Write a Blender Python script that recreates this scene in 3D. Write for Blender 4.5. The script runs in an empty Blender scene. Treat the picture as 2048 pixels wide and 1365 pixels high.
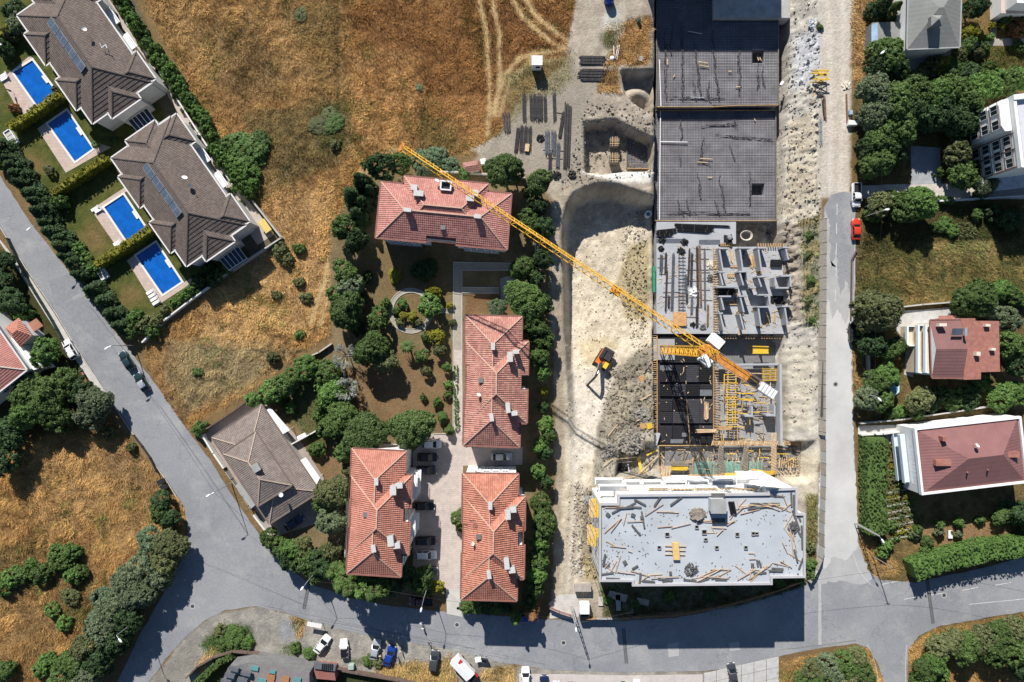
import bpy, bmesh, math, random
import numpy as np
from mathutils import Vector, Matrix

# ------------------------------------------------------------------ camera, sky, sun, exposure
SC = bpy.context.scene
PXM, HC = 9.4, 149.0            # photograph pixels per metre on the ground, camera height
CU, CV = 1024.0, 682.5
cam_d = bpy.data.cameras.new('camera'); cam = bpy.data.objects.new('camera', cam_d)
SC.collection.objects.link(cam); SC.camera = cam
cam.location = (0, 0, HC); cam.rotation_euler = (0, 0, 0)
cam_d.sensor_width = 36; cam_d.lens = 36 * PXM * HC / 2048.0
cam_d.clip_start = 1; cam_d.clip_end = 3000
SUN_EL = math.atan(1 / 1.30); SH = Vector((0.40, -1.236))     # shadow offset per metre of height
world = bpy.data.worlds.new('World'); SC.world = world; world.use_nodes = True
wn = world.node_tree.nodes; wl = world.node_tree.links
sky = wn.new('ShaderNodeTexSky'); sky.sky_type = 'NISHITA'; sky.sun_disc = False
sky.sun_elevation = SUN_EL; sky.sun_rotation = math.atan2(-SH.x, -SH.y); sky.altitude = 150
sky.air_density = 1.0; sky.dust_density = 0.1; sky.ozone_density = 4.0
bg = wn['Background']; bg.inputs['Strength'].default_value = 0.055
wl.new(sky.outputs[0], bg.inputs[0])
sun_d = bpy.data.lights.new('sun', 'SUN'); sun_d.energy = 4.4; sun_d.angle = math.radians(0.5)
sun_d.color = (1.0, 0.958, 0.90)
sun = bpy.data.objects.new('sun', sun_d); SC.collection.objects.link(sun)
sun.rotation_euler = Vector((SH.x, SH.y, -1)).to_track_quat('-Z', 'Y').to_euler()
sun.location = (-60, 190, 150)
SC.view_settings.view_transform = 'Standard'; SC.view_settings.look = 'None'
SC.view_settings.exposure = 0.74; SC.view_settings.gamma = 1.0
SC.render.film_transparent = False
SC.cycles.max_bounces = 5; SC.cycles.diffuse_bounces = 3; SC.cycles.transparent_max_bounces = 4
SC.cycles.sample_clamp_indirect = 8

# ------------------------------------------------------------------ helpers
COL = SC.collection
RNG = random.Random(7); NR = np.random.default_rng(11)
def P(u, v, h=0.0):
    k = (1 - h / HC) / PXM
    return Vector(((u - CU) * k, (CV - v) * k, h))
def px(n): return n / PXM
def lin(c):
    return tuple((x / 255 / 12.92 if x / 255 <= 0.04045 else ((x / 255 + 0.055) / 1.055) ** 2.4) for x in c)
KA = 0.55
def alb(c, k=KA): return tuple(x * k for x in lin(c))

MATS = {}
def mat(name, col, rough=0.85, var=0.18, scale=1.5, bump=0.0, bscale=12.0, metal=0.0, spec=0.25, detail=5, col2=None, stretch=None, coat=0.0, trans=0.0):
    if name in MATS: return MATS[name]
    m = bpy.data.materials.new(name); m.use_nodes = True; MATS[name] = m
    nt = m.node_tree; n = nt.nodes; l = nt.links; b = n['Principled BSDF']
    b.inputs['Roughness'].default_value = rough; b.inputs['Metallic'].default_value = metal
    b.inputs['Specular IOR Level'].default_value = spec; b.inputs['Coat Weight'].default_value = coat
    if trans: b.inputs['Transmission Weight'].default_value = trans
    tc = n.new('ShaderNodeTexCoord'); co = tc.outputs['Object']
    if stretch:
        mp = n.new('ShaderNodeMapping'); mp.inputs['Scale'].default_value = stretch
        l.new(co, mp.inputs[0]); co = mp.outputs[0]
    if var > 0 or col2:
        nz = n.new('ShaderNodeTexNoise'); nz.inputs['Scale'].default_value = scale; nz.inputs['Detail'].default_value = detail
        nz.inputs['Roughness'].default_value = 0.65; l.new(co, nz.inputs['Vector'])
        r = n.new('ShaderNodeValToRGB'); c2 = col2 or tuple(min(1, x * (1 + var)) for x in col)
        c1 = tuple(x * (1 - var) for x in col) if not col2 else col
        r.color_ramp.elements[0].position = 0.32; r.color_ramp.elements[1].position = 0.68
        r.color_ramp.elements[0].color = (*c1, 1); r.color_ramp.elements[1].color = (*c2, 1)
        l.new(nz.outputs['Fac'], r.inputs[0]); l.new(r.outputs[0], b.inputs['Base Color'])
    else: b.inputs['Base Color'].default_value = (*col, 1)
    if bump > 0:
        n2 = n.new('ShaderNodeTexNoise'); n2.inputs['Scale'].default_value = bscale; n2.inputs['Detail'].default_value = 4
        l.new(co, n2.inputs['Vector']); bp = n.new('ShaderNodeBump'); bp.inputs['Strength'].default_value = bump
        bp.inputs['Distance'].default_value = 0.1; l.new(n2.outputs['Fac'], bp.inputs['Height']); l.new(bp.outputs[0], b.inputs['Normal'])
    return m

class MB:
    """collects faces in world coordinates; build() links them as one mesh object"""
    def __init__(s): s.v = []; s.f = []; s.uv = None
    def face(s, pts):
        i = len(s.v); s.v += [tuple(p) for p in pts]; s.f.append(tuple(range(i, i + len(pts)))); return s
    def prism(s, poly, z0, z1, top=None):
        a = sum(poly[i][0] * poly[(i + 1) % len(poly)][1] - poly[(i + 1) % len(poly)][0] * poly[i][1] for i in range(len(poly)))
        if a < 0: poly = poly[::-1]
        n = len(poly); i = len(s.v); tp = poly if top is None else (top[::-1] if a < 0 else top)
        s.v += [(p[0], p[1], z0) for p in poly] + [(p[0], p[1], z1) for p in tp]
        s.f.append(tuple(range(i + n - 1, i - 1, -1))); s.f.append(tuple(range(i + n, i + 2 * n)))
        for k in range(n): s.f.append((i + k, i + (k + 1) % n, i + n + (k + 1) % n, i + n + k))
        return s
    def box(s, c, size, rz=0.0, M=None):
        hx, hy, hz = size[0] / 2, size[1] / 2, size[2] / 2; i = len(s.v)
        R = M if M is not None else Matrix.Rotation(rz, 3, 'Z'); c = Vector(c)
        for x, y, z in ((-1,-1,-1),(1,-1,-1),(1,1,-1),(-1,1,-1),(-1,-1,1),(1,-1,1),(1,1,1),(-1,1,1)):
            s.v.append(tuple(c + R @ Vector((x * hx, y * hy, z * hz))))
        for q in ((3,2,1,0),(4,5,6,7),(0,1,5,4),(1,2,6,5),(2,3,7,6),(3,0,4,7)): s.f.append(tuple(i + k for k in q))
        return s
    def bar(s, a, b, w, h=None):
        a = Vector(a); b = Vector(b); d = b - a; L = d.length
        if L < 1e-5: return s
        h = h or w; d /= L
        up = Vector((0, 0, 1)) if abs(d.z) < 0.95 else Vector((1, 0, 0))
        y = up.cross(d).normalized(); z = d.cross(y)
        M = Matrix((d, y, z)).transposed()
        return s.box((a + b) / 2, (L, w, h), M=M)
    def tube(s, a, b, r0, r1=None, n=8, cap=True):
        a = Vector(a); b = Vector(b); r1 = r0 if r1 is None else r1; d = (b - a)
        if d.length < 1e-6: return s
        d.normalize(); up = Vector((0, 0, 1)) if abs(d.z) < 0.95 else Vector((1, 0, 0))
        x = up.cross(d).normalized(); y = d.cross(x); i = len(s.v)
        for c, r in ((a, r0), (b, r1)):
            for k in range(n):
                t = 2 * math.pi * k / n; s.v.append(tuple(c + x * (r * math.cos(t)) + y * (r * math.sin(t))))
        for k in range(n): s.f.append((i + k, i + (k + 1) % n, i + n + (k + 1) % n, i + n + k))
        if cap: s.f.append(tuple(range(i + n - 1, i - 1, -1))); s.f.append(tuple(range(i + n, i + 2 * n)))
        return s
    def lathe(s, c, prof, n=16):
        i = len(s.v); m = len(prof); c = Vector(c)
        for r, z in prof:
            for k in range(n):
                t = 2 * math.pi * k / n; s.v.append((c.x + r * math.cos(t), c.y + r * math.sin(t), c.z + z))
        for j in range(m - 1):
            for k in range(n): s.f.append((i + j*n + k, i + j*n + (k+1) % n, i + (j+1)*n + (k+1) % n, i + (j+1)*n + k))
        s.f.append(tuple(range(i + n - 1, i - 1, -1))); s.f.append(tuple(range(i + (m-1)*n, i + m*n)))
        return s
    def build(s, name, m, parent=None, smooth=False, bevel=0.0):
        me = bpy.data.meshes.new(name); vs = s.v
        if parent is not None:
            top = parent
            while top.parent is not None: top = top.parent
            inv = top.matrix_basis.inverted(); vs = [tuple(inv @ Vector(v)) for v in s.v]
        me.from_pydata(vs, [], s.f); me.update()
        if s.uv is not None:
            ul = me.uv_layers.new(name='uv'); ul.data.foreach_set('uv', np.array(s.uv, dtype=np.float32).ravel())
        o = bpy.data.objects.new(name, me); COL.objects.link(o)
        if m is not None: me.materials.append(m)
        if smooth: me.polygons.foreach_set('use_smooth', [True] * len(me.polygons))
        if parent is not None: o.parent = parent
        if bevel > 0:
            bv = o.modifiers.new('bevel', 'BEVEL'); bv.width = bevel; bv.segments = 1; bv.limit_method = 'ANGLE'
        return o

def tag(o, label=None, cat=None, group=None, kind=None):
    if label: o['label'] = label
    if cat: o['category'] = cat
    if group: o['group'] = group
    if kind: o['kind'] = kind
    return o
def thing(name, label, cat, loc=(0, 0, 0), rz=0.0, group=None):
    o = bpy.data.objects.new(name, None); COL.objects.link(o); o.empty_display_size = 0.3
    o.location = loc; o.rotation_euler = (0, 0, rz); tag(o, label, cat, group)
    o.matrix_basis = Matrix.Translation(Vector(loc)) @ Matrix.Rotation(rz, 4, 'Z')
    return o
def copy_tree(o, parent=None):
    c = o.copy(); COL.objects.link(c); c.parent = parent
    for ch in list(o.children): copy_tree(ch, c)
    return c
def struct(name, mb, m):
    return tag(mb.build(name, m), kind='structure')
PAVED = []
def sheet(name, polys, z, m, thick=0.0, kind='structure'):
    """flat sheet from polygons in photograph pixels"""
    mb = MB(); PAVED.extend(polys)
    for p in polys:
        pts = [P(u, v) for u, v in p]
        mb.prism([(q.x, q.y) for q in pts], z - max(thick, 0.05), z)
    o = mb.build(name, m)
    if kind: o['kind'] = kind
    return o
def smooth_line(pts, n=6):
    out = []; q = [pts[0]] + list(pts) + [pts[-1]]
    for i in range(1, len(q) - 2):
        p0, p1, p2, p3 = [np.array(x, float) for x in q[i-1:i+3]]
        for t in np.linspace(0, 1, n, endpoint=False):
            out.append(tuple(0.5 * (2*p1 + (p2-p0)*t + (2*p0-5*p1+4*p2-p3)*t*t + (3*p1-p0-3*p2+p3)*t**3)))
    out.append(tuple(pts[-1])); return out
ORD = ['first','second','third','fourth','fifth','sixth','seventh','eighth','ninth','tenth','eleventh','twelfth','thirteenth','fourteenth','fifteenth','sixteenth','seventeenth','eighteenth','nineteenth','twentieth','twenty-first','twenty-second','twenty-third','twenty-fourth','twenty-fifth','twenty-sixth','twenty-seventh','twenty-eighth','twenty-ninth','thirtieth']

# ---- common materials
M_white = mat('white_render', (0.74, 0.74, 0.72), 0.7, 0.05, 0.7)
M_cream = mat('cream_trim', (0.62, 0.56, 0.46), 0.8, 0.15, 3)
M_conc = mat('concrete', (0.30, 0.30, 0.29), 0.85, 0.14, 0.5, 0.25, 5)
M_concd = mat('dark_concrete', (0.16, 0.16, 0.16), 0.85, 0.2, 0.6, 0.2, 6)
M_dark = mat('dark_metal', (0.03, 0.03, 0.035), 0.5, 0.2, 3, metal=0.3)
M_rebar = mat('rebar_steel', (0.055, 0.05, 0.052), 0.6, 0.35, 2.0, metal=0.4)
M_steel = mat('galvanised_steel', (0.5, 0.51, 0.52), 0.4, 0.12, 3, metal=0.6)
M_glass = mat('window_glass', (0.02, 0.03, 0.04), 0.08, 0, metal=0.0, spec=0.6)
M_wood = mat('sawn_timber', (0.42, 0.27, 0.13), 0.8, 0.3, 2.5, 0.2, 20)
M_woodp = mat('pale_timber', (0.55, 0.40, 0.24), 0.8, 0.25, 2.5)
M_woodg = mat('weathered_timber', (0.22, 0.19, 0.155), 0.85, 0.3, 2.5)
M_panel = mat('grey_formwork_panel', (0.10, 0.10, 0.10), 0.8, 0.3, 2)
M_yellow = mat('yellow_formwork', (0.62, 0.40, 0.03), 0.6, 0.2, 3)
M_black = mat('black_plastic', (0.012, 0.012, 0.013), 0.5, 0.2, 3)
M_rubber = mat('tyre_rubber', (0.015, 0.015, 0.015), 0.9, 0.1)
M_ply = mat('orange_plywood', (0.50, 0.28, 0.12), 0.75, 0.2, 2)
# ------------------------------------------------------------------ ground sheet (one height field with real excavations)
STEP = 0.42
gx = np.concatenate([[-900, -500, -250, -160], np.arange(-122, 122.01, STEP), [160, 250, 500, 900]])
gy = np.concatenate([[-900, -500, -250, -120], np.arange(-84, 84.01, STEP), [120, 250, 500, 900]])
GX, GY = np.meshgrid(gx, gy); GU = GX * PXM + CU; GV = CV - GY * PXM
def vnoise(x, y, s, seed):
    r = np.random.default_rng(seed); T = r.random((256, 256)); X = x / s; Y = y / s
    xi = np.floor(X).astype(int); yi = np.floor(Y).astype(int); fx = X - xi; fy = Y - yi
    fx = fx * fx * (3 - 2 * fx); fy = fy * fy * (3 - 2 * fy)
    g = lambda a, b: T[b % 256, a % 256]
    return (g(xi, yi) * (1-fx) + g(xi+1, yi) * fx) * (1-fy) + (g(xi, yi+1) * (1-fx) + g(xi+1, yi+1) * fx) * fy
def fbm(x, y, s, seed, o=4):
    a, t, tot = 1.0, 0, 0
    for k in range(o): t = t + a * vnoise(x, y, s / 2**k, seed + k); tot += a; a *= 0.55
    return t / tot
NZ1 = fbm(GU, GV, 90, 1); NZ2 = fbm(GU, GV, 26, 5); NZ3 = fbm(GU, GV, 9, 9, 3); NZ4 = vnoise(GU, GV, 4.2, 20)
def sdist(poly, U, V):
    """signed distance in pixels, positive inside"""
    d = np.full(U.shape, 1e9); ins = np.zeros(U.shape, bool); n = len(poly)
    for i in range(n):
        x0, y0 = poly[i]; x1, y1 = poly[(i+1) % n]; dx, dy = x1-x0, y1-y0
        t = np.clip(((U-x0)*dx + (V-y0)*dy) / (dx*dx+dy*dy+1e-9), 0, 1)
        d = np.minimum(d, (U-x0-t*dx)**2 + (V-y0-t*dy)**2)
        if y0 != y1: ins ^= ((y0 > V) != (y1 > V)) & (U < (x1-x0)*(V-y0)/(y1-y0)+x0)
    d = np.sqrt(d); return np.where(ins, d, -d)
def ldist(pts, U, V):
    d = np.full(U.shape, 1e9)
    for (x0, y0), (x1, y1) in zip(pts[:-1], pts[1:]):
        dx, dy = x1-x0, y1-y0; t = np.clip(((U-x0)*dx + (V-y0)*dy) / (dx*dx+dy*dy+1e-9), 0, 1)
        d = np.minimum(d, (U-x0-t*dx)**2 + (V-y0-t*dy)**2)
    return np.sqrt(d)
def sst(x): x = np.clip(x, 0, 1); return x*x*(3-2*x)
def local(poly, m):
    us = [p[0] for p in poly]; vs = [p[1] for p in poly]
    c = np.where((GU[0] > min(us)-m) & (GU[0] < max(us)+m))[0]; r = np.where((GV[:, 0] > min(vs)-m) & (GV[:, 0] < max(vs)+m))[0]
    if len(c) == 0 or len(r) == 0: return None
    return slice(r[0], r[-1]+1), slice(c[0], c[-1]+1)
DRY = np.zeros(GU.shape); GRN = np.zeros(GU.shape)          # where dry grass / green growth stands
RGB = np.zeros(GU.shape + (3,)); RGB[:] = alb((150, 122, 82))
def mixw(sl, w, c):
    RGB[sl] = RGB[sl] * (1-w[..., None]) + np.array(c) * w[..., None]
def paint(poly, c, soft=4, wob=6, a=1.0, dry=None, grn=None, c2=None):
    sl = local(poly, soft + wob + 4)
    if sl is None: return
    d = sdist(poly, GU[sl], GV[sl]) + (NZ2[sl]-0.5) * 2 * wob
    w = sst(d / soft * 0.5 + 0.5) * a; col = np.array(alb(c))
    if c2 is not None:
        t = sst((NZ2[sl]*0.6 + NZ3[sl]*0.4 - 0.36) / 0.28)[..., None]; col = col*(1-t) + np.array(alb(c2))*t
    RGB[sl] = RGB[sl] * (1-w[..., None]) + col * w[..., None]
    if dry is not None: DRY[sl] = DRY[sl]*(1-w) + dry*w
    if grn is not None: GRN[sl] = GRN[sl]*(1-w) + grn*w
def stroke(pts, wid, c, soft=4, wob=3, a=1.0, dry=None, grn=None):
    sl = local(pts, wid + soft + wob + 4)
    if sl is None: return
    d = wid/2 - ldist(pts, GU[sl], GV[sl]) + (NZ2[sl]-0.5) * 2 * wob
    w = sst(d / soft * 0.5 + 0.5) * a; mixw(sl, w, alb(c))
    if dry is not None: DRY[sl] = DRY[sl]*(1-w) + dry*w
    if grn is not None: GRN[sl] = GRN[sl]*(1-w) + grn*w
def circ(u, v, r, ry=None, n=14): return [(u + r*math.cos(t*2*math.pi/n), v + (ry or r)*math.sin(t*2*math.pi/n)) for t in range(n)]

# base colours of the ground, region by region
GOLD, GOLD2, BROWN, STRAW, OLIVE = (204, 158, 90), (182, 134, 72), (150, 104, 58), (206, 166, 104), (118, 108, 62)
SAND, SANDW, DIRT, DIRTG = (214, 200, 176), (232, 220, 196), (176, 158, 134), (160, 152, 142)
f_top = [(245,-80),(1165,-80),(1165,140),(1010,270),(990,300),(735,330),(700,480),(700,640),(380,860),(330,830),(285,690),(560,480),(430,270)]
paint(f_top, GOLD2, 6, 8, dry=1, c2=GOLD)
for p, c, a in (([(690,0),(1160,0),(1150,110),(990,270),(850,280),(720,180)], (170,112,56), .75), ([(960,20),(1120,0),(1150,90),(1010,190),(960,200)], (150,98,52), .5),
        ([(300,0),(600,0),(640,150),(520,190),(420,160)], STRAW, .5), ([(420,60),(520,40),(560,150),(480,220),(420,160)], (140,112,72), .55),
        ([(480,230),(640,200),(700,210),(690,330),(560,360),(520,330)], (128,116,72), .75), ([(640,215),(705,205),(700,290),(640,300)], (88,104,56), .6),
        ([(560,10),(680,0),(680,90),(600,90)], (124,114,70), .55), ([(520,340),(620,330),(560,430),(530,400)], (138,124,80), .6),
        ([(540,380),(660,370),(690,600),(560,660),(470,610)], (224,176,110), .85), ([(400,600),(560,520),(620,660),(500,700),(400,690)], (230,184,116), .85), ([(690,90),(830,110),(850,200),(800,290),(710,300)], (222,168,98), .75), ([(300,20),(420,20),(470,170),(400,160)], (214,170,104), .6), ([(860,200),(980,190),(970,280),(870,270)], (206,150,84), .6),
        ([(350,690),(520,690),(600,700),(480,780),(370,830),(340,760)], (176,160,120), .85), ([(330,690),(350,690),(370,830),(330,820)], (160,132,92), .7),
        ([(830,230),(920,250),(920,300),(840,310)], (110,110,62), .6), ([(620,100),(690,60),(690,170),(630,190)], (112,100,60), .4)): paint(p, c, 18, 14, a)
stroke([(683,-20),(682,200),(700,300)], 6, STRAW, 4, 3, .6); stroke([(676,-20),(676,200),(690,270)], 4, (86,78,46), 3, 3, .6)
for pts in ([(955,-20),(972,60),(980,180),(975,270)], [(980,-20),(997,60),(1000,150),(990,230)], [(1040,-20),(1070,30),(1150,95),(1170,100)], [(1015,-20),(1045,35),(1110,90),(1170,105)],
        [(1150,100),(1090,105),(1040,115),(1010,150),(985,230)], [(1170,115),(1060,125),(1020,160),(1000,230)], [(790,300),(730,330),(700,400),(670,470),(650,560),(620,650)], [(740,330),(712,400),(682,480),(665,560),(640,650)],
        [(60,1020),(180,985),(260,1010),(330,1150)], [(90,1040),(150,1140),(200,1180)]): stroke(pts, 9, (226,192,136), 6, 4, 1, dry=.02)
# villa plots
lawn = [(-80,-60),(240,-40),(300,70),(430,280),(560,475),(430,570),(300,650),(250,660),(200,580),(90,420),(-80,150)]
paint(lawn, (92,104,46), 5, 3, dry=0, grn=0, c2=(112,112,56))
for c in (circ(215,455,22), circ(265,585,20), circ(185,480,26), circ(70,330,22), circ(245,620,18)): paint(c, (146,122,76), 14, 8, .8)
paint([(150,-40),(250,-40),(330,140),(430,290),(560,478),(500,520),(400,360),(290,160)], (112,104,80), 6, 5)
# central garden
paint([(660,470),(720,350),(1100,350),(1108,640),(1100,1200),(920,1210),(680,1180),(560,1110),(640,960),(560,800),(660,690)], (166,144,106), 6, 4, dry=0, grn=0, c2=(136,120,84))
paint([(720,500),(900,500),(905,640),(720,640)], (140,116,74), 10, 6, .6); paint([(690,740),(915,680),(915,860),(720,870)], (162,130,92), 10, 6, .9, c2=(146,114,80))
paint([(600,890),(690,890),(680,970),(620,950)], (156,122,84), 8, 6, .7); paint([(560,760),(690,720),(700,870),(640,900),(560,820)], (92,100,52), 10, 6, .6, grn=.6)
paint([(930,590),(1030,590),(1030,630),(930,630)], (140,98,62), 6, 3, .7)
# lower left field
paint([(-80,850),(120,830),(215,830),(370,1010),(372,1090),(300,1130),(160,1340),(140,1420),(-80,1420)], GOLD2, 6, 6, dry=1, c2=GOLD)
for p, c, a in (([(40,900),(200,880),(220,1020),(80,1090)], (216,170,104), .7), ([(250,960),(330,1000),(320,1090),(240,1090)], (222,172,100), .6), ([(200,900),(290,890),(330,1000),(280,1100)], (176,140,92), .7), ([(90,1110),(180,1120),(190,1260),(120,1240)], (120,106,66), .7),
        ([(40,1200),(120,1250),(90,1340),(20,1340)], (140,110,66), .5), ([(-20,1090),(80,1080),(60,1190),(-20,1200)], (120,106,64), .6), ([(230,1020),(330,1000),(320,1060),(250,1100)], GOLD, .6)): paint(p, c, 18, 12, a)
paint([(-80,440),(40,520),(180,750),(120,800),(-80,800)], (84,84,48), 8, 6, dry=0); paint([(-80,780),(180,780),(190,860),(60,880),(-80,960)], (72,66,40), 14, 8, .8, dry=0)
# car park and verge along the lower road
paint([(290,1400),(300,1365),(380,1264),(430,1228),(520,1212),(610,1238),(860,1282),(1040,1335),(1420,1345),(1420,1420),(290,1420)], (150,144,134), 4, 3, dry=0, c2=(168,160,146))
paint([(395,1290),(440,1255),(500,1250),(512,1290),(470,1302),(430,1310)], (96,118,62), 8, 5, .95, grn=1); paint([(390,1330),(420,1290),(436,1300),(400,1350)], STRAW, 6, 4, .8, dry=.6)
paint([(580,1235),(612,1232),(605,1275),(590,1280)], (200,158,90), 5, 4, .9, dry=.7); paint([(750,1330),(830,1325),(900,1345),(900,1400),(750,1400)], (206,170,104), 8, 6, .95, dry=1)
paint([(960,1340),(1030,1330),(1036,1400),(950,1400)], (204,170,106), 7, 6, .95, dry=1); paint([(830,1335),(900,1310),(930,1400),(840,1400)], (200,164,100), 6, 6, .8, dry=1)
paint([(300,1365),(380,1275),(400,1300),(340,1400),(290,1400)], (146,140,126), 4, 3, 1); paint([(560,1290),(600,1288),(620,1310),(570,1315)], (112,116,70), 6, 5, .7, grn=.5); paint([(700,1318),(750,1320),(745,1330),(700,1330)], (112,116,66), 5, 4, .7, grn=.5)
paint(circ(575,1262,18,24), (150,156,166), 10, 5, .8)
paint([(392,1365),(435,1320),(470,1304),(640,1332),(860,1372),(860,1420),(392,1420)], (74,84,48), 4, 2, 1)  # dark green lawn, with the shade between wall and house painted in
# right-hand plots
paint([(1690,-80),(2140,-80),(2140,1240),(1830,1290),(1730,1130),(1705,700),(1705,380)], (116,100,62), 6, 4, dry=.1, c2=(140,118,74))
paint([(1700,-80),(1760,-80),(1755,60),(1735,170),(1712,180),(1690,120)], (196,154,94), 7, 6, 1, dry=.9)
paint([(1720,480),(2050,470),(2048,600),(1800,610),(1712,590)], (122,116,66), 10, 8, 1, dry=.8, grn=.5, c2=(150,130,78)); paint([(1850,480),(1990,470),(2000,520),(1870,520)], (196,166,106), 12, 10, .8, dry=1); paint([(1780,590),(1920,580),(1900,612),(1790,612)], (190,154,94), 10, 6, .8, dry=1)
paint([(1728,415),(2040,405),(2040,480),(1730,490)], (98,90,54), 6, 4, .9, grn=.5); paint([(1910,100),(2050,80),(2050,165),(1920,160)], (118,110,58), 6, 4, 1, dry=.2, grn=.5)
paint([(1925,-20),(2000,-20),(1990,90),(1925,90)], (150,122,74), 7, 5, .9); paint([(1700,690),(1725,720),(1712,800),(1700,780)], (190,150,94), 6, 4, .9, dry=.6)
paint([(1715,1060),(1745,1085),(1795,1130),(1800,1150),(1750,1152),(1725,1115)], (188,150,92), 6, 5, 1, dry=.7); paint([(1830,1050),(2020,1040),(2020,1075),(1830,1095)], (174,136,96), 6, 4, .9)
paint([(1820,1365),(1812,1300),(1870,1258),(2140,1215),(2140,1420),(1820,1420)], (190,148,84), 6, 5, 1, dry=.8); paint([(1560,1320),(1735,1295),(1770,1365),(1760,1420),(1560,1420)], (186,146,84), 6, 5, 1, dry=.8)
paint([(1850,700),(1850,760),(1800,770),(1800,720)], (132,120,70), 6, 4, .8); paint([(1990,740),(2060,730),(2060,830),(2000,810)], (178,140,92), 6, 4, .8)
# building site: sand, rubble, tracks
site = [(1165,-80),(1310,-80),(1320,40),(1600,-80),(1705,-80),(1700,390),(1640,395),(1640,860),(1640,960),(1625,1190),(1480,1215),(1260,1240),(1150,1235),(1105,1215),(1112,900),(1100,560),(1105,400),(1060,350),(940,300),(1000,270),(1040,200),(1130,130)]
paint(site, DIRT, 5, 6, dry=0, c2=(190,172,148))
paint([(1000,270),(1050,190),(1130,130),(1200,150),(1170,230),(1160,370),(1060,350),(950,320)], (178,162,140), 8, 6, 1, c2=(160,148,126)); paint([(1010,150),(1140,105),(1150,160),(1060,210),(1010,260)], (150,140,96), 10, 10, .7, dry=.3)
paint([(1215,50),(1300,30),(1302,130),(1210,130)], (196,146,80), 6, 6, .95, dry=1); paint([(1195,140),(1235,140),(1238,185),(1195,185)], (190,146,84), 6, 5, .9, dry=.8)
stroke([(1175,-20),(1178,100)], 26, (190,174,146), 5, 3, .9); stroke([(1250,-20),(1240,60),(1205,120)], 18, (200,186,158), 5, 3, .9); paint(circ(1225,40,20,24), (206,204,194), 7, 5, .9); paint(circ(1218,80,16,18), (108,118,62), 8, 4, .7, grn=.6)
paint([(1128,430),(1150,378),(1200,372),(1300,390),(1316,400),(1316,680),(1250,840),(1190,900),(1180,1150),(1120,1190),(1128,900)], (208,192,162), 5, 4, 1, c2=(222,206,178))
paint([(1270,480),(1312,470),(1312,640),(1262,640),(1240,560)], (196,176,128), 8, 4, .8); paint([(1160,690),(1220,670),(1250,690),(1180,740)], (216,196,150), 8, 5, .8); paint([(1140,740),(1230,740),(1200,900),(1140,960)], (214,202,184), 10, 6, .9)
paint([(1230,740),(1312,690),(1312,880),(1230,920),(1200,870)], (170,158,134), 8, 8, .9, c2=(120,112,96)); paint([(1200,850),(1330,860),(1330,960),(1180,990)], (186,176,156), 6, 6, 1, c2=(140,130,112))
paint([(1140,960),(1190,985),(1190,1200),(1120,1200)], (204,192,170), 8, 5, .9, c2=(176,160,134)); paint([(1155,985),(1190,985),(1195,1150),(1160,1130)], (170,150,120), 5, 5, .9, c2=(130,112,86)); paint([(1165,1110),(1200,1110),(1196,1160),(1170,1160)], (214,192,140), 6, 4, .9)
paint([(1550,-20),(1650,-20),(1640,400),(1640,900),(1590,960),(1555,900)], (188,180,168), 6, 5, 1, c2=(206,198,180)); paint([(1600,60),(1660,60),(1650,160),(1600,170)], (196,200,210), 10, 6, .9); paint([(1590,230),(1640,220),(1640,440),(1580,430)], (220,206,178), 8, 5, .9, c2=(190,172,140))
paint([(1560,440),(1610,440),(1612,640),(1590,640),(1570,520)], (150,132,112), 6, 5, .9, c2=(180,164,140)); paint([(1608,440),(1640,430),(1640,660),(1612,650)], (128,126,84), 6, 5, .8, grn=.7, c2=(180,152,96)); paint([(1585,700),(1635,690),(1625,860),(1580,860)], (206,194,168), 7, 5, .9)
paint([(1580,940),(1640,900),(1630,1000),(1590,1000)], (220,204,170), 6, 5, .9); paint([(1612,990),(1635,990),(1632,1140),(1612,1140)], (150,136,84), 5, 4, .9, grn=.7, dry=.4); paint([(1200,1165),(1620,1150),(1600,1180),(1480,1212),(1260,1236),(1205,1236)], (104,100,66), 5, 4, 1, grn=.5, c2=(130,122,96))
paint([(1165,343),(1310,342),(1300,362),(1230,364)], (246,242,228), 5, 4, 1); paint([(1640,-20),(1705,-20),(1700,390),(1640,395)], (216,200,180), 6, 4, .9, c2=(200,190,172)); paint([(1112,560),(1128,560),(1128,980),(1112,980)], (170,152,124), 4, 4, .7)
for pts in ([(1150,1190),(1165,1000),(1175,860),(1230,760)], [(1135,1180),(1150,1000),(1155,850)], [(1655,-20),(1662,200),(1660,380)], [(1685,-20),(1688,200),(1680,380)]): stroke(pts, 9, (226,214,196), 5, 2, .6)

# excavations and banks
POOLS = [[(27.5,145),(65,121.5),(117.7,191.6),(80,219)], [(96.4,248),(134,221.7),(185.4,298),(150.3,323)], [(209,415),(247,390),(297,465),(259,490)], [(273,512),(311.9,486),(363,563.7),(325.6,588.7)]]
Z = np.zeros(GU.shape)
def dig(poly, floor, slope, wob=2.0):
    sl = local(poly, 60)
    d = sdist(poly, GU[sl], GV[sl]) + (NZ2[sl]-0.5) * 2 * wob
    fl = floor(GU[sl], GV[sl]) if callable(floor) else floor
    Z[sl] = np.minimum(Z[sl], fl * sst(d / slope))
ramp = lambda U, V: -7.6 * (1 - sst((V - 540) / 460))
def pit_floor(U, V): return ramp(U, V) + 1.4 * sst((U - 1225) / 60) * sst((640 - V) / 120) + .35 * (fbm(U, V, 30, 40) - .5)
dig([(1120,480),(1122,436),(1130,408),(1146,384),(1172,368),(1205,362),(1240,366),(1275,378),(1305,388),(1340,390),(1340,905),(1255,905),(1215,960),(1180,1010),(1150,1000),(1135,900),(1126,700)], pit_floor, 24)
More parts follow.
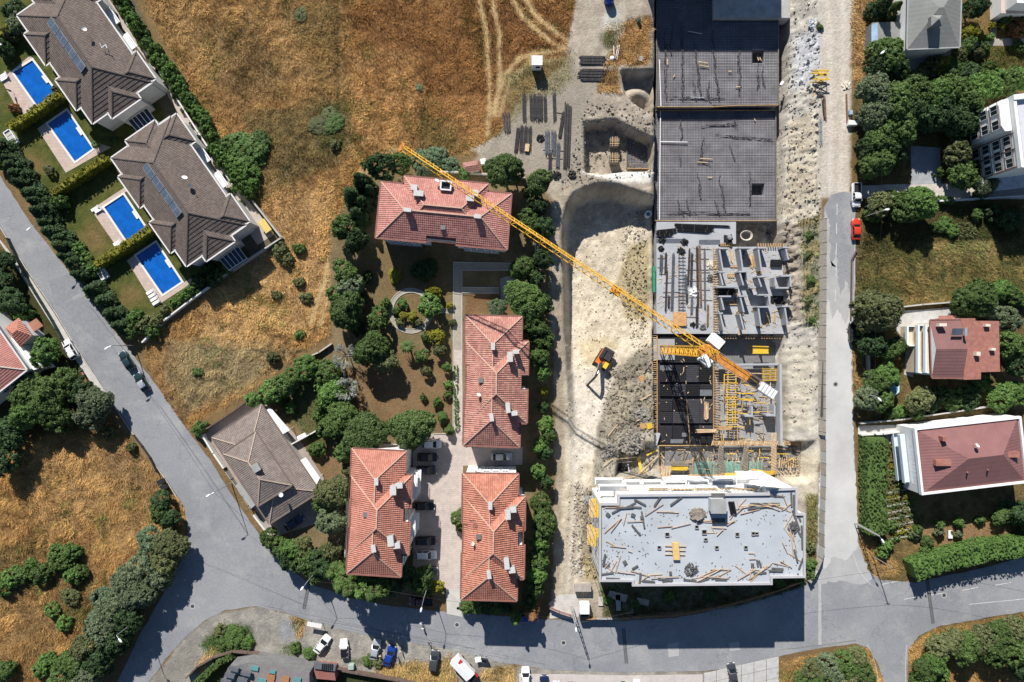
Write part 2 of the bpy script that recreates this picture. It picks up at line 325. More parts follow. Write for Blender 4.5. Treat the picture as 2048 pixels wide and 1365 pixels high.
dig([(1308,-120),(1600,-120),(1600,60),(1585,440),(1592,700),(1600,905),(1308,905)], -8.5, 14)
dig([(1640,-120),(1640,905),(1300,905),(1300,-120)], lambda U, V: -3.4 * sst((1636 - U) / 46) * np.ones_like(V), 30)
dig([(1235,880),(1635,880),(1628,962),(1225,962)], -4.0, 16)
dig([(1325,885),(1622,885),(1618,966),(1325,966)], -6.6, 6, .5)
dig([(1166,243),(1230,236),(1262,252),(1310,275),(1316,344),(1240,346),(1205,352),(1168,345)], -4.6, 9, .8)
dig([(1240,140),(1315,137),(1315,240),(1265,205),(1248,190)], lambda U, V: -4.0 + 2.6 * np.exp(-(((U-1275)/24)**2 + ((V-182)/15)**2)), 9, 1.5)
Z += 0.5 * sst(sdist([(1170,1000),(1195,985),(1195,1130),(1168,1120)], GU, GV) / 14) * NZ3
rough = sst(sdist([(1310,-60),(1640,-60),(1640,960),(1210,990),(1190,1160),(1120,1190),(1120,420),(1165,240),(1310,130)], GU, GV) / 10)
calm = sst((1314-GU)/8); Z += rough * ((NZ3 - .5) * .7 + (NZ4 - .5) * .34) * (1-.62*calm)
est = sst(sdist([(1556,-60),(1640,-60),(1640,700),(1556,700)], GU, GV) / 12); Z += est * ((NZ4 - .5) * .5 + (vnoise(GU*.4+GV*.9, GV*.2-GU*.3, 5, 77) - .5) * .45)
rub = np.maximum(sst(sdist([(1225,745),(1312,700),(1312,880),(1215,900)], GU, GV) / 20), sst(sdist([(1555,430),(1612,430),(1612,660),(1575,640)], GU, GV) / 14))
Z += rub * (NZ4 - .4) * 1.0
trk = sst(sdist([(1165,600),(1305,540),(1305,690),(1165,700)], GU, GV) / 20)
Z += trk * .09 * np.sin((GV*.75 + GU*.5) * .9 + NZ2 * 8)
trk2 = sst(sdist([(1588,60),(1640,60),(1640,220),(1588,220)], GU, GV) / 12); Z += trk2 * .08 * np.sin((GV - GU*.3) * 1.0)
trk3 = sst(sdist([(1578,560),(1612,560),(1628,860),(1585,860)], GU, GV) / 10); Z += trk3 * .07 * np.sin(GV * 1.2 + NZ2 * 3)
for pl in POOLS:
    cu = sum(p[0] for p in pl)/4; cv = sum(p[1] for p in pl)/4
    dig([(cu+(u-cu)*1.06, cv+(v-cv)*1.06) for u, v in pl], -1.8, 2, 0)
Z += DRY * ((NZ3 - .5) * .22 + (NZ4 - .5) * .16) - .08 * np.clip(DRY, 0, 1)
Z += np.where(np.abs(GX) > 130, -.5, 0) + np.where(np.abs(GY) > 90, -.5, 0)
GZI = Z
def gz(x, y):
    i = int(np.clip(np.searchsorted(gy, y) - 1, 0, len(gy)-2)); j = int(np.clip(np.searchsorted(gx, x) - 1, 0, len(gx)-2))
    fx = (x-gx[j])/(gx[j+1]-gx[j]); fy = (y-gy[i])/(gy[i+1]-gy[i])
    return float((Z[i,j]*(1-fx)+Z[i,j+1]*fx)*(1-fy)+(Z[i+1,j]*(1-fx)+Z[i+1,j+1]*fx)*fy)
def G(u, v, dz=0.0):
    """point on the ground that the photograph shows at pixel (u, v)"""
    p = P(u, v, 0)
    for _ in range(4): p = P(u, v, gz(p.x, p.y))
    p.z += dz; return p
sat = 1 - RGB.min(-1)/RGB.max(-1); wb = sst((.62 - sat)/.14)*(1-np.clip(DRY,0,1)); RGB *= (1+.34*wb)[...,None]; lm_ = RGB.mean(-1); RGB = RGB + (lm_[...,None]*np.array([1.03,1.0,.97]) - RGB)*(.34*wb*(1-.4*((GU > 1110) & (GU < 1314) & (GV > 372) & (GV < 1200))))[...,None]
lum = RGB @ np.array([.3,.5,.2]); RGB = RGB + (lum[...,None]*np.array([1.10,1.04,.80]) - RGB) * (.11 + .14*np.clip(DRY,0,1))[...,None]
RGB *= (0.80 + 0.40 * NZ3 + 0.22 * (NZ4 - .5) + .12 * (NZ2 - .5))[..., None]
ny, nx = GU.shape
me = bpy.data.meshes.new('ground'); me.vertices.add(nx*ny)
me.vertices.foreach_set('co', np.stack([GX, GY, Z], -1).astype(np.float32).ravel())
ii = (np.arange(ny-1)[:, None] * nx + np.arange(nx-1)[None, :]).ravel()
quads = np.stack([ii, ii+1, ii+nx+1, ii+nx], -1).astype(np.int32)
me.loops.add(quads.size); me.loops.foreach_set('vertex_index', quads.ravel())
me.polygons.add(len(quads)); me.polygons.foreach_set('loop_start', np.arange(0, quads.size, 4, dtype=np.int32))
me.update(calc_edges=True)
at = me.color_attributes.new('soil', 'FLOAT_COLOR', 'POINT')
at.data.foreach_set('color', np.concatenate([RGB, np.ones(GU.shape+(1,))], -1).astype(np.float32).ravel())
me.polygons.foreach_set('use_smooth', [True]*len(quads))
gm = bpy.data.materials.new('ground_soil'); gm.use_nodes = True
def attr_mat(m, attr, nscale, lo, hi, bump, bscale, rough=1.0):
    n = m.node_tree.nodes; l = m.node_tree.links; b = n['Principled BSDF']
    b.inputs['Roughness'].default_value = rough; b.inputs['Specular IOR Level'].default_value = 0.1
    a = n.new('ShaderNodeVertexColor'); a.layer_name = attr; tc = n.new('ShaderNodeTexCoord')
    nz = n.new('ShaderNodeTexNoise'); nz.inputs['Scale'].default_value = nscale; nz.inputs['Detail'].default_value = 8; nz.inputs['Roughness'].default_value = .75
    l.new(tc.outputs['Object'], nz.inputs['Vector']); mr = n.new('ShaderNodeMapRange')
    mr.inputs['From Min'].default_value = .3; mr.inputs['From Max'].default_value = .7; mr.inputs['To Min'].default_value = lo; mr.inputs['To Max'].default_value = hi
    l.new(nz.outputs['Fac'], mr.inputs['Value']); mx = n.new('ShaderNodeVectorMath'); mx.operation = 'SCALE'
    l.new(a.outputs['Color'], mx.inputs[0]); l.new(mr.outputs[0], mx.inputs['Scale']); l.new(mx.outputs[0], b.inputs['Base Color'])
    n2 = n.new('ShaderNodeTexNoise'); n2.inputs['Scale'].default_value = bscale; n2.inputs['Detail'].default_value = 6; l.new(tc.outputs['Object'], n2.inputs['Vector'])
    bp = n.new('ShaderNodeBump'); bp.inputs['Strength'].default_value = bump; bp.inputs['Distance'].default_value = .12
    l.new(n2.outputs['Fac'], bp.inputs['Height']); l.new(bp.outputs[0], b.inputs['Normal'])
attr_mat(gm, 'soil', 2.2, .72, 1.28, .9, 2.6)
me.materials.append(gm)
ground = bpy.data.objects.new('ground', me); COL.objects.link(ground); tag(ground, kind='structure')

# ------------------------------------------------------------------ grass: leaning blades, real geometry
def grass(name, label, field, n, hgt, wid, tint, seed, blue=1.0):
    r = np.random.default_rng(seed); sub = (np.abs(GX) < 121) & (np.abs(GY) < 83)
    w = (np.clip(field, 0, 1) * sub).ravel(); w /= w.sum(); idx = r.choice(w.size, n, p=w)
    x = GX.ravel()[idx] + r.uniform(-.5, .5, n)*STEP; y = GY.ravel()[idx] + r.uniform(-.5, .5, n)*STEP; z = Z.ravel()[idx]
    lean = fbm(x, y, 5.0, seed+3, 3) * 14 + r.normal(0, .8, n); h = hgt * r.uniform(.5, 1.25, n) * (0.55 + .9*fbm(x, y, 7, seed+7, 2)); L = h * r.uniform(.5, 1.5, n)
    dx, dy = np.cos(lean), np.sin(lean); ww = wid * r.uniform(.5, 1.3, n)
    a = np.stack([x - dy*ww, y + dx*ww, z-.05], -1); b = np.stack([x + dy*ww, y - dx*ww, z-.05], -1); c = np.stack([x + dx*L, y + dy*L, z + h], -1)
    V = np.stack([a, b, c], 1).reshape(-1, 3).astype(np.float32); base = RGB.reshape(-1, 3)[idx]
    t = (r.uniform(.55, 1.65, n) * (0.75 + .5*fbm(x, y, 3, seed+9, 2)))[:, None]
    C = np.clip(base * t * np.array(tint), 0, .9); C = np.repeat(np.concatenate([C, np.ones((n, 1))], 1), 3, 0).astype(np.float32)
    m = bpy.data.meshes.new(name); m.vertices.add(3*n); m.vertices.foreach_set('co', V.ravel())
    m.loops.add(3*n); m.loops.foreach_set('vertex_index', np.arange(3*n, dtype=np.int32)); m.polygons.add(n)
    m.polygons.foreach_set('loop_start', np.arange(0, 3*n, 3, dtype=np.int32)); m.update(calc_edges=True)
    k = m.color_attributes.new('blade', 'FLOAT_COLOR', 'POINT'); k.data.foreach_set('color', C.ravel())
    mm = bpy.data.materials.new(name + '_blade'); mm.use_nodes = True; nn = mm.node_tree.nodes
    vc = nn.new('ShaderNodeVertexColor'); vc.layer_name = 'blade'; mm.node_tree.links.new(vc.outputs['Color'], nn['Principled BSDF'].inputs['Base Color'])
    nn['Principled BSDF'].inputs['Roughness'].default_value = .9; nn['Principled BSDF'].inputs['Specular IOR Level'].default_value = .1
    m.materials.append(mm); o = bpy.data.objects.new(name, m); COL.objects.link(o)
    return tag(o, label, 'grass', kind='stuff')
# ------------------------------------------------------------------ roads, pavements, paths
def jag(poly, amp=1.0, step=14, seed=1):
    r = random.Random(seed); out = []
    for (x0, y0), (x1, y1) in zip(poly, poly[1:] + poly[:1]):
        n = max(1, int(math.hypot(x1-x0, y1-y0) / step))
        for k in range(n):
            t = k / n; out.append((x0+(x1-x0)*t + r.uniform(-amp, amp), y0+(y1-y0)*t + r.uniform(-amp, amp)))
    return out
def asphalt_mat():
    m = bpy.data.materials.new('asphalt'); m.use_nodes = True; n = m.node_tree.nodes; l = m.node_tree.links; b = n['Principled BSDF']
    b.inputs['Roughness'].default_value = .85; b.inputs['Specular IOR Level'].default_value = .25
    tc = n.new('ShaderNodeTexCoord'); co = tc.outputs['Object']
    def noise(s, d=6, vec=co):
        z = n.new('ShaderNodeTexNoise'); z.inputs['Scale'].default_value = s; z.inputs['Detail'].default_value = d; z.inputs['Roughness'].default_value = .7; l.new(vec, z.inputs['Vector']); return z.outputs['Fac']
    def ramp(f, p0, c0, p1, c1):
        r = n.new('ShaderNodeValToRGB'); e = r.color_ramp.elements; e[0].position = p0; e[1].position = p1; e[0].color = (*c0, 1); e[1].color = (*c1, 1); l.new(f, r.inputs[0]); return r.outputs[0]
    base = ramp(noise(.045), .38, (.205, .211, .226), .62, (.265, .268, .275))
    dust = ramp(noise(.16, 8), .5, (0, 0, 0), .72, (.6, .6, .6))
    mx = n.new('ShaderNodeMix'); mx.data_type = 'RGBA'; l.new(dust, mx.inputs['Factor']); l.new(base, mx.inputs['A']); mx.inputs['B'].default_value = (.37, .36, .345, 1)
    fine = ramp(noise(2.5, 8), .3, (.84, .84, .84), .7, (1.12, 1.12, 1.12))
    m2 = n.new('ShaderNodeMix'); m2.data_type = 'RGBA'; m2.blend_type = 'MULTIPLY'; m2.inputs['Factor'].default_value = 1; l.new(mx.outputs['Result'], m2.inputs['A']); l.new(fine, m2.inputs['B'])
    vo = n.new('ShaderNodeTexVoronoi'); vo.feature = 'DISTANCE_TO_EDGE'; vo.inputs['Scale'].default_value = .06
    wv = n.new('ShaderNodeVectorMath'); wv.operation = 'ADD'; nz = n.new('ShaderNodeTexNoise'); nz.inputs['Scale'].default_value = .35; nz.inputs['Detail'].default_value = 5; l.new(co, nz.inputs['Vector'])
    sc = n.new('ShaderNodeVectorMath'); sc.operation = 'SCALE'; sc.inputs['Scale'].default_value = 7; l.new(nz.outputs['Color'], sc.inputs[0]); l.new(co, wv.inputs[0]); l.new(sc.outputs[0], wv.inputs[1]); l.new(wv.outputs[0], vo.inputs['Vector'])
    crack = ramp(vo.outputs['Distance'], .003, (.84, .84, .84), .008, (1, 1, 1))
    m3 = n.new('ShaderNodeMix'); m3.data_type = 'RGBA'; m3.blend_type = 'MULTIPLY'; m3.inputs['Factor'].default_value = 1; l.new(m2.outputs['Result'], m3.inputs['A']); l.new(crack, m3.inputs['B'])
    l.new(m3.outputs['Result'], b.inputs['Base Color']); return m
M_asph = asphalt_mat()
M_asph2 = mat('asphalt_patch', (.215, .22, .232), .85, .12, 1.2); M_asph3 = mat('pale_patch', (.36, .355, .35), .85, .12, 1.2)
M_paint = mat('road_paint', (.50, .50, .49), .8, .25, 2.5)
M_dust = mat('dusty_concrete', (.46, .44, .405), .9, .14, .6, .2, 4)
road = [(-40,290),(0,352),(62,447),(150,560),(205,632),(250,689),(313,772),(370,854),(420,920),(470,1000),(530,1085),(570,1130),(620,1168),(700,1196),(780,1212),(870,1222),(1000,1232),(1100,1240),(1150,1238),(1250,1242),(1350,1236),(1480,1212),(1560,1190),(1610,1172),(1632,1150),(1636,1000),(1643,880),(1644,700),(1645,500),(1648,415),(1662,390),(1690,383),(1710,390),(1711,560),(1704,700),(1706,850),(1713,1000),(1717,1090),(1735,1140),(1762,1160),(1830,1165),(1950,1140),(2120,1096),(2120,1212),(1960,1238),(1880,1252),(1838,1272),(1816,1300),(1813,1430),(1787,1430),(1757,1330),(1737,1297),(1710,1287),(1620,1300),(1560,1312),(1480,1335),(1400,1343),(1250,1345),(1100,1340),(1000,1325),(900,1299),(820,1284),(720,1268),(620,1243),(560,1222),(510,1213),(450,1221),(410,1241),(370,1275),(330,1320),(297,1365),(262,1430),(190,1430),(235,1365),(280,1270),(332,1180),(368,1110),(375,1060),(368,1014),(330,955),(275,879),(225,804),(152,691),(107,617),(57,542),(0,452),(-40,395)]
sheet('road', [jag(road, .9, 12)], .03, M_asph)
M_dasph = mat('dusty_asphalt', (.40, .40, .39), .9, .16, .12, .15, 3, col2=(.53, .52, .50))
sheet('road_patch', [jag([(1636,1168),(1637,1120),(1700,1090),(1716,1090),(1736,1138),(1752,1156),(1720,1172),(1680,1160)], 3.0, 7, 4)], .0315, mat('half_dusty_asphalt', (.30, .302, .30), .9, .2, .25, .15, 3, col2=(.40, .395, .385)))
sheet('road_patch', [jag([(1645.5,690),(1646,480),(1650,420),(1658,440),(1662,540),(1672,500),(1680,590),(1692,560),(1702,600),(1703,690)], 2.5, 6, 5)], .0315, MATS['half_dusty_asphalt'])
sheet('road', [jag([(1638,1140),(1637,1000),(1643.5,880),(1644.5,700),(1645,640),(1656,600),(1664,640),(1676,618),(1690,650),(1703,610),(1703.5,700),(1705.5,850),(1712.5,1000),(1716,1090),(1712,1100),(1690,1122),(1668,1112),(1652,1136)], 2.0, 6)], .032, M_dasph)
sheet('road_patch', [[(97,562),(148,545),(172,580),(112,612)]], .034, M_asph2); sheet('road_patch', [[(120,612),(170,592),(232,668),(200,690)]], .034, M_asph2)
sheet('road_patch', [jag([(1335,1288),(1356,1286),(1358,1312),(1337,1314)], 1.5)], .034, M_asph3); sheet('road_patch', [jag([(1458,1286),(1478,1284),(1480,1300),(1460,1302)], 1)], .034, M_asph3)
sheet('road_patch', [jag([(1636,1150),(1642,1150),(1643,1290),(1637,1290)], .6)], .034, M_asph3)
# sidewalk of the western road, right-hand kerb dust, lower pavement
sheet('pavement', [[(-20,455),(56,548),(107,624),(151,696),(226,808),(216,814),(138,700),(92,630),(24,520)]], .10, M_dust)
M_pave = mat('pink_paving', (.47, .42, .39), .85, .10, .8, .3, 5)
sheet('pavement', [[(1038,1347),(1250,1351),(1405,1349),(1405,1430),(1038,1430)]], .12, M_pave)
M_slab = mat('pale_paving_slab', (.42, .41, .39), .85, .12, .9, .2, 5)
pv = MB()
for i in range(6):
    for j in range(3):
        u0 = 1408 + i*25; v0 = 1347 - i*5.6 + j*21; a = [P(u, v) for u, v in ((u0,v0),(u0+24,v0-5.4),(u0+24,v0+14.6),(u0,v0+20))]
        m = MB().prism([(p.x, p.y) for p in a], 0, .12)
        if i == 0 and j == 0: pav = tag(bpy.data.objects.new('pavement', None), kind='structure'); COL.objects.link(pav)
        m.build('paving_slab', M_slab, pav)
def line(pts, w, name='road_marking', z=.036, m=None):
    mb = MB(); q = [P(u, v) for u, v in pts]
    for a, b in zip(q[:-1], q[1:]):
        d = (b-a).normalized(); nrm = Vector((-d.y, d.x, 0)) * w/2
        mb.prism([(p.x, p.y) for p in (a-nrm, b-nrm, b+nrm, a+nrm)], z-.03, z)
    return struct(name, mb, m or M_paint)
line(smooth_line([(0,455),(57,545),(107,620),(152,694),(225,807),(275,882),(330,958),(364,1014)]), .13)
for a, b in (((1674,408),(1674,430)),((1673,447),(1673,469)),((1673,485),(1672,509)),((1672,527),(1672,553)),((1671,580),(1670,604)),((1764,1169),(1794,1163)),((1808,1199),(1835,1194)),((1863,1190),(1885,1187)),((1925,1181),(1956,1175)),((1990,1171),(2022,1165))): line([a, b], .14)
line([(1710,470),(1709,560),(1707,600)], .10); line(smooth_line([(1938,1209),(2000,1203),(2060,1197)]), .13); line(smooth_line([(1734,1290),(1745,1310),(1754,1345),(1757,1370)]), .10); line(smooth_line([(1700,1050),(1702,1090),(1718,1140),(1742,1170)]), .09); line(smooth_line([(1813,1290),(1811,1330),(1811,1370)]), .09)
M_joint = mat('road_joint', (.15, .15, .155), .9, .2, 2)
for pts in ([(312,800),(400,925),(455,1010),(500,1075)], [(520,1210),(560,1220),(640,1245),(760,1270),(880,1290),(1000,1315),(1100,1330)], [(390,1120),(470,1150),(560,1190),(620,1215)], [(1560,1300),(1640,1292),(1720,1280)], [(170,600),(240,690),(305,772)], [(620,1238),(660,1243),(760,1262),(860,1278),(960,1300)]): line(jag(smooth_line(pts)[:-1], .8, 8)[:-1], .07, 'road_joint', .035, M_joint)
M_grate = mat('drain_iron', (.06, .06, .06), .8, .4, 8, .8, 30)
for i, (a, b, lab) in enumerate((((619,1163),(608,1218),'iron drain grate across the road near the corner hedge'),((1247,1258),(1253,1328),'iron drain grate half in the shadow of the flat-roofed block'),((1851,1140),(1866,1247),'long iron drain grate crossing the road beside the tall hedge'))):
    p, q = P(*a), P(*b); g = MB(); d = (q-p).normalized(); L = (q-p).length; nrm = Vector((-d.y, d.x, 0))
    for s in (-1, 1): g.bar(p+nrm*.30*s+Vector((0,0,.035)), q+nrm*.30*s+Vector((0,0,.035)), .08, .04)
    k = 0
    while k < L: g.bar(p+d*k-nrm*.3+Vector((0,0,.035)), p+d*k+nrm*.3+Vector((0,0,.035)), .10, .03); k += .22
    tag(g.build('drain_grate', M_grate), lab, 'drain grate', 'drain grates in the road')
for u, v, lab in ((385,1213,'round iron manhole cover at the western road junction'),(914,1250,'round iron manhole cover in the sunlit road beside the trailer'),(916,1217,'pale manhole cover before the courtyard entrance'),(1127,1286,'iron manhole cover below the lattice lamp post'),(1888,1191,'iron manhole cover near the painted centre line dashes'),(1671,769,'concrete-ringed manhole cover on the eastern street')):
    c = P(u, v); t = thing('manhole_cover', lab, 'manhole', c, 0, 'manhole covers')
    MB().lathe(c, [(.62, 0), (.62, .036), (.42, .04), (.42, .0)], 20).build('collar', M_asph3, t)
    MB().lathe(c, [(.38, 0), (.38, .045), (.30, .05), (.0001, .05)], 20).build('lid', M_grate, t)

# courtyard paving, garden paths
def brick_mat(name, col, w, h, var=.12):
    m = mat(name, col, .85, var, .7, 0, 4); n = m.node_tree.nodes; l = m.node_tree.links; b = n['Principled BSDF']; tc = n['Texture Coordinate']
    bt = n.new('ShaderNodeTexBrick'); bt.inputs['Scale'].default_value = 1; bt.inputs['Brick Width'].default_value = w; bt.inputs['Row Height'].default_value = h; bt.inputs['Mortar Size'].default_value = .03
    bt.inputs['Color1'].default_value = (1, 1, 1, 1); bt.inputs['Color2'].default_value = (.86, .86, .86, 1); bt.inputs['Mortar'].default_value = (.66, .66, .66, 1); l.new(tc.outputs['Object'], bt.inputs['Vector'])
    mx = n.new('ShaderNodeMix'); mx.data_type = 'RGBA'; mx.blend_type = 'MULTIPLY'; mx.inputs['Factor'].default_value = .8
    src = b.inputs['Base Color'].links[0].from_socket; l.new(src, mx.inputs['A']); l.new(bt.outputs['Color'], mx.inputs['B']); l.new(mx.outputs['Result'], b.inputs['Base Color']); return m
M_court = brick_mat('courtyard_paving', (.50, .425, .38), .55, .4)
M_path = brick_mat('path_paving', (.36, .325, .27), .5, .35)
sheet('courtyard_paving', [[(826,905),(860,868),(905,872),(906,700),(924,700),(928,895),(1045,895),(1045,930),(926,932),(922,1178),(892,1178),(880,1170),(826,1165)]], .04, M_court)
sheet('driveway', [[(892,1178),(922,1178),(924,1234),(894,1228)]], .05, M_dust)
sheet('garden_path', [[(906,700),(908,525),(1022,527),(1022,541),(924,540),(923,700)]], .06, M_path); sheet('garden_path', [[(923,576),(998,577),(998,586),(923,585)]], .05, M_path); sheet('garden_path', [[(878,616),(908,618),(908,628),(878,627)]], .05, M_path)
ring = MB()
for k in range(36):
    t0, t1 = k/36*2*math.pi, (k+1)/36*2*math.pi
    q = [P(822+a*math.cos(t), 622+b*math.sin(t)) for a, b, t in ((43,44,t0),(43,44,t1),(36.5,37.5,t1),(36.5,37.5,t0))]
    ring.prism([(p.x, p.y) for p in q], 0, .05)
struct('garden_path', ring, M_path)
kb = MB()
for k in range(36):
    t0, t1 = k/36*2*math.pi, (k+1)/36*2*math.pi
    for a in (44, 36): kb.bar(P(822+a*math.cos(t0), 622+(a+1)*math.sin(t0))+Vector((0,0,.06)), P(822+a*math.cos(t1), 622+(a+1)*math.sin(t1))+Vector((0,0,.06)), .14, .16)
for a, b in (((907,525),(906,868)),((924,541),(924,865)),((907,525),(1022,527)),((924,541),(1022,541)),((906,868),(866,868)),((923,575),(998,576)),((923,586),(998,587))): kb.bar(P(*a)+Vector((0,0,.08)), P(*b)+Vector((0,0,.08)), .16, .18)
struct('garden_kerb', kb, M_dust)
sheet('concrete_pad', [[(1000,558),(1014,553),(1032,556),(1040,590),(1030,600),(1002,598)]], .05, M_conc)
sheet('concrete_apron', [jag([(1098,1206),(1118,1190),(1150,1188),(1172,1225),(1150,1237),(1100,1238)], 1.5)], .025, M_dust)
sheet('driveway', [jag([(1712,372),(1850,368),(1990,368),(2060,372),(2060,398),(1960,400),(1850,402),(1740,398),(1712,396)], .8)], .035, brick_mat('pale_block_paving', (.55, .49, .44), .7, .5))
sheet('concrete_pad', [[(1822,292),(1880,296),(1882,368),(1822,370)]], .045, brick_mat('grey_yard_slabs', (.33, .34, .35), 2.4, 1.8))
sheet('terrace', [jag([(1800,622),(1846,620),(1910,614),(1912,632),(1860,640),(1830,700),(1826,755),(1808,750),(1812,690),(1790,655)], .6)], .04, M_slab)
sheet('driveway', [[(1716,852),(1790,850),(1802,862),(1800,895),(1780,888),(1770,872),(1716,868)]], .04, M_slab)
sheet('garden_path', [[(1985,-20),(1998,-20),(1992,78),(2060,76),(2060,92),(1945,92),(1942,80),(1980,78)]], .045, M_path)
sheet('terrace', [[(1806,96),(1910,96),(1906,146),(1808,148)]], .045, M_conc)
# yard paving round the brown-roofed house and villas
sheet('yard_paving', [[(408,862),(516,786),(528,800),(600,880),(650,960),(640,1045),(550,1074),(535,1055),(480,975)]], .045, brick_mat('yard_paving', (.34, .285, .255), 1.6, 1.2))
M_deck = brick_mat('pool_deck_paving', (.50, .395, .335), .7, .7, .08)
sheet('pool_deck', [[(2,160),(60,112),(68,118),(26,146),(80,222),(128,190),(133,197),(85,233),(60,245),(32,212)], [(75,258),(94,244),(152,326),(200,288),(222,295),(132,346)]], .05, M_deck)
sheet('pool_deck', [[(182,420),(250,375),(254,383),(206,414),(260,493),(240,503)], [(254,522),(271,509),(326,592),(383,556),(386,565),(311,614)]], .05, M_deck)
M_side = mat('side_path_paving', (.42, .36, .31), .85, .12, .8)
sheet('side_path', [[(188,-20),(205,-20),(330,160),(420,310),(520,430),(548,470),(515,490),(470,425),(400,305),(350,215),(300,130)]], .045, M_side)
# swimming pools
M_tile = mat('blue_pool_tile', (.03, .22, .55), .3, .1, 3)
M_coping = mat('pool_coping', (.66, .64, .60), .7, .06, 2)
M_water = mat('pool_water', (.006, .10, .40), .08, .22, .55, .25, 2.4, spec=.5, detail=6)
pl_lab = ('at the top left, beside two loungers and a folded parasol', 'below the first yellow hedge, half in shade', 'beside the lower villa with loungers at both ends of its deck', 'lowest in the photo, with four loungers on its deck')
for pl, lab in zip(POOLS, pl_lab):
    q = [P(u, v) for u, v in pl]; c = sum(q, Vector())/4; t = thing('swimming_pool', 'blue rectangular swimming pool ' + lab, 'swimming pool', c, 0, 'pools behind the villas')
    sc = lambda k: [(c.x+(p.x-c.x)*k, c.y+(p.y-c.y)*k) for p in q]
    sh = MB(); i0 = [Vector((*p, .08)) for p in sc(1)]; b0 = [Vector((*p, -1.6)) for p in sc(1)]
    for k in range(4): sh.face([i0[k], i0[(k+1) % 4], b0[(k+1) % 4], b0[k]])
    sh.face(b0); sh.build('shell', M_tile, t)
    cp = MB(); edge = [(Vector((*p, 0))-Vector((c.x, c.y, 0))) for p in sc(1)]
    for k in range(4):
        a, b = q[k], q[(k+1) % 4]; d = (b-a).normalized(); nrm = Vector((d.y, -d.x, 0)); nrm = nrm if nrm.dot((a+b)/2-c) > 0 else -nrm
        cp.prism([(p.x, p.y) for p in (a-d*.4, b+d*.4, b+d*.4+nrm*.42, a-d*.4+nrm*.42)] if k % 2 == 0 else [(p.x, p.y) for p in (a, b, b+nrm*.40, a+nrm*.40)], -.3, .10)
    st = q[1]+(q[2]-q[1])*.42; en = q[1]+(q[2]-q[1])*.62; nrm = (q[1]-q[0]).normalized()
    cp.prism([(p.x, p.y) for p in (st-nrm*.02, en-nrm*.02, en-nrm*.5, st-nrm*.5)], -.3, .104)
    cp.build('coping', M_coping, t)
    MB().face([Vector((*p, -.10)) for p in sc(.999)]).build('water', M_water, t)

# ---- grass everywhere but on paving
FREE = np.ones(GU.shape)
for pl in PAVED:
    sl = local(pl, 8)
    if sl is not None: FREE[sl] *= 1-sst((sdist(pl, GU[sl], GV[sl])+1.5)/3)
grass('dry_grass', 'tall dry golden grass lying over the empty fields', DRY*(.3+.9*NZ2)*FREE, 360000, .50, .052, (1.46, 1.34, 1.10), 31)
grass('green_weeds', 'low green weeds in patches over fields and verges', (np.clip(GRN, 0, 1)*NZ3 + .35*DRY*sst((NZ1*.5+NZ2*.5-.55)/.08))*FREE, 70000, .40, .07, (.62, .95, .62), 57)

# ---- loose stones and clods on the site soil
def stones(name, label, polys, n, smin, smax, seed):
    rg = np.random.default_rng(seed); mb_v = []; k = 0; cube = np.array([(-1,-1,-1),(1,-1,-1),(1,1,-1),(-1,1,-1),(-1,-1,1),(1,-1,1),(1,1,1),(-1,1,1)])*.5; cols = []
    while k < n:
        pl = polys[k % len(polys)]; us = [p[0] for p in pl]; vs = [p[1] for p in pl]; u, v = rg.uniform(min(us),max(us)), rg.uniform(min(vs),max(vs))
        if not inside_poly(pl,u,v): continue
        p = P(u,v); z = gz(p.x,p.y); s_ = smin+(smax-smin)*rg.random()**3; q = rg.normal(size=(3,3)); q,_ = np.linalg.qr(q); mb_v.append((cube*(s_*rg.uniform(.5,1.2,3))*(1+.3*rg.normal(size=(8,1)))) @ q + np.array([p.x,p.y,z+s_*.15])); b_ = RGB[int(np.clip(np.searchsorted(gy,p.y),0,len(gy)-1)), int(np.clip(np.searchsorted(gx,p.x),0,len(gx)-1))]; cols.append(np.repeat((b_*rg.uniform(.6,1.15))[None],8,0)); k += 1
    V = np.concatenate(mb_v); F = (np.array([(3,2,1,0),(4,5,6,7),(0,1,5,4),(1,2,6,5),(2,3,7,6),(3,0,4,7)])[None]+8*np.arange(n)[:,None,None]).reshape(-1,4); m = bpy.data.meshes.new(name); m.from_pydata(V.tolist(),[],F.tolist()); a = m.color_attributes.new('soil','FLOAT_COLOR','POINT'); C = np.concatenate(cols); a.data.foreach_set('color',np.concatenate([C,np.ones((len(C),1))],1).astype(np.float32).ravel()); m.materials.append(gm)
    o = bpy.data.objects.new(name,m); COL.objects.link(o); return tag(o,label,'stones',kind='stuff')
def inside_poly(pl, x, y):
    c = False
    for (x0,y0),(x1,y1) in zip(pl,pl[1:]+pl[:1]):
        if (y0 > y) != (y1 > y) and x < (x1-x0)*(y-y0)/(y1-y0)+x0: c = not c
    return c
stones('loose_stones','loose stones and clods strewn over the site soil',[[(1255,420),(1300,400),(1308,700),(1280,720),(1255,600)],[(1556,0),(1640,0),(1640,860),(1590,860),(1570,440)],[(1215,730),(1312,700),(1325,960),(1190,985)],[(1556,60),(1640,60),(1640,440),(1560,440)],[(1170,200),(1308,210),(1300,350),(1120,380)],[(1150,960),(1195,985),(1195,1160),(1140,1150)],[(1215,740),(1312,720),(1320,900),(1220,930)]],6200,.10,.50,8)
stones('loose_stones','small clods along the ramp and pit floor',[[(1135,470),(1255,470),(1250,850),(1190,1150),(1130,1180),(1130,700)]],1100,.08,.30,9)
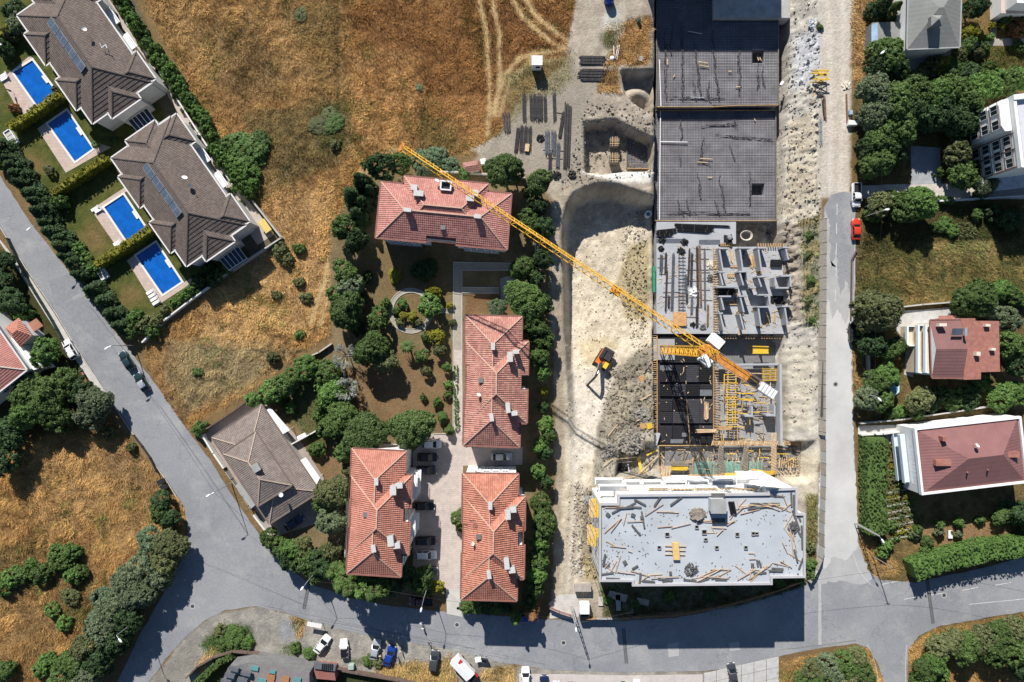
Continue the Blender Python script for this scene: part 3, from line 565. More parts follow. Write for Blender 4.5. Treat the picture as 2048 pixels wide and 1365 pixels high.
# ------------------------------------------------------------------ tiled roofs with real overlapping courses
def tile_mat(name, c1, c2, c3, w, h, bump=.6, mott=1.0):
    m = bpy.data.materials.new(name); m.use_nodes = True; n = m.node_tree.nodes; l = m.node_tree.links; b = n['Principled BSDF']
    b.inputs['Roughness'].default_value = .8; b.inputs['Specular IOR Level'].default_value = .2
    uv = n.new('ShaderNodeUVMap'); uv.uv_map = 'uv'; mp = n.new('ShaderNodeMapping'); mp.inputs['Scale'].default_value = (1/w, 1/h, 1); l.new(uv.outputs[0], mp.inputs[0])
    fl = n.new('ShaderNodeVectorMath'); fl.operation = 'FLOOR'; l.new(mp.outputs[0], fl.inputs[0]); wn_ = n.new('ShaderNodeTexWhiteNoise'); wn_.noise_dimensions = '2D'; l.new(fl.outputs[0], wn_.inputs['Vector'])
    r = n.new('ShaderNodeValToRGB'); e = r.color_ramp.elements; e[0].position = 0; e[1].position = 1; e[0].color = (*c1, 1); e[1].color = (*c3, 1); k = r.color_ramp.elements.new(.5); k.color = (*c2, 1)
    l.new(wn_.outputs['Value'], r.inputs[0])
    tc = n.new('ShaderNodeTexCoord'); nz = n.new('ShaderNodeTexNoise'); nz.inputs['Scale'].default_value = .35; nz.inputs['Detail'].default_value = 6; l.new(tc.outputs['Object'], nz.inputs['Vector'])
    mr = n.new('ShaderNodeMapRange'); mr.inputs['From Min'].default_value = .3; mr.inputs['From Max'].default_value = .7; mr.inputs['To Min'].default_value = 1-.2*mott; mr.inputs['To Max'].default_value = 1+.16*mott; l.new(nz.outputs['Fac'], mr.inputs['Value'])
    sc = n.new('ShaderNodeVectorMath'); sc.operation = 'SCALE'; l.new(r.outputs[0], sc.inputs[0]); l.new(mr.outputs[0], sc.inputs['Scale']); l.new(sc.outputs[0], b.inputs['Base Color'])
    sp = n.new('ShaderNodeSeparateXYZ'); l.new(mp.outputs[0], sp.inputs[0]); mm = n.new('ShaderNodeMath'); mm.operation = 'MULTIPLY'; mm.inputs[1].default_value = 2*math.pi; l.new(sp.outputs['X'], mm.inputs[0])
    sn = n.new('ShaderNodeMath'); sn.operation = 'SINE'; l.new(mm.outputs[0], sn.inputs[0]); bp = n.new('ShaderNodeBump'); bp.inputs['Strength'].default_value = bump; bp.inputs['Distance'].default_value = .055
    l.new(sn.outputs[0], bp.inputs['Height']); l.new(bp.outputs[0], b.inputs['Normal']); return m
def clip_v(poly, v, keep_above):
    out = []; n = len(poly)
    for i in range(n):
        a, b = poly[i], poly[(i+1) % n]; ia = (a[1] >= v) == keep_above or abs(a[1]-v) < 1e-9; ib = (b[1] >= v) == keep_above or abs(b[1]-v) < 1e-9
        if ia: out.append(a)
        if ia != ib and abs(b[1]-a[1]) > 1e-12:
            t = (v-a[1])/(b[1]-a[1]); out.append((a[0]+(b[0]-a[0])*t, v))
    return out
def inside(poly, x, y):
    c = False; n = len(poly)
    for i in range(n):
        (x0, y0), (x1, y1) = poly[i], poly[(i+1) % n]
        if (y0 > y) != (y1 > y) and x < (x1-x0)*(y-y0)/(y1-y0)+x0: c = not c
    return c
def courses(mb, pts, band=.5, t=.05):
    """roof slope with stepped courses; pts[0]->last eave point runs along the eave, the rest climbs"""
    if mb.uv is None: mb.uv = []
    p0 = pts[0]; e = (pts[1]-pts[0]).normalized(); top = max(pts, key=lambda p: p.z)
    nrm = e.cross(top-p0).normalized()
    if nrm.z < 0: nrm = -nrm
    g = nrm.cross(e).normalized()
    if g.z < 0: g = -g
    poly = [((p-p0).dot(e), (p-p0).dot(g)) for p in pts]; vmax = max(q[1] for q in poly); k = 0
    while k*band < vmax - 1e-4:
        lo, hi = k*band, (k+1)*band; c = clip_v(poly, lo, True); c = clip_v(c, hi, False) if len(c) > 2 else c
        if len(c) > 2:
            w = lambda q, s: p0 + e*q[0] + g*q[1] + nrm*s
            f = [w(q, t*(1-(q[1]-lo)/band)) for q in c]; mb.face(f); mb.uv += [(q[0], q[1]) for q in c]
            for a, b in zip(c, c[1:]+c[:1]):
                if abs(a[1]-lo) < 1e-6 and abs(b[1]-lo) < 1e-6 and abs(a[0]-b[0]) > .02 and inside(poly, (a[0]+b[0])/2, lo+.01):
                    mb.face([w(a, 0), w(b, 0), w(b, t), w(a, t)]); mb.uv += [(a[0], lo)]*4
        k += 1
class Roof:
    def __init__(s, band=.5, t=.05): s.mb = MB(); s.mb.uv = []; s.cap = MB(); s.wall = MB(); s.gut = MB(); s.band = band; s.t = t; s.n = 0
    def block(s, c00, c10, c11, c01, zr, f0=None, f1=None, inset=.45, z0=-.3, notch0=None, notch1=None, notch_d=1.3, caps=True, gutter=True, wall=True):
        """eave corners as Vectors (same z); ridge from side c00-c01 to side c10-c11; f = hip inset as a share of the ridge line, 0 = gable"""
        ze = c00.z; m0 = (c00+c01)/2; m1 = (c10+c11)/2; L = (m1-m0).length; hw = ((c00-c01).length+(c10-c11).length)/4
        f0 = hw/L if f0 is None else f0; f1 = hw/L if f1 is None else f1
        r0 = m0.lerp(m1, f0); r1 = m0.lerp(m1, 1-f1); r0.z = r1.z = zr
        def side(a, b, rb, ra, notch):
            if not notch: return [a, b, rb, ra]
            mid = (ra+rb)/2; e = (b-a).normalized(); nr = e.cross(mid-a).normalized(); g = nr.cross(e); g = g if g.z > 0 else -g
            pa, pb = a.lerp(b, notch[0]), a.lerp(b, notch[1]); return [a, pa, pa+g*notch_d, pb+g*notch_d, pb, b, rb, ra]
        def emit(pl): courses(s.mb, pl, s.band, s.t)
        emit(side(c00, c10, r1, r0, notch0)); emit(side(c11, c01, r0, r1, notch1))
        if f0 > 0: emit([c01, c00, r0])
        else: s.wall.face([c01+(m0-c01)*.04, c00+(m0-c00)*.04, r0-Vector((0,0,.06))])
        if f1 > 0: emit([c10, c11, r1])
        else: s.wall.face([c10+(m1-c10)*.04, c11+(m1-c11)*.04, r1-Vector((0,0,.06))])
        dz = Vector((0, 0, .09)); s.n += 1
        if caps:
            s.cap.bar(r0+dz, r1+dz, .24, .12)
            for c, r, f in ((c00, r0, f0), (c01, r0, f0), (c10, r1, f1), (c11, r1, f1)): s.cap.bar(c+dz, r+dz, .2, .1)
        q = [c00, c10, c11, c01]; cen = sum(q, Vector())/4; off = Vector((0, 0, -.03-.006*s.n))
        if gutter:
            for i, (a, b) in enumerate(zip(q, q[1:]+q[:1])):
                nt = notch0 if i == 0 else notch1 if i == 2 else None
                for x, y in ([(0, 1)] if not nt else [(0, nt[0]), (nt[1], 1)]): od = Vector(((b-a).y, -(b-a).x, 0)).normalized(); od = od if od.dot((a+b)/2-cen) > 0 else -od; s.gut.bar(a.lerp(b, x)+od*.09+Vector((0,0,.05)), a.lerp(b, y)+od*.09+Vector((0,0,.05)), .26, .16)
        if wall:
            a1 = (c10-c00).normalized(); b1 = (c01-c00).normalized(); i = inset
            w = [c00+a1*i+b1*i, c10-a1*i+b1*i, c11-a1*i-b1*i, c01+a1*i-b1*i]; pl = [w[0]]
            for k, nt in ((0, notch0), (1, None), (2, notch1), (3, None)):
                if nt:
                    a, b = w[k], w[(k+1) % 4]; d = b1 if k == 0 else -b1; dep = notch_d*.9
                    pl += [a.lerp(b, nt[0]), a.lerp(b, nt[0])+d*dep, a.lerp(b, nt[1])+d*dep, a.lerp(b, nt[1])]
                if k < 3: pl.append(w[k+1])
            s.wall.prism([(p.x, p.y) for p in pl], z0, ze-.02-.008*s.n)
            bt = [Vector((p.x, p.y, ze-.01-.006*s.n)) for p in q]
            if not notch0 and not notch1: s.mb.face(bt); s.mb.uv += [(0, 0)]*4
        return r0, r1
    def finish(s, th, tile, cap, wallm, gutm):
        s.wall.build('wall', wallm, th); r = s.mb.build('roof', tile, th)
        if s.cap.v: s.cap.build('ridge_cap', cap, r)
        if s.gut.v: s.gut.build('eave_gutter', gutm, r)
        return r
def window(th, c, d, nrm, w, h, frame=None):
    """window unit standing proud of a wall, c its centre, d along the wall, nrm outwards"""
    M = Matrix((d, nrm, Vector((0, 0, 1)))).transposed()
    g = MB().box(c+nrm*.03, (w, .06, h), M=M).build('window', M_glass, th); f = MB()
    for s in (-1, 1): f.box(c+nrm*.05+d*(s*w/2), (.09, .12, h+.09), M=M); f.box(c+nrm*.05+Vector((0,0,s*h/2)), (w-.09, .115, .09), M=M)
    f.box(c+nrm*.05, (.06, .10, h-.1), M=M); f.build('frame', frame or M_white, g)
def windows(th, a, b, zs, n, w=1.3, h=1.3, frame=None, margin=1.2):
    a = Vector((a.x, a.y, 0)); b = Vector((b.x, b.y, 0)); d = (b-a).normalized(); nrm = Vector((d.y, -d.x, 0)); L = (b-a).length
    for z in zs:
        for k in range(n):
            t = margin + (L-2*margin)*(k+.5)/n; window(th, a+d*t+Vector((0, 0, z)), d, nrm, w, h, frame)
def chimney(roof, u, v, h, su, sv, hh=1.5, rz=0.0, m=None, cap=True):
    c = P(u, v, h); b = MB().box(c-Vector((0,0,hh/2)), (px(su)*.94, px(sv)*.94, hh), rz).build('chimney', m or M_conc, roof)
    if cap:
        k = MB().box(c+Vector((0,0,.05)), (px(su)*.94+.16, px(sv)*.94+.16, .1), rz); 
        k.v += []; k.build('chimney_cap', M_conc if m is M_white else M_white, roof) if roof.parent is None else None
def dish(u, v, h, lab, r=.45, az=2.6):
    c = P(u, v, h); t = thing('satellite_dish', lab, 'dish', c, az, 'satellite dishes')
    mb = MB(); N = 14; R = Matrix.Rotation(math.radians(50), 3, 'X'); rows = []
    for k in range(4):
        rr = r*k/3; rows.append([R @ Vector((rr*math.cos(2*math.pi*i/N), rr*math.sin(2*math.pi*i/N), .35*rr*rr/r)) for i in range(N)])
    M = Matrix.Rotation(az, 3, 'Z')
    for k in range(3):
        for i in range(N): mb.face([c+Vector((0,0,.7))+M @ rows[k][i], c+Vector((0,0,.7))+M @ rows[k][(i+1) % N], c+Vector((0,0,.7))+M @ rows[k+1][(i+1) % N], c+Vector((0,0,.7))+M @ rows[k+1][i]])
    mb.build('reflector', M_white, t); MB().tube(c-Vector((0,0,.6)), c+Vector((0,0,.65)), .04).build('mast', M_steel, t)
    MB().tube(c+Vector((0,0,.7)), c+Vector((0,0,.7))+M @ (R @ Vector((0,0,.55))), .025).build('feed_arm', M_steel, t)

T_villa = tile_mat('grey_brown_tiles', (.112,.086,.072), (.134,.106,.091), (.16,.127,.11), .33, .4, .5, .6)
T_red1 = tile_mat('pink_red_tiles', (.36,.155,.13), (.41,.185,.155), (.48,.235,.195), .40, .4, .7, .7)
T_red2 = tile_mat('mottled_red_tiles', (.34,.155,.13), (.41,.19,.15), (.49,.265,.20), .42, .6, .8, 1.1)
T_red3 = tile_mat('orange_red_tiles', (.39,.16,.115), (.44,.185,.135), (.50,.225,.165), .40, .4, .8, .7)
T_red4 = tile_mat('patchy_orange_tiles', (.39,.155,.105), (.45,.18,.125), (.52,.235,.16), .42, .5, .8, 1.0)
T_brown = tile_mat('taupe_tiles', (.19,.15,.132), (.225,.185,.163), (.26,.215,.19), .38, .4, .7, .8)
M_capv = mat('dark_ridge', (.09,.075,.068), .8, .2, 3); M_capr = mat('pale_ridge_mortar', (.50,.33,.25), .85, .2, 3); M_capb = mat('tan_ridge', (.42,.33,.26), .85, .2, 3)
M_gutv = mat('white_gutter', (.62,.60,.58), .6, .05, 2); M_gutr = mat('brown_gutter', (.22,.10,.08), .7, .2, 2)

# ---- the two villas (one built, one copied)
def VV(A, B, h): return P(.571*A+.821*B, .821*A-.571*B, h)
ZE = 7.0; cvl = VV(520, 75, 0)
villa = thing('villa', 'lower grey-roofed villa with a row of solar panels beside the dry field', 'house', Vector((cvl.x, cvl.y, 0)), 0, 'grey-roofed villas')
R = Roof(.78, .075); q = lambda a0, a1, b0, b1: (VV(a0,b0,ZE), VV(a1,b0,ZE), VV(a1,b1,ZE), VV(a0,b1,ZE)); PIT = .45; zr = lambda wpx: ZE + PIT*wpx/2/PXM*(1-ZE/HC)
R.block(*q(387, 651, 2, 147), zr(145))
for b0, b1, a0, a1 in ((45, 117, 375, 440), (40, 110, 665, 600)):                       # end projections
    R.block(VV(a0,b0,ZE), VV(a1,b0,ZE), VV(a1,b1,ZE), VV(a0,b1,ZE), zr(b1-b0), None, 0)
for a0, a1, b0, b1 in ((426, 502, -8, 50), (537, 611, -9, 50), (389, 456, 160, 100), (582, 649, 157, 100)):   # side projections
    R.block(VV(a0,b0,ZE), VV(a0,b1,ZE), VV(a1,b1,ZE), VV(a1,b0,ZE), zr(a1-a0), None, 0)
M_vwall = mat('villa_render', (.55,.53,.50), .8, .06, .8)
vr = R.finish(villa, T_villa, M_capv, M_vwall, M_gutv)
M_sol = mat('solar_collector_glass', (.10,.125,.16), .12, .25, .8, spec=.7); av = (VV(500,50,9)-VV(400,50,9)).normalized(); bv = (VV(400,100,9)-VV(400,0,9)).normalized()
nvec = (bv*1 + Vector((0,0,PIT))).normalized(); nv = av.cross(nvec); nv = nv if nv.z > 0 else -nv
for i in range(8):
    A = 438+i*14.2+(i//2)*2.2; c = VV(A+7, 49, 10.0); M = Matrix((av, nvec, nv)).transposed()
    p = MB().box(c, (px(12.6), 1.62, .09), M=M).build('solar_panel', M_sol, villa); f = MB()
    for s in (-1, 1): f.box(c+nvec*(s*.83), (px(13.2), .07, .13), M=M); f.box(c+av*(s*px(6.4)), (.06, 1.6, .13), M=M)
    f.box(c-nv*.2+nvec*.6, (.06, .06, .4), M=M); f.build('frame', M_steel, p)
cons = MB(); cz = 3.0; g0, g1, g2, g3 = [VV(.571*(u+188)+.821*(v+285), .821*(u+188)-.571*(v+285), cz) for u, v in ((250.5,234),(288,208),(304,231.7),(268,255.5))]
for k in range(5):
    a, b = g0.lerp(g1, k/5), g0.lerp(g1, (k+1)/5); c, d = g3.lerp(g2, (k+1)/5), g3.lerp(g2, k/5); dn = Vector((0,0,-.5))
    if k == 0: con = MB().box((g0+g2)/2-Vector((0,0,1.9)), (.3,.3,2.6)).build('conservatory', M_white, villa)
    MB().face([a, b, c+dn, d+dn]).build('glass_pane', mat('conservatory_glass', (.015,.025,.045), .1, .1, 2, spec=.6), con)
fr = MB(); dn = Vector((0,0,-.45))
for k in range(6): fr.bar(g0.lerp(g1, k/5)+Vector((0,0,.05)), g3.lerp(g2, k/5)+dn, .09, .09)
fr.bar(g0, g1, .1); fr.bar(g3+dn, g2+dn, .12)
for p in (g2, g3): fr.tube(p+dn, Vector((p.x, p.y, 0)), .06)
fr.build('frame', M_white, con)
# glazed doors and balcony on the faces seen from above
wa, wb = VV(646, 6, 0), VV(646, 143, 0); windows(villa, wa, wb, (1.6, 4.9), 6, 1.5, 1.6)
bal = MB(); o0, o1 = VV(651, 52, 3.3), VV(651, 100, 3.3); out = (VV(700,50,0)-VV(600,50,0)).normalized()*1.6
bal.prism([(p.x, p.y) for p in (o0, o1, o1+out, o0+out)], 3.1, 3.3); bal.bar(o0+out+Vector((0,0,1)), o1+out+Vector((0,0,1)), .06); bal.bar(o0+Vector((0,0,1)), o0+out+Vector((0,0,1)), .06); bal.bar(o1+Vector((0,0,1)), o1+out+Vector((0,0,1)), .06)
bal.build('balcony', M_white, villa)
for A, s in ((470, 1), (530, -1)):
    lw = MB(); a = VV(A, 150, 2.5); b = VV(A+34, 150, 2.5); o = bv*1.5
    lw.prism([(p.x, p.y) for p in (a, b, b+o, a+o)], 2.4, 2.6); lw.bar(a+o+Vector((0,0,.9)), b+o+Vector((0,0,.9)), .07); lw.build('side_balcony', M_white, villa)
villa2 = copy_tree(villa); shift = Vector((-188, 285, 0))*(1-ZE/HC)/PXM; villa2.location = villa.location + shift
villa2['label'] = 'upper grey-roofed villa with solar panels in the top left corner'
dish(372, 358, 10.2, 'white satellite dish on the lower villa roof', .55); dish(383, 373, 10.0, 'small white satellite dish lower on the lower villa roof', .35, 1.2)
dish(172, 62, 10.2, 'grey satellite dish on the upper villa roof', .5, 2.0)
at = MB(); c = P(204, 96, 9.6); at.bar(c, c+Vector((.9,.5,.3)), .12); at.bar(c+Vector((.9,.5,.3)), c+Vector((1.2,-.2,.3)), .12); at.bar(c, c+Vector((-.3,.9,.3)), .12); at.tube(c+Vector((.5,.3,-.9)), c+Vector((.5,.3,.3)), .06)
tag(at.build('roof_aerial', M_white), 'white bent aerial frame on the upper villa roof', 'aerial')

# ---- red-tiled apartment houses
def apartments(name, label, main, wing, ze, zr1, zr2, tile, chims, wn=None, en=None, wcol=None):
    c = sum((P(u, v, ze) for u, v in main), Vector())/4
    t = thing('apartment_house', label, 'house', Vector((c.x, c.y, 0)), 0, 'red-tiled apartment houses')
    R = Roof(.46, .06); R.block(*[P(u, v, ze) for u, v in main], zr1, notch0=wn); R.block(*[P(u, v, ze) for u, v in wing], zr2, notch1=en, notch_d=1.5)
    r = R.finish(t, tile, M_capr, wcol or M_white, M_gutr)
    for i, ch in enumerate(chims):
        u, v, su, sv = ch[:4]; hh = ch[4] + zr1 - 10.85
        cc = P(u, v, hh); b = MB().box(cc-Vector((0,0,.9)), (px(su)*.93, px(sv)*.93, 1.8), .03*i).build('chimney', M_conc, r)
        MB().box(cc+Vector((0,0,.06)), (px(su)*.93+.2, px(sv)*.93+.2, .12), .03*i).build('chimney_cap', mat('chimney_cap_slab', (.50,.49,.47), .85, .12, 2), r)
    return t, r
# order of corners: c00,c10 along the west eave (north to south), c11,c01 along the east eave
r2, rf2 = apartments('b', 'mottled red-tiled house in the middle of the row beside the excavation', [(930.8,631),(926.4,891),(1039,895),(1044,633.5)], [(932,684),(931,847),(1053.8,847),(1057,682.5)], 8.5, 11.4, 12.0, T_red2,
    [(986,693,6,12,11.6),(1020,714,9,18,11.6),(1032,704,10,6,11.3),(1016,816,7,18,11.6),(1029,827,10,7,11.3),(983,835,6,14,11.6)], wn=(.385,.61), en=(.42,.58))
r3, rf3 = apartments('c', 'orange-red tiled house between the grey house and the parking court', [(704,897),(693,1147),(801.8,1154),(812.7,903)], [(702,952),(696,1108),(817.8,1110),(824.4,950)], 11, 13.8, 14.4, T_red3,
    [(752.5,964,6,12,11.5),(786,981,10,17,11.5),(798,972,12,8,11.2),(781,1083,10,18,11.5),(793,1092,12,9,11.2),(747,1098,7,12,11.5)], wn=(.40,.63), en=(.42,.58))
r4, rf4 = apartments('d', 'orange tiled house nearest the lower street, patchy tiles', [(925.7,947),(922,1199),(1033.5,1202),(1037,948)], [(928,993),(925,1158),(1047.6,1158.6),(1050.6,992.6)], 11, 13.8, 14.4, T_red4,
    [(980.5,1012,6,13,11.5),(1016,1030,8,17,11.5),(1026,1020,11,9,11.2),(1013.5,1128,8,20,11.5),(1024,1141,11,9,11.2),(978,1150,6,14,11.5)], wn=(.40,.63), en=(.42,.58))
# the northern house lies crosswise: c00,c10 along the north eave (east to west)
c1 = P(885,430,8); r1 = thing('apartment_house', 'pink-red tiled house under the crane jib, lying crosswise', 'house', Vector((c1.x, c1.y, 0)), 0, 'red-tiled apartment houses')
R = Roof(.46, .06); R.block(P(1023,388,8), P(762.5,364,8), P(751,476,8), P(1014,500,8), 10.8, notch1=(.385,.61), notch_d=1.5)
R.block(P(976.7,368,8), P(808.8,352.5,8), P(800,470,8), P(968,486,8), 11.2, .28, .28)
rf1 = R.finish(r1, T_red1, M_capr, M_white, M_gutr)
for i, (u, v, su, sv, hh) in enumerate(((828,375,11,9,11.2),(837,387,18,9,11.4),(815,420,13,6,11.6),(955,433,12,6,11.6),(951,386,9,10,11.3),(940,397,14,9,11.2))):
    cc = P(u, v, hh); MB().box(cc-Vector((0,0,.9)), (px(su)*.93, px(sv)*.93, 1.8), -.08).build('chimney', M_conc, rf1); MB().box(cc+Vector((0,0,.06)), (px(su)*.93+.2, px(sv)*.93+.2, .12), -.08).build('chimney_cap', mat('chimney_cap_slab', (.5,.5,.5)), rf1)
rw = MB(); cc = P(892,372,9.9)
for dx, dy, sx, sy in ((0,.85,2.1,.25),(0,-.85,2.1,.25),(-1.0,0,.25,1.5),(1.0,0,.25,1.5)): rw.box(cc+Vector((dx,dy,0)), (sx,sy,.9), -.09)
rw.build('light_well', M_white, rf1); MB().box(P(892,372,9.6), (1.8,1.5,.1), -.09).build('light_well_floor', M_dark, rf1)
for rf, u, v, hh in ((rf1,886,455,9.6),(rf2,962,761,10.6),(rf3,732,1030,13.1),(rf4,957,1074,13.2)):
    MB().box(P(u,v,hh), (1.0,.95,.34)).build('skylight', M_concd, rf)
# facades seen from above
S = P(751,476,8); E = P(1014,500,8)
windows(r1, P(757,480.5,8)+Vector((0,.35,0)), P(848,490,8)+Vector((0,.5,0)), (1.4,4.2,6.6), 5, 1.3, 1.3); windows(r1, P(913,496,8)+Vector((0,.42,0)), P(1008,504,8)+Vector((0,.42,0)), (1.4,4.2,6.6), 5, 1.3, 1.3)
windows(r3, P(797,1152,11), P(813,1112,11), (1.5,4.3,7.0,9.7), 2, 1.2, 1.3); windows(r3, P(809,953,11)-Vector((.4,0,0)), P(811.5,905,11)-Vector((.4,0,0)), (1.5,4.3,7.0,9.7), 2, 1.2, 1.3)
windows(r4, P(1032,951.8,11), P(931,951.8,11), (1.5,4.3,7.0,9.6), 4, 1.2, 1.2)
for r, u0, v0, u1, v1 in ((r3,822,955,820,1004),(r3,818,1046,817,1080)):
    for z in (2.9, 5.7, 8.5):
        a, b = P(u0,v0,11), P(u1,v1,11); b_ = MB().prism([(a.x-.6,a.y),(a.x+1.0,a.y),(b.x+1.0,b.y),(b.x-.6,b.y)], z-.12, z); b_.bar((a.x+.95,a.y,z+.9),(b.x+.95,b.y,z+.9),.08)
        k = 0
        while k <= 8: p = a.lerp(b, k/8); b_.bar((p.x+.95,p.y,z),(p.x+.95,p.y,z+.9),.05); k += 1
        b_.build('balcony', M_white, r)
ac = MB()
for u, v in ((958,941),(951,936)): ac.box(P(u,v,9.0), (.9,.5,.7))
ac.build('air_conditioner', M_white, r4)
MB().box(P(1046,994,10.2)-Vector((.1,0,0)), (.8,.8,.7)).build('air_conditioner', M_white, r4)
dish(957,790,10.3,'white satellite dish on the mottled red roof beside the garden path',.42); dish(945,1086,12.4,'white satellite dish on the patchy orange roof by the court',.42,2.2); dish(874,364,9.4,'grey satellite dish beside the light well of the pink roof',.5)
an = MB(); c = P(946,1040,12.6)
an.tube(c-Vector((0,0,1)), c+Vector((0,0,1.6)), .03)
for k in range(5): an.bar(c+Vector((-.5,0,.4+k*.25)), c+Vector((.5,.1*k-.2,.4+k*.25)), .04)
tag(an.build('roof_aerial', M_dark), 'rusty comb aerial on the patchy orange roof', 'aerial')

# ---- taupe-roofed house by the western road
c = P(525,925,0); hb = thing('bungalow', 'taupe-roofed house with a raised upper roof beside the western road', 'house', c)
R = Roof(.5, .06); Q = lambda pts, z: [P(u, v, z) for u, v in pts]
n_, e_, s_, w_ = Q([(522.9,809.5),(639.8,983.3),(538.8,1048),(424,875.4)], 4.3)
R.block(w_, s_, e_, n_, 6.7, .30, .27)
n2, e2, s2, w2 = Q([(511.5,864),(584,970.8),(516,1012),(446.8,908)], 6.6)
R.block(w2, s2, e2, n2, 8.3, .34, .34, z0=3.5)
rb = R.finish(hb, T_brown, M_capb, mat('house_render', (.5,.47,.42), .8, .1, 1), mat('brown_eave', (.16,.12,.10), .8, .1, 1))
cc = P(513,936,8.6); MB().box(cc-Vector((0,0,.6)), (1.25,1.3,1.7), .55).build('chimney', M_conc, rb); MB().box(cc+Vector((0,0,.3)), (1.5,1.55,.14), .55).build('chimney_cap', M_conc, rb)
aw = MB(); a = Q([(533,820),(541,816),(579.6,860.6),(566,868.6)], 3.0); aw.prism([(p.x,p.y) for p in a], 2.86, 3.0); aw.bar(a[2]-Vector((.2,-.2,0)), Vector((a[2].x-.2,a[2].y+.2,0)), .1); aw.build('awning', M_white, hb)
aw = MB(); a = Q([(600,921),(611.5,915),(640,956),(633,969.6)], 3.0); aw.prism([(p.x,p.y) for p in a], 2.86, 3.0); aw.bar(a[2]-Vector((.2,-.2,0)), Vector((a[2].x-.2,a[2].y+.2,0)), .1); aw.build('awning', M_white, hb)
aw = MB(); a = Q([(470.5,972.6),(479,964.5),(511,1010),(502,1018)], 3.2); aw.prism([(p.x,p.y) for p in a], 3.0, 3.2); aw.build('canopy_slab', M_conc, hb)
dish(563,989,6.6,'white satellite dish in the shade on the taupe roof',.5,2.2)
# ---- white-walled red-roofed house at the left edge
c = P(20,700,0); hl = thing('house', 'red-roofed white house cut by the left edge of the photo', 'house', c)
R = Roof(.5,.06); e_, n_, w_, s_ = Q([(54,740),(-56,582),(-190,690),(-70,838)], 6.8); R.block(n_, e_, s_, w_, 10.4); rl = R.finish(hl, tile_mat('russet_tiles', (.36,.16,.135), (.40,.18,.15), (.44,.20,.165), .4,.4,.5,.6), M_cream, M_white, M_gutv)
tr = MB(); a = Q([(25,668),(34,684),(86,736),(60,742),(20,690)], 4.2); tr.prism([(p.x,p.y) for p in a], 0, 4.2); tr.build('terrace_wing', M_white, hl)
R = Roof(.5,.05); a = Q([(10,656),(38,636),(64,672),(40,694)], 4.9); R.block(a[0],a[1],a[2],a[3],6.2,.35,.35); R.wall.build('porch_wall', M_white, hl); pr = R.mb.build('porch_roof', MATS.get('russet') or T_red3, hl)
R = Roof(.4,.05); a = Q([(18,664),(32,652),(38,668),(26,678)], 5.6); R.block(a[0],a[1],a[2],a[3],6.1); R.wall.build('dormer_wall', M_white, hl); R.mb.build('dormer_roof', T_red3, hl)
a = Q([(50,652),(72,637),(86,652),(66,665)], 2.6); MB().prism([(p.x,p.y) for p in a], 2.4, 2.6).build('entrance_roof', mat('terracotta_slab', (.33,.15,.10), .8, .1, 1), hl)
windows(hl, P(-20,800,6.8)+Vector((.3,.3,0)), P(50,743,6.8)+Vector((-.3,.3,0)), (2.0,5.0), 3, 1.3, 1.2); windows(hl, P(60,742,4.2), P(86,736,4.2), (1.8,), 1, 1.0, 1.0)
# ---- right-hand houses
def metal_mat(name, col, var=.1):
    return mat(name, col, .5, var, .25, spec=.35, stretch=(1, 4, 1))
c = P(1930,695,0); he = thing('house', 'brown-roofed house with white terraced balconies right of the flowering tree', 'house', c)
R = Roof(.7,.03); a = Q([(1860,641),(1863.8,756),(1926,756),(1921,640)], 7.2); R.block(a[0],a[3],a[2],a[1],9.0,0,0); R.cap = MB(); re_ = R.finish(he, tile_mat('brown_sheet_roof', (.205,.105,.098), (.21,.108,.10), (.215,.11,.103), .5,.7,.25,.5), M_capr, M_white, M_gutr)
lo = MB(); a = Q([(1921,637),(1950.5,637),(1951,642),(1998,642.5),(2000,743.8),(1962,744.8),(1962,759),(1926.7,760)], 6.6); lo.prism([(p.x,p.y) for p in a], -.3, 6.2); lo.build('lower_wing', M_white, he)
lr = MB(); lr.prism([(p.x,p.y) for p in a], 6.22, 6.6); lr2 = lr.build('terracotta_roof', mat('terracotta_sheet', (.31,.135,.105), .8, .22, 1.2, .3, 3), he)
for u, v, su, sv, hh in ((1957,708,8,8,7.6),(1987,699,9,5,7.4),(1976,651,10,5,7.4),(1886,650,15,6,9.2)): MB().box(P(u,v,hh)-Vector((0,0,.5)), (px(su)*.94,px(sv)*.94,1.1)).build('chimney', M_cream, he)
sp = P(1915,664,9.4); s = MB().box(sp, (2.2,1.4,.1), M=Matrix.Rotation(math.radians(18),3,'X')).build('solar_panel', M_sol, he); MB().tube(sp+Vector((1.5,-.8,.3)), sp+Vector((1.5,.8,.3)), .32, n=12).build('water_tank', M_steel, he)
M_terr = mat('cream_terrace_floor', (.60,.50,.38), .8, .1, 1)
for i, (u0, u1, h) in enumerate(((1814,1834,2.6),(1836,1849,4.6),(1851,1859,6.2))):
    v0, v1 = (653,692) if i == 0 else (651,746); a = Q([(u0,v0),(u1,v0),(u1,v1),(u0,v1)], h); MB().prism([(p.x,p.y) for p in a], 0, h-.05*i).build('terrace_floor', M_terr, he)
    par = MB(); b = Q([(u0,v0),(u0+3.4,v0),(u0+3.4,v1),(u0,v1)], h+.9); par.prism([(p.x,p.y) for p in b], h, h+.9)
    for vv in (v0, v1):
        e0, e1 = P(u0+3.6,vv,h+.9), P(u1-.5,vv,h+.9); par.bar(e0-Vector((0,0,.45)), e1-Vector((0,0,.45)), .2, .86)
    par.build('parapet', mat('white_parapet', (.66,.72,.72), .7, .05, 1), he)
a = Q([(1878,632),(1913,631),(1915,640),(1879,640)], 4.0); MB().prism([(p.x,p.y) for p in a], 3.8, 4.0).build('porch_roof', mat('terracotta_sheet',(.3,.13,.1)), he)
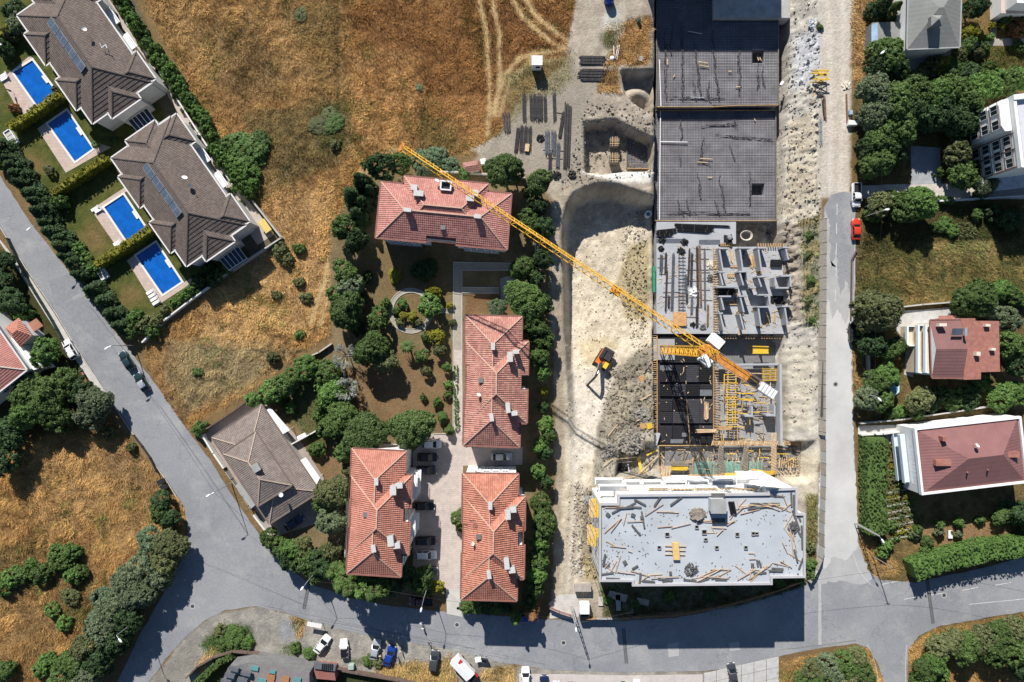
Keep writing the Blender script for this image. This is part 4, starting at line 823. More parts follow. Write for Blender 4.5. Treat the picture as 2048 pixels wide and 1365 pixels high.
# big brown hipped roof behind a white parapet
c = P(1940,915,0); hs = thing('house', 'large house with brown metal hipped roof and white parapet, lower right', 'house', c)
ZB = 7.3; a = Q([(1829,857),(2042.7,833),(2058,966),(1843.6,991)], ZB); w = MB(); cen = sum(a, Vector())/4
w.prism([(p.x,p.y) for p in [cen+(q_-cen)*.985 for q_ in a]], -.3, ZB-.5); w.build('wall', M_white, hs); pp = MB()
for i in range(4):
    x, y = a[i], a[(i+1) % 4]; d = (y-x).normalized(); nn = Vector((-d.y,d.x,0)); nn = nn if nn.dot(cen-x) > 0 else -nn; e = .0 if i % 2 else .45
    pp.prism([(p.x,p.y) for p in (x+d*(.45 if i % 2 else 0), y-d*(.45 if i % 2 else 0), y-d*(.45 if i % 2 else 0)+nn*.45, x+d*(.45 if i % 2 else 0)+nn*.45)], ZB-.9, ZB+.02)
pp.build('parapet', M_white, hs)
R = Roof(1.1,.012); b = [cen+(q_-cen)*.955 for q_ in a]
for q_ in b: q_.z = ZB-.42
R.block(b[0],b[1],b[2],b[3],ZB+2.3,.40,.27,caps=False,gutter=False,wall=False); rs = R.mb.build('roof', tile_mat('brown_metal_roof', (.215,.105,.10), (.22,.108,.102), (.225,.11,.104), .6,1.1,.2,.5), hs)
for u, v in ((1886,926),(2022,909)):
    p = P(u,v,8.6); d_ = MB(); d_.face([p+Vector((-1.5,.6,.25)),p+Vector((-1.5,-.6,.25)),p+Vector((1.5,-.6,.3)),p+Vector((1.5,.6,.3))]); d_.prism([(p.x-1.45,p.y-.6),(p.x-1.45,p.y+.6),(p.x+1.45,p.y+.6),(p.x+1.45,p.y-.6)],7.4,p.z+.22); d_.build('dormer', MATS['terracotta_sheet'], rs)
MB().box(P(1886,877,8.6), (.9,.9,1.5), .1).build('chimney', MATS['terracotta_sheet'], rs)
for u, v in ((1935,945),(1976,940)): MB().tube(P(u,v,8.2), P(u,v,8.9), .18, n=10).build('vent_pipe', M_gutr, rs)
dish(1949,891,9.2,'grey satellite dish on the large brown metal roof',.5)
for z, dz in ((3.4,1.0),(.9,.9)):
    bb = MB(); x, y = a[0].lerp(a[3],.12), a[0].lerp(a[3],.86); o = Vector((-1.5,-.1,0)); bb.prism([(p.x,p.y) for p in (x,y,y+o,x+o)], z-.15, z); bb.bar(x+o+Vector((0,0,z+.5-ZB)), y+o+Vector((0,0,z+.5-ZB)), .12, dz); bb.build('balcony', mat('blue_white_balcony', (.55,.62,.68), .6, .05, 1), hs)
windows(hs, a[0]+(a[3]-a[0]).normalized()*.5+Vector((.25,0,0)), a[3]+Vector((.25,0,0)), (2.0,5.0), 4, 1.6, 1.7)
# grey pyramid roof at the top
c = P(1868,20,0); hg = thing('house', 'house with grey hipped roof and small cupola, top right', 'house', c)
R = Roof(.9,.012); a = Q([(1814,99),(1918.5,94.6),(1923,-45),(1817,-41)], 6.4); R.block(a[0],a[1],a[2],a[3],8.9,.46,.46,caps=False); rg = R.finish(hg, tile_mat('grey_membrane_roof', (.19,.195,.18), (.195,.20,.185), (.20,.205,.19), .9,.9,.12,.5), M_conc, M_white, mat('grey_eave',(.3,.31,.3),.7,.1,1))
R = Roof(.9,.01); a = Q([(1862,53),(1884,53),(1884,31),(1862,31)], 9.2); R.block(a[0],a[1],a[2],a[3],10.1,.49,.49,caps=False,gutter=False,inset=.1,z0=7.5); cu = R.mb.build('cupola_roof', rg.data.materials[0], hg); R.wall.build('cupola', M_concd, hg)
# shed with blue sheeting
c = P(1780,70,0); sh = thing('shed', 'low grey shed with blue sheeting beside the dirt road', 'shed', c)
a = Q([(1744,46),(1800,44),(1806,100),(1772,108),(1742,104)], 2.8); MB().prism([(p.x,p.y) for p in a], 0, 2.7).build('wall', M_concd, sh); MB().prism([(p.x,p.y) for p in a], 2.72, 2.86).build('roof', mat('grey_sheet', (.22,.225,.215), .7, .1, 1), sh)
a = Q([(1743,50),(1755,46),(1756,98),(1743,106)], 2.95); MB().prism([(p.x,p.y) for p in a], 2.87, 2.95).build('tarpaulin', mat('pale_blue_sheeting', (.30,.42,.55), .5, .2, .6), sh)
# pale corner house, top right
c = P(2035,5,0); hc = thing('house', 'pale terrace of a house in the top right corner', 'house', c)
a = Q([(2001,-60),(2100,-60),(2100,28),(2001,27)], 3.2); MB().prism([(p.x,p.y) for p in a], 0, 3.1).build('wall', M_white, hc); MB().prism([(p.x,p.y) for p in a], 3.12, 3.24).build('terrace', mat('pink_terrace', (.5,.42,.37), .8, .1, 1), hc)
a = Q([(2030,-60),(2100,-60),(2100,8),(2034,6)], 6.6); MB().prism([(p.x,p.y) for p in a], 3.3, 6.6).build('upper_storey', M_white, hc)
# ---- tall white block with bays at the right edge
c = P(1990,300,0); hw = thing('apartment_block', 'tall white block with rows of windows at the right edge', 'building', c)
T0, T1 = P(2023,192,13.2), P(2040,336,13.2); dv = (T1-T0); ev = Vector((dv.y*-1, dv.x, 0)).normalized(); ev = ev if ev.x > 0 else -ev; dn_ = dv.normalized()
MB().prism([(p.x,p.y) for p in (T0, T1, T1+ev*22, T0+ev*22)], -.3, 13.0).build('wall', M_white, hw)
rf_ = MB().prism([(p.x,p.y) for p in (T0+dn_*1.2+ev*1, T1-dn_*.5+ev*1, T1-dn_*.5+ev*21, T0+dn_*1.2+ev*21)], 12.9, 13.15).build('roof', mat('white_roof_slabs', (.55,.55,.57), .8, .1, 1, .2, 3), hw)
pr_ = MB(); pr_.prism([(p.x,p.y) for p in (T0-ev*.1, T0+dn_*1.0-ev*.1, T0+dn_*1.0+ev*22, T0+ev*22)], 12.7, 13.9); pr_.prism([(p.x,p.y) for p in (T0+dn_*1.0-ev*.1, T1-ev*.1, T1+ev*.5, T0+dn_*1.0+ev*.5)], 12.7, 13.7); pr_.build('parapet', M_white, hw)
bay = MB(); B0, B1 = T0.lerp(T1, .02), T0.lerp(T1, .46); bay.prism([(p.x,p.y) for p in (B0, B1, B1-ev*1.3, B1-dn_*1.2-ev*1.9, B0+dn_*1.0-ev*1.9, B0-ev*1.2)], 2.9, 12.2); bay.build('bay', M_white, hw)
M_brick = mat('brown_band', (.16,.09,.07), .8, .2, 2)
for z in (1.4, 4.5, 7.6, 10.7):
    for k, (s0, s1) in enumerate(((.03,.45),(.5,.97))):
        a_, b_ = T0.lerp(T1, s0), T0.lerp(T1, s1); o = ev*(-1.93 if k == 0 and z > 3 else -.03); L = (b_-a_).length; n = 2 if k == 0 else 3
        for i in range(n):
            cpt = a_+(b_-a_)*((i+.5)/n)+o; window(hw, Vector((cpt.x,cpt.y,z)), dn_, -ev, 1.75, 2.0)
        mid = (a_+b_)/2+o
        for zz in (-1.15, 1.15): MB().box(Vector((mid.x,mid.y,z+zz))-ev*.06, (L*.95,.10,.08), M=Matrix((dn_, -ev, Vector((0,0,1)))).transposed()).build('brown_band', M_brick, hw)
for s in (.5, .72, .97):
    p = T0.lerp(T1, s)-ev*.08; MB().bar(Vector((p.x,p.y,.2)), Vector((p.x,p.y,12.6)), .18).build('down_pipe', M_brick, hw)
ap = MB(); a = [T1+Vector((0,0,0)), T1+ev*14]; A0, A1 = Vector((T1.x,T1.y,3.2)), Vector((T1.x,T1.y,3.2))+ev*14; ap.prism([(p.x,p.y) for p in (A0-ev*1.5, A1, A1+dn_*2.6, A0+dn_*2.6-ev*1.5)], 3.0, 3.2); ap.build('entrance_canopy', mat('grey_canopy', (.40,.42,.46), .6, .2, 1), hw)
# ------------------------------------------------------------------ building site: rafts, decks, formwork
def prect(u0, v0, u1, v1, z): return [(p.x, p.y) for p in (P(u0,v0,z), P(u1,v0,z), P(u1,v1,z), P(u0,v1,z))]
M_raft = mat('blinding_under_steel', (.25,.245,.26), .85, .3, .3, .3, 3)
M_bar = mat('mat_rebar', (.09,.08,.085), .7, .3, 2)
def bars_grid(mb, rects, z, sp=.34, th=.05, hole=None):
    for (u0, v0, u1, v1) in rects:
        a, b = P(u0,v1,z), P(u1,v0,z); x = a.x+.2; r = random.Random(int(u0+v0))
        def seg(p, q):
            mb.bar(p, q, th, th)
        while x < b.x-.1:
            xx = x+r.uniform(-.04,.04)
            if hole and hole[0] < xx < hole[2] and a.y < hole[1] < b.y: seg((xx,a.y,z+.14),(xx,hole[1],z+.14)); seg((xx,hole[3],z+.14),(xx,b.y,z+.14))
            else: seg((xx,a.y,z+.14),(xx,b.y,z+.14))
            x += sp
        y = a.y+.2
        while y < b.y-.1:
            yy = y+r.uniform(-.04,.04)
            if hole and hole[1] < yy < hole[3] and a.x < hole[0] < b.x: seg((a.x,yy,z+.21),(hole[0],yy,z+.21)); seg((hole[2],yy,z+.21),(b.x,yy,z+.21))
            else: seg((a.x,yy,z+.21),(b.x,yy,z+.21))
            y += sp
def raft(label, z, rects, hole_px, outline, chairs):
    c = P(*rects[0][:2], z); t = thing('foundation_raft', label, 'foundation', Vector((c.x,c.y,z-4)), 0, 'raft foundations under reinforcement')
    s = MB(); h0, h1 = P(hole_px[0],hole_px[3],z), P(hole_px[2],hole_px[1],z); hole = (h0.x,h0.y,h1.x,h1.y)
    for u0, v0, u1, v1 in rects:
        if u0 < hole_px[0] < u1 and v0 < hole_px[1] < v1:
            for q in ((u0,v0,u1,hole_px[1]),(u0,hole_px[3],u1,v1),(u0,hole_px[1],hole_px[0],hole_px[3]),(hole_px[2],hole_px[1],u1,hole_px[3])): s.prism(prect(*q,z), z-5, z)
        else: s.prism(prect(u0,v0,u1,v1,z), z-5, z)
    s.build('slab', M_raft, t); MB().prism(prect(*hole_px,z), z-3.2, z-3).build('pit_floor', M_concd, t)
    g = MB(); bars_grid(g, rects, z, hole=hole); o = g.build('rebar_mat', M_bar, t); o['kind'] = 'stuff'
    ch = MB(); r = random.Random(int(z*10))
    for (u0, v0, u1, v1) in chairs:
        pts = jag([(u0,v0),(u1,v1)], 2.2, 9, r.randint(0,99))[:-1]
        for a, b in zip(pts[:-1], pts[1:]):
            for k in range(2): ch.bar(P(a[0]+r.uniform(-2.5,2.5),a[1],z+.3), P(b[0]+r.uniform(-2.5,2.5),b[1],z+.3), .07, .08)
    ch.build('bar_chairs', M_bar, t)['kind'] = 'stuff'
    for (a, b) in zip(outline, outline[1:]+outline[:1]):
        p, q = P(*a,z+.2), P(*b,z+.2); MB().bar(p-Vector((0,0,.1)), q-Vector((0,0,.1)), .12, .7).build('edge_board', M_wood if abs(a[1]-b[1]) < 20 else M_woodg, t)
    return t
raft('upper raft foundation under a grey mat of reinforcing bars', -3.0, [(1314,-30,1425,214),(1425,38,1556,211)], (1504,99,1528,127), [(1313,214.5),(1425,214.5),(1472,212),(1556,211),(1556.5,37),(1424.5,37),(1424.5,-30),(1313,-30)],
     [(1330,60,1332,200),(1345,50,1342,110),(1365,55,1366,200),(1390,85,1402,190),(1425,60,1430,140),(1430,140,1438,200),(1478,95,1480,190),(1416,160,1418,205),(1385,160,1392,200),(1515,130,1516,180),(1525,130,1528,175),(1340,195,1450,198)])
raft('lower raft foundation beside the excavation, covered in reinforcing bars', -4.6, [(1311,222,1550,441),(1254,277,1311,337)], (1503,367,1529,391), [(1310,221.5),(1551,221.5),(1552,442),(1310,442),(1309.5,338),(1253.5,338),(1253.5,276),(1309.5,276)],
     [(1362,235,1364,280),(1403,252,1475,248),(1405,275,1402,320),(1360,310,1362,330),(1430,270,1545,280),(1395,345,1402,400),(1440,350,1448,420),(1460,290,1470,320),(1340,370,1350,372),(1500,345,1502,410),(1330,425,1500,428),(1375,400,1380,430),(1355,400,1365,430),(1430,400,1440,432),(1470,240,1472,260),(1395,320,1420,330)])
r = random.Random(3)
for (u0,v0,u1,v1,m,lab) in ((1376,63,1404,68,M_steel,'pale blue pipe lying on the upper raft near its shaded end'),(1381,195,1408,196,M_steel,'pale blue pipe lying on the upper raft near its lower edge'),(1321,222,1319,440,M_white,'long white pipe along the left edge of the lower raft'),(1319,284,1375,285,M_white,'white pipe branching across the lower raft'),(1319,120,1322,213,M_white,'long white pipe along the left edge of the upper raft')):
    z = -2.6 if v1 < 216 else -4.2; tag(MB().tube(P(u0,v0,z), P(u1,v1,z), .11, n=8).build('pipe', m), lab, 'pipe', 'pipes on the rafts')
for i, (u, v, a, L) in enumerate(((1335,124,1.5,12),(1406,125,.15,20),(1408,132,.15,20),(1460,143,0,7),(1348,152,-.9,7),(1476,174,.1,9),(1413,318,.05,26),(1405,325,.05,22),(1420,355,0,10),(1510,240,.9,6))):
    z = -2.6 if v < 216 else -4.2; p = P(u,v,z); d = Vector((math.cos(a),-math.sin(a),0))*px(L)/2
    tag(MB().bar(p-d, p+d, .16, .1).build('timber_plank', M_woodp), ('upper' if v < 216 else 'lower') + ' raft plank, ' + ORD[i if v < 216 else i-6] + ' from the top, short pale timber', 'plank', 'planks on the rafts')
ld = thing('ladder', 'pale wooden ladder standing in the pit of the upper raft', 'ladder', P(1516,113,-6)); a, b = P(1513,104,-6), P(1520,122,-2.2)
for s_ in (-1,1): MB().bar(a+Vector((s_*.28,0,0)), b+Vector((s_*.28,0,0)), .09).build('rail', M_woodp, ld)
for k in range(1,7): MB().bar(a.lerp(b,k/7)+Vector((-.27,0,0)), a.lerp(b,k/7)+Vector((.27,0,0)), .07).build('rung', M_woodp, ld)
# shuttered column boxes in the small pit
for u, v, lab in ((1229,284,'upper of two square timber shuttering boxes in the small pit'),(1229,316,'lower of two square timber shuttering boxes in the small pit')):
    c = P(u,v,-2.4); t = thing('shuttering_box', lab, 'formwork', Vector((c.x,c.y,-4.4)), 0, 'shuttering boxes in the small pit')
    for dx, dy, sx, sy in ((-.85,0,.08,1.7),(.85,0,.08,1.7),(0,-.85,1.62,.08),(0,.85,1.62,.08)): MB().box(c+Vector((dx,dy,-.9)), (sx,sy,2.2)).build('side_panel', M_woodg, t)
    for k in (-.45,.1,.5): MB().bar(c+Vector((-1.05,k,.22)), c+Vector((1.05,k,.22)), .1).build('tie_bar', M_woodp, t); MB().bar(c+Vector((k,-1.05,.33)), c+Vector((k,1.05,.33)), .1).build('tie_bar', M_woodp, t)

# ---- floor slab with walls
ZS = -4.2
fs = thing('concrete_floor', 'concrete floor slab with bare concrete walls in the middle of the site', 'building', P(1450,560,ZS-4))
s = MB(); s.prism(prect(1313,444,1472,488,ZS), ZS-4, ZS); s.prism(prect(1313,488,1437,668,ZS), ZS-4, ZS); s.prism(prect(1437,494,1586,668,ZS), ZS-4, ZS); s.build('slab', mat('pale_fresh_concrete', (.36,.37,.385), .8, .10, .35, .15, 4), fs)
M_wallc = mat('wall_concrete', (.34,.35,.37), .8, .10, .5)
for u0,v0,u1,v1 in ((1438,497,1459,497),(1439,500,1446,541),(1478,496,1502,496),(1480,499,1486,542),(1515,496,1532,496),(1517,499,1523,541),(1566,495,1580,495),(1572,498,1577,520),(1437,544,1452,544),(1440,547,1446,571),(1477,544,1496,543),(1480,547,1487,571),(1433,574,1477,574),(1438,593,1462,593),(1442,596,1448,620),(1478,593,1496,592),(1481,596,1488,625),(1438,627,1446,627),(1441,630,1448,662),(1480,628,1488,660),(1514,554,1536,553),(1517,557,1523,574),(1551,576,1578,576),(1562,552,1584,552),(1581,555,1582,574),(1550,555,1551,573),(1514,614,1538,614),(1517,617,1522,652),(1564,613,1586,613),(1570,616,1575,650),(1517,590,1538,590),(1538,593,1540,611),(1494,545,1496,560),(1500,575,1512,575)):
    a, b = P(u0,v0,-1.2), P(u1,v1,-1.2); MB().bar(a-Vector((0,0,1.5)), b-Vector((0,0,1.5)), .32, 3.0).build('wall', M_wallc, fs)
hole = MB()
for k in range(9): hole.bar(P(1433+k*5,578,ZS+.12), P(1433+k*5,591,ZS+.12), .14, .1)
hole.build('starter_bars', M_rebar, fs)
MB().prism(prect(1432,578,1476,591,ZS+.03), ZS-.2, ZS+.03).build('stair_opening_shade', M_black, fs); MB().prism(prect(1541,592,1572,609,ZS+.03), ZS-.2, ZS+.03).build('stair_opening_shade', M_black, fs)  # flat black sheets on the solid slab stand for the openings' darkness
# timber shutter row between the slab halves
t = thing('timber_shutter', 'ladder-like timber shuttering standing between the two halves of the floor slab', 'formwork', P(1431,580,ZS))
for u in (1427.5,1434): MB().bar(P(u,496,ZS+1.0), P(u,666,ZS+1.0), .1, .2).build('rail', M_wood, t)
for k in range(34): v = 497+k*5; MB().bar(P(1425,v,ZS+1.16), P(1437,v+r.uniform(-1,1),ZS+1.16), .12, .1).build('cross_timber', M_woodp, t)
for k in range(9): v = 500+k*20; MB().bar(P(1431,v,ZS), P(1431,v,ZS+1.0), .12).build('prop', M_woodg, t)
# steel and timber lying on the slab
def bundle(u0, v0, u1, v1, w, z, label, group, m=None, n=None, name='rebar_bundle', cat='rebar bundle', ground=False, hh=.32):
    """bundle of parallel bars lying between two pixels, w pixels wide"""
    a, b = (G(u0,v0,.12), G(u1,v1,.12)) if ground else (P(u0,v0,z+.12), P(u1,v1,z+.12)); d = (b-a).normalized(); nrm = Vector((-d.y,d.x,0)).normalized(); rr = random.Random(int(u0*7+v0*3)); W = px(w); n = n or max(5, int(W/.11))
    t = thing(name, label, cat, (a+b)/2-Vector((0,0,.12)), 0, group); mb = MB()
    for k in range(n):
        for lay in range(2):
            o = nrm*(W*((k+.5*lay)/n-.5)) + Vector((0,0,lay*hh*.5)); e = rr.uniform(-.35,.35); mb.bar(a+o+d*e+Vector((0,0,rr.uniform(-.03,.05))), b+o+d*(e+rr.uniform(-.3,.3))+Vector((0,0,rr.uniform(-.03,.05))), .075, .075)
    mb.build('bars', m or M_rebar, t)
    tie = MB()
    for f in (.15,.5,.85): p = a.lerp(b,f); tie.bar(p-nrm*W*.56+Vector((0,0,hh*.5+.06)), p+nrm*W*.56+Vector((0,0,hh*.5+.06)), .05)
    tie.build('tie_wires', M_panel, t)['kind'] = 'stuff'; return t
M_rust = mat('rusty_steel', (.16,.10,.065), .75, .3, 2); M_blued = mat('blue_grey_steel', (.10,.105,.125), .6, .25, 2)
sl = 'steel bars laid out on the pale concrete slab'
for i, (u0,v0,u1,v1,w,m,lab) in enumerate(((1323,511,1322,545,6,M_blued,'short wide grey bundle at the left edge of the pale slab'),(1332,507,1331,545,4,M_rebar,'short dark bundle second from the left edge of the slab'),(1334,541,1331,623,3,M_rebar,'thin long bundle in the left half of the pale slab'),(1347,508,1344,620,5,M_blued,'long grey bundle left of the ladder-like rack'),(1338,592,1337,615,4,M_rebar,'stubby dark bundle near the plywood sheet'),(1379,500,1376,570,3,M_rebar,'thin bundle leaning right of the ladder-like rack'),(1384,508,1382,572,4,M_rebar,'dark bundle in the centre of the pale slab'),(1394,494,1396,610,4,M_rebar,'long dark bundle beside the rusty one'),(1399,493,1402,611,4,M_rust,'long rusty brown bundle on the pale slab'),(1409,499,1410,617,3,M_blued,'long thin grey bundle beside the timber shuttering'),(1371,552,1372,585,6,M_blued,'short wide grey bundle right of the rack'),(1374,585,1374,604,4,M_rebar,'stub of dark bars near the white sacks'),(1384,597,1383,628,4,M_blued,'short bundle below the white sacks'),(1394,612,1394,655,5,M_rebar,'dark bundle right of the plywood sheet'),(1416,612,1415,652,3,M_rust,'short rusty bundle near the lower edge of the slab'))): bundle(u0,v0,u1,v1,w,ZS,lab,sl,m)
for (u0,v0,u1,v1,w,lab) in ((1312,465,1352,461,9,'black heap of bars at the upper left of the slab'),(1315,472,1343,470,6,'lower black heap of bars at the upper left of the slab'),(1352,452,1425,458,7,'longest black bundle along the top of the slab'),(1356,460,1420,464,6,'black bundle tapering right along the top of the slab'),(1350,449,1458,453,3,'thin bundle topmost on the slab')): bundle(u0,v0,u1,v1,w,ZS,lab,sl,M_black)
for k, u in enumerate((1357,1366)):
    pass
rk = thing('steel_rack', 'ladder-like steel rack lying along the pale slab', 'rack', P(1362,570,ZS))
for u in (1358,1366): MB().bar(P(u,510,ZS+.15), P(u,622,ZS+.15), .16).build('rail', M_blued, rk)
for k in range(16): MB().bar(P(1356,514+k*7,ZS+.27), P(1371,514+k*7,ZS+.27), .12).build('rung', M_rust if k > 10 else M_steel, rk)
for k, (u0,v,u1) in enumerate(sorted(((1315,517,1330),(1315,535,1336),(1318,548,1334),(1328,566,1342),(1326,585,1360),(1325,594,1365),(1372,540,1420),(1378,562,1420),(1395,498,1420),(1390,518,1418),(1376,522,1395),(1395,545,1420),(1378,595,1400),(1392,580,1420),(1375,615,1405),(1370,634,1396),(1400,600,1425),(1380,648,1400)))): tag(MB().bar(P(u0,v,ZS+.08), P(u1,v+r.uniform(-1,1),ZS+.08), .13, .12).build('bearer_timber', M_woodg), ORD[k] + ' dark timber bearer under the steel on the pale slab, counted from the left', 'timber', 'bearers on the slab')
def heap(u, v, rad, z, label, m, n=60, name='scrap_heap', cat='heap', ground=False, big=.5):
    c = G(u,v) if ground else P(u,v,z); rr = random.Random(int(u*3+v)); mb = MB(); R_ = px(rad)
    for _ in range(n):
        an = rr.uniform(0,2*math.pi); q = R_*math.sqrt(rr.random()); h = .55*R_*(1-q/R_)*rr.random(); s_ = rr.uniform(.25,1)*big
        mb.box(c+Vector((q*math.cos(an), q*math.sin(an), h+.06)), (s_, s_*rr.uniform(.2,.8), s_*rr.uniform(.15,.6)), M=Matrix.Rotation(rr.uniform(0,6.3),3,'Z') @ Matrix.Rotation(rr.uniform(-.6,.6),3,'X'))
    return tag(mb.build(name, m), label, cat, 'heaps about the site')
heap(1324,481,7,ZS,'black tangle of wire at the upper left of the pale slab',M_black); heap(1369,485,7,ZS,'black tangle of wire between two pits of the slab',M_black); heap(1362,503,8,ZS,'largest black tangle of wire beside the rack on the slab',M_black); heap(1322,498,5,ZS,'small black tangle left on the slab',M_black)
heap(1389,584,9,ZS,'white crumpled sacks in the middle of the slab',M_white,50,'sack_heap',big=.7); heap(1424,530,10,ZS,'pale rubbish heap against the timber shuttering',M_cream,70,big=.7); heap(1422,558,8,ZS,'dark rubbish heap beside the timber shuttering',M_panel,60); heap(1405,655,6,ZS,'dark scrap near the lower edge of the slab',M_panel,40); heap(1385,650,5,ZS,'small scrap heap right of the plywood sheet',M_black,30)
a = prect(1346,625,1373,652,ZS+.5); pw = MB().prism(a, ZS+.4, ZS+.5).build('plywood_sheet', M_ply); tag(pw, 'orange plywood sheet on bearers below the crane jib', 'plywood')
for (u0,v0,u1,v1,lab) in ((1313,478,1372,487,'long flat strip coloured as a shaded trench in the upper slab'),(1398,480,1440,490,'short flat strip coloured as a shaded trench in the upper slab')):
    tr = MB().prism(prect(u0,v0,u1,v1,ZS+.02), ZS-.1, ZS+.02).build('recess_shade', mat('painted_recess_shade', (.10,.11,.13), .9, .2, 1), fs)  # flat dark strip on the slab; the trench's shade is only its colour
mx = thing('site_pump', 'small concrete pump with drum at the head of the walled slab', 'pump', P(1455,478,ZS)); c = P(1455,478,ZS); MB().box(c+Vector((0,0,.6)), (1.6,1.3,.8), .3).build('body', M_dark, mx); MB().lathe(c+Vector((.1,.1,1.0)), [(.5,0),(.5,.4),(.3,.7)], 14).build('drum', M_steel, mx)
for s1 in (-1,1): MB().tube(c+Vector((.6*s1,-.75,.3)), c+Vector((.6*s1,.75,.3)), .3, n=12).build('wheel', M_rubber, mx)
hs_ = MB(); c = P(1492,472,-5.5)
for k in range(3):
    for i in range(16):
        t0, t1 = i/16*6.283, (i+1)/16*6.283; rr = 1.1+.12*k; hs_.tube(c+Vector((rr*math.cos(t0),rr*.8*math.sin(t0),.15*k)), c+Vector((rr*math.cos(t1),rr*.8*math.sin(t1),.15*k)), .07, n=6, cap=False)
tag(hs_.build('hose_coil', M_cream), 'pale coiled hose in the hollow right of the slab', 'hose')
# timber props along the upper edge of the walled slab
for k in range(11): MB().bar(P(1516+k*5,487,ZS+.5), P(1516+k*5+r.uniform(-1,1),495,ZS+.5), .2, .25).build('edge_prop', M_wood, fs)
for k in range(6): MB().bar(P(1442+k*4,486,ZS+.4), P(1442+k*4,493,ZS+.4), .2, .25).build('edge_prop', M_wood, fs)
for k in range(26):
    u = 1445+k*5.2
    if 1475 < u < 1490 or 1512 < u < 1518: continue
    MB().bar(P(u,673,ZS-.9), P(u+.4,678,ZS-.9), .22, .25).build('edge_prop', M_wood, fs)
def stack(u, v, su, sv, z, label, m=None, lay=3, rz=0.0, ground=False, name='timber_stack', group='timber stacks'):
    c = G(u,v) if ground else P(u,v,z); t = thing(name, label, 'timber stack', c, rz, group); L = max(su,sv); along = su >= sv; n = max(2, int(px(min(su,sv))/.22)); rr = random.Random(int(u+v)); Mz = Matrix.Rotation(rz,3,'Z')
    for k in range(lay):
        for i in range(n):
            o = px(min(su,sv))*((i+.5)/n-.5); e = rr.uniform(-.15,.15)*px(L)*.5; s_ = (px(L)*rr.uniform(.8,1),.19,.1) if along else (.19,px(L)*rr.uniform(.8,1),.1); of = Vector((e,o,.1+k*.12)) if along else Vector((o,e,.1+k*.12))
            MB().box(c+Mz @ of, s_, rz+rr.uniform(-.03,.03)).build('plank', rr.choice([m or M_woodp, m or M_wood]), t)
    return t
for a in ((1463,514,5,26,'pale plank stack between the first two walls of the slab'),(1502,523,7,30,'brown plank stack in the shade of the second wall'),(1508,522,5,28,'grey plank stack right of the brown one'),(1468,533,18,5,'broken planks below the pale stack'),(1461,552,16,8,'boxed plank stack in the second row of walls'),(1465,606,26,10,'plank stack on a tray below the stair opening'),(1481,627,14,6,'small plank stack in the lowest row of walls'),(1535,640,8,26,'upright brown plank stack beside the lowest right wall'),(1548,636,6,20,'pale plank stack at the lower right of the slab'),(1518,545,12,7,'orange planks by the central wall'),(1470,590,10,8,'orange frame stack at the stair opening'),(1520,650,8,10,'broken planks at the foot of the right wall'),(1478,660,4,22,'narrow stack leaning at the slab edge')): stack(a[0],a[1],a[2],a[3],ZS,a[4],lay=2)
tp = MB(); c = P(1551,527,ZS)
tp.prism([(c.x-1.3,c.y-.7),(c.x+1.2,c.y-.8),(c.x+1.3,c.y+.7),(c.x-1.2,c.y+.8)], ZS, ZS+.7); tag(tp.build('tarpaulin_stack', M_black, bevel=.15), 'dark tarpaulin over a stack on the walled slab', 'tarpaulin')

# ---- black waffle deck
ZD = -4.9
dk = thing('waffle_deck', 'black deck of ribbed moulds with the crane mast shadow across it', 'formwork', P(1370,780,ZD-3))
MB().prism(prect(1313,670,1428,893,ZD-.5), ZD-3.2, ZD-.5).build('deck_base', mat('deck_base', (.035,.035,.04), .8, .3, 1), dk)
M_mould = []
for i, c_ in enumerate(((.018,.018,.022),(.026,.026,.03),(.05,.05,.058),(.012,.012,.014))): M_mould.append(mat('mould_%s' % 'abcd'[i], c_, .55, .25, 3, .8, 8, spec=.3))
for (v0, v1, us) in ((674,726,(1319,1344,1370,1398,1424)),(731,765,(1319,1344,1372,1398,1424)),(769,793,(1319,1345,1372,1400,1425)),(799,823,(1319,1345,1371)),(824,847,(1319,1345,1371)),(799,847,(1375,1400,1426)),(852,888,(1316,1345,1372)),(852,868,(1375,1398,1424))):
    for a, b in zip(us[:-1], us[1:]):
        m = MB(); p, q = P(a+.6,v1,ZD), P(b-.6,v0,ZD); z = ZD+r.uniform(-.06,.06); m.prism([(p.x,p.y),(q.x,p.y),(q.x,q.y),(p.x,q.y)], ZD-.48, z)
        k = p.x+.15
        while k < q.x-.1: m.bar((k,p.y+.06,z+.05),(k,q.y-.06,z+.05),.09,.1); k += .42
        k = p.y+.15
        while k < q.y-.1: m.bar((p.x+.06,k,z+.045),(q.x-.06,k,z+.045),.08,.085); k += .42
        m.build('mould_panel', r.choice(M_mould[:3]) if r.random() < .8 else M_mould[3], dk)
for (u0,v0,u1,v1) in ((1341,879,1366,887),(1364,866,1373,874),(1320,731,1345,741),(1400,780,1424,792)): MB().prism(prect(u0,v0,u1,v1,ZD+.2), ZD+.12, ZD+.2).build('grey_panel', mat('grey_lid', (.13,.135,.15), .6, .2, 2), dk)
for a, b in (((1314,670),(1314,892)),((1314,891.5),(1425,891.5)),((1373,800),(1380,890)),((1427,725),(1427,890))): MB().bar(P(*a,ZD+.1), P(*b,ZD+.1), .14, .5).build('edge_timber', M_wood, dk)
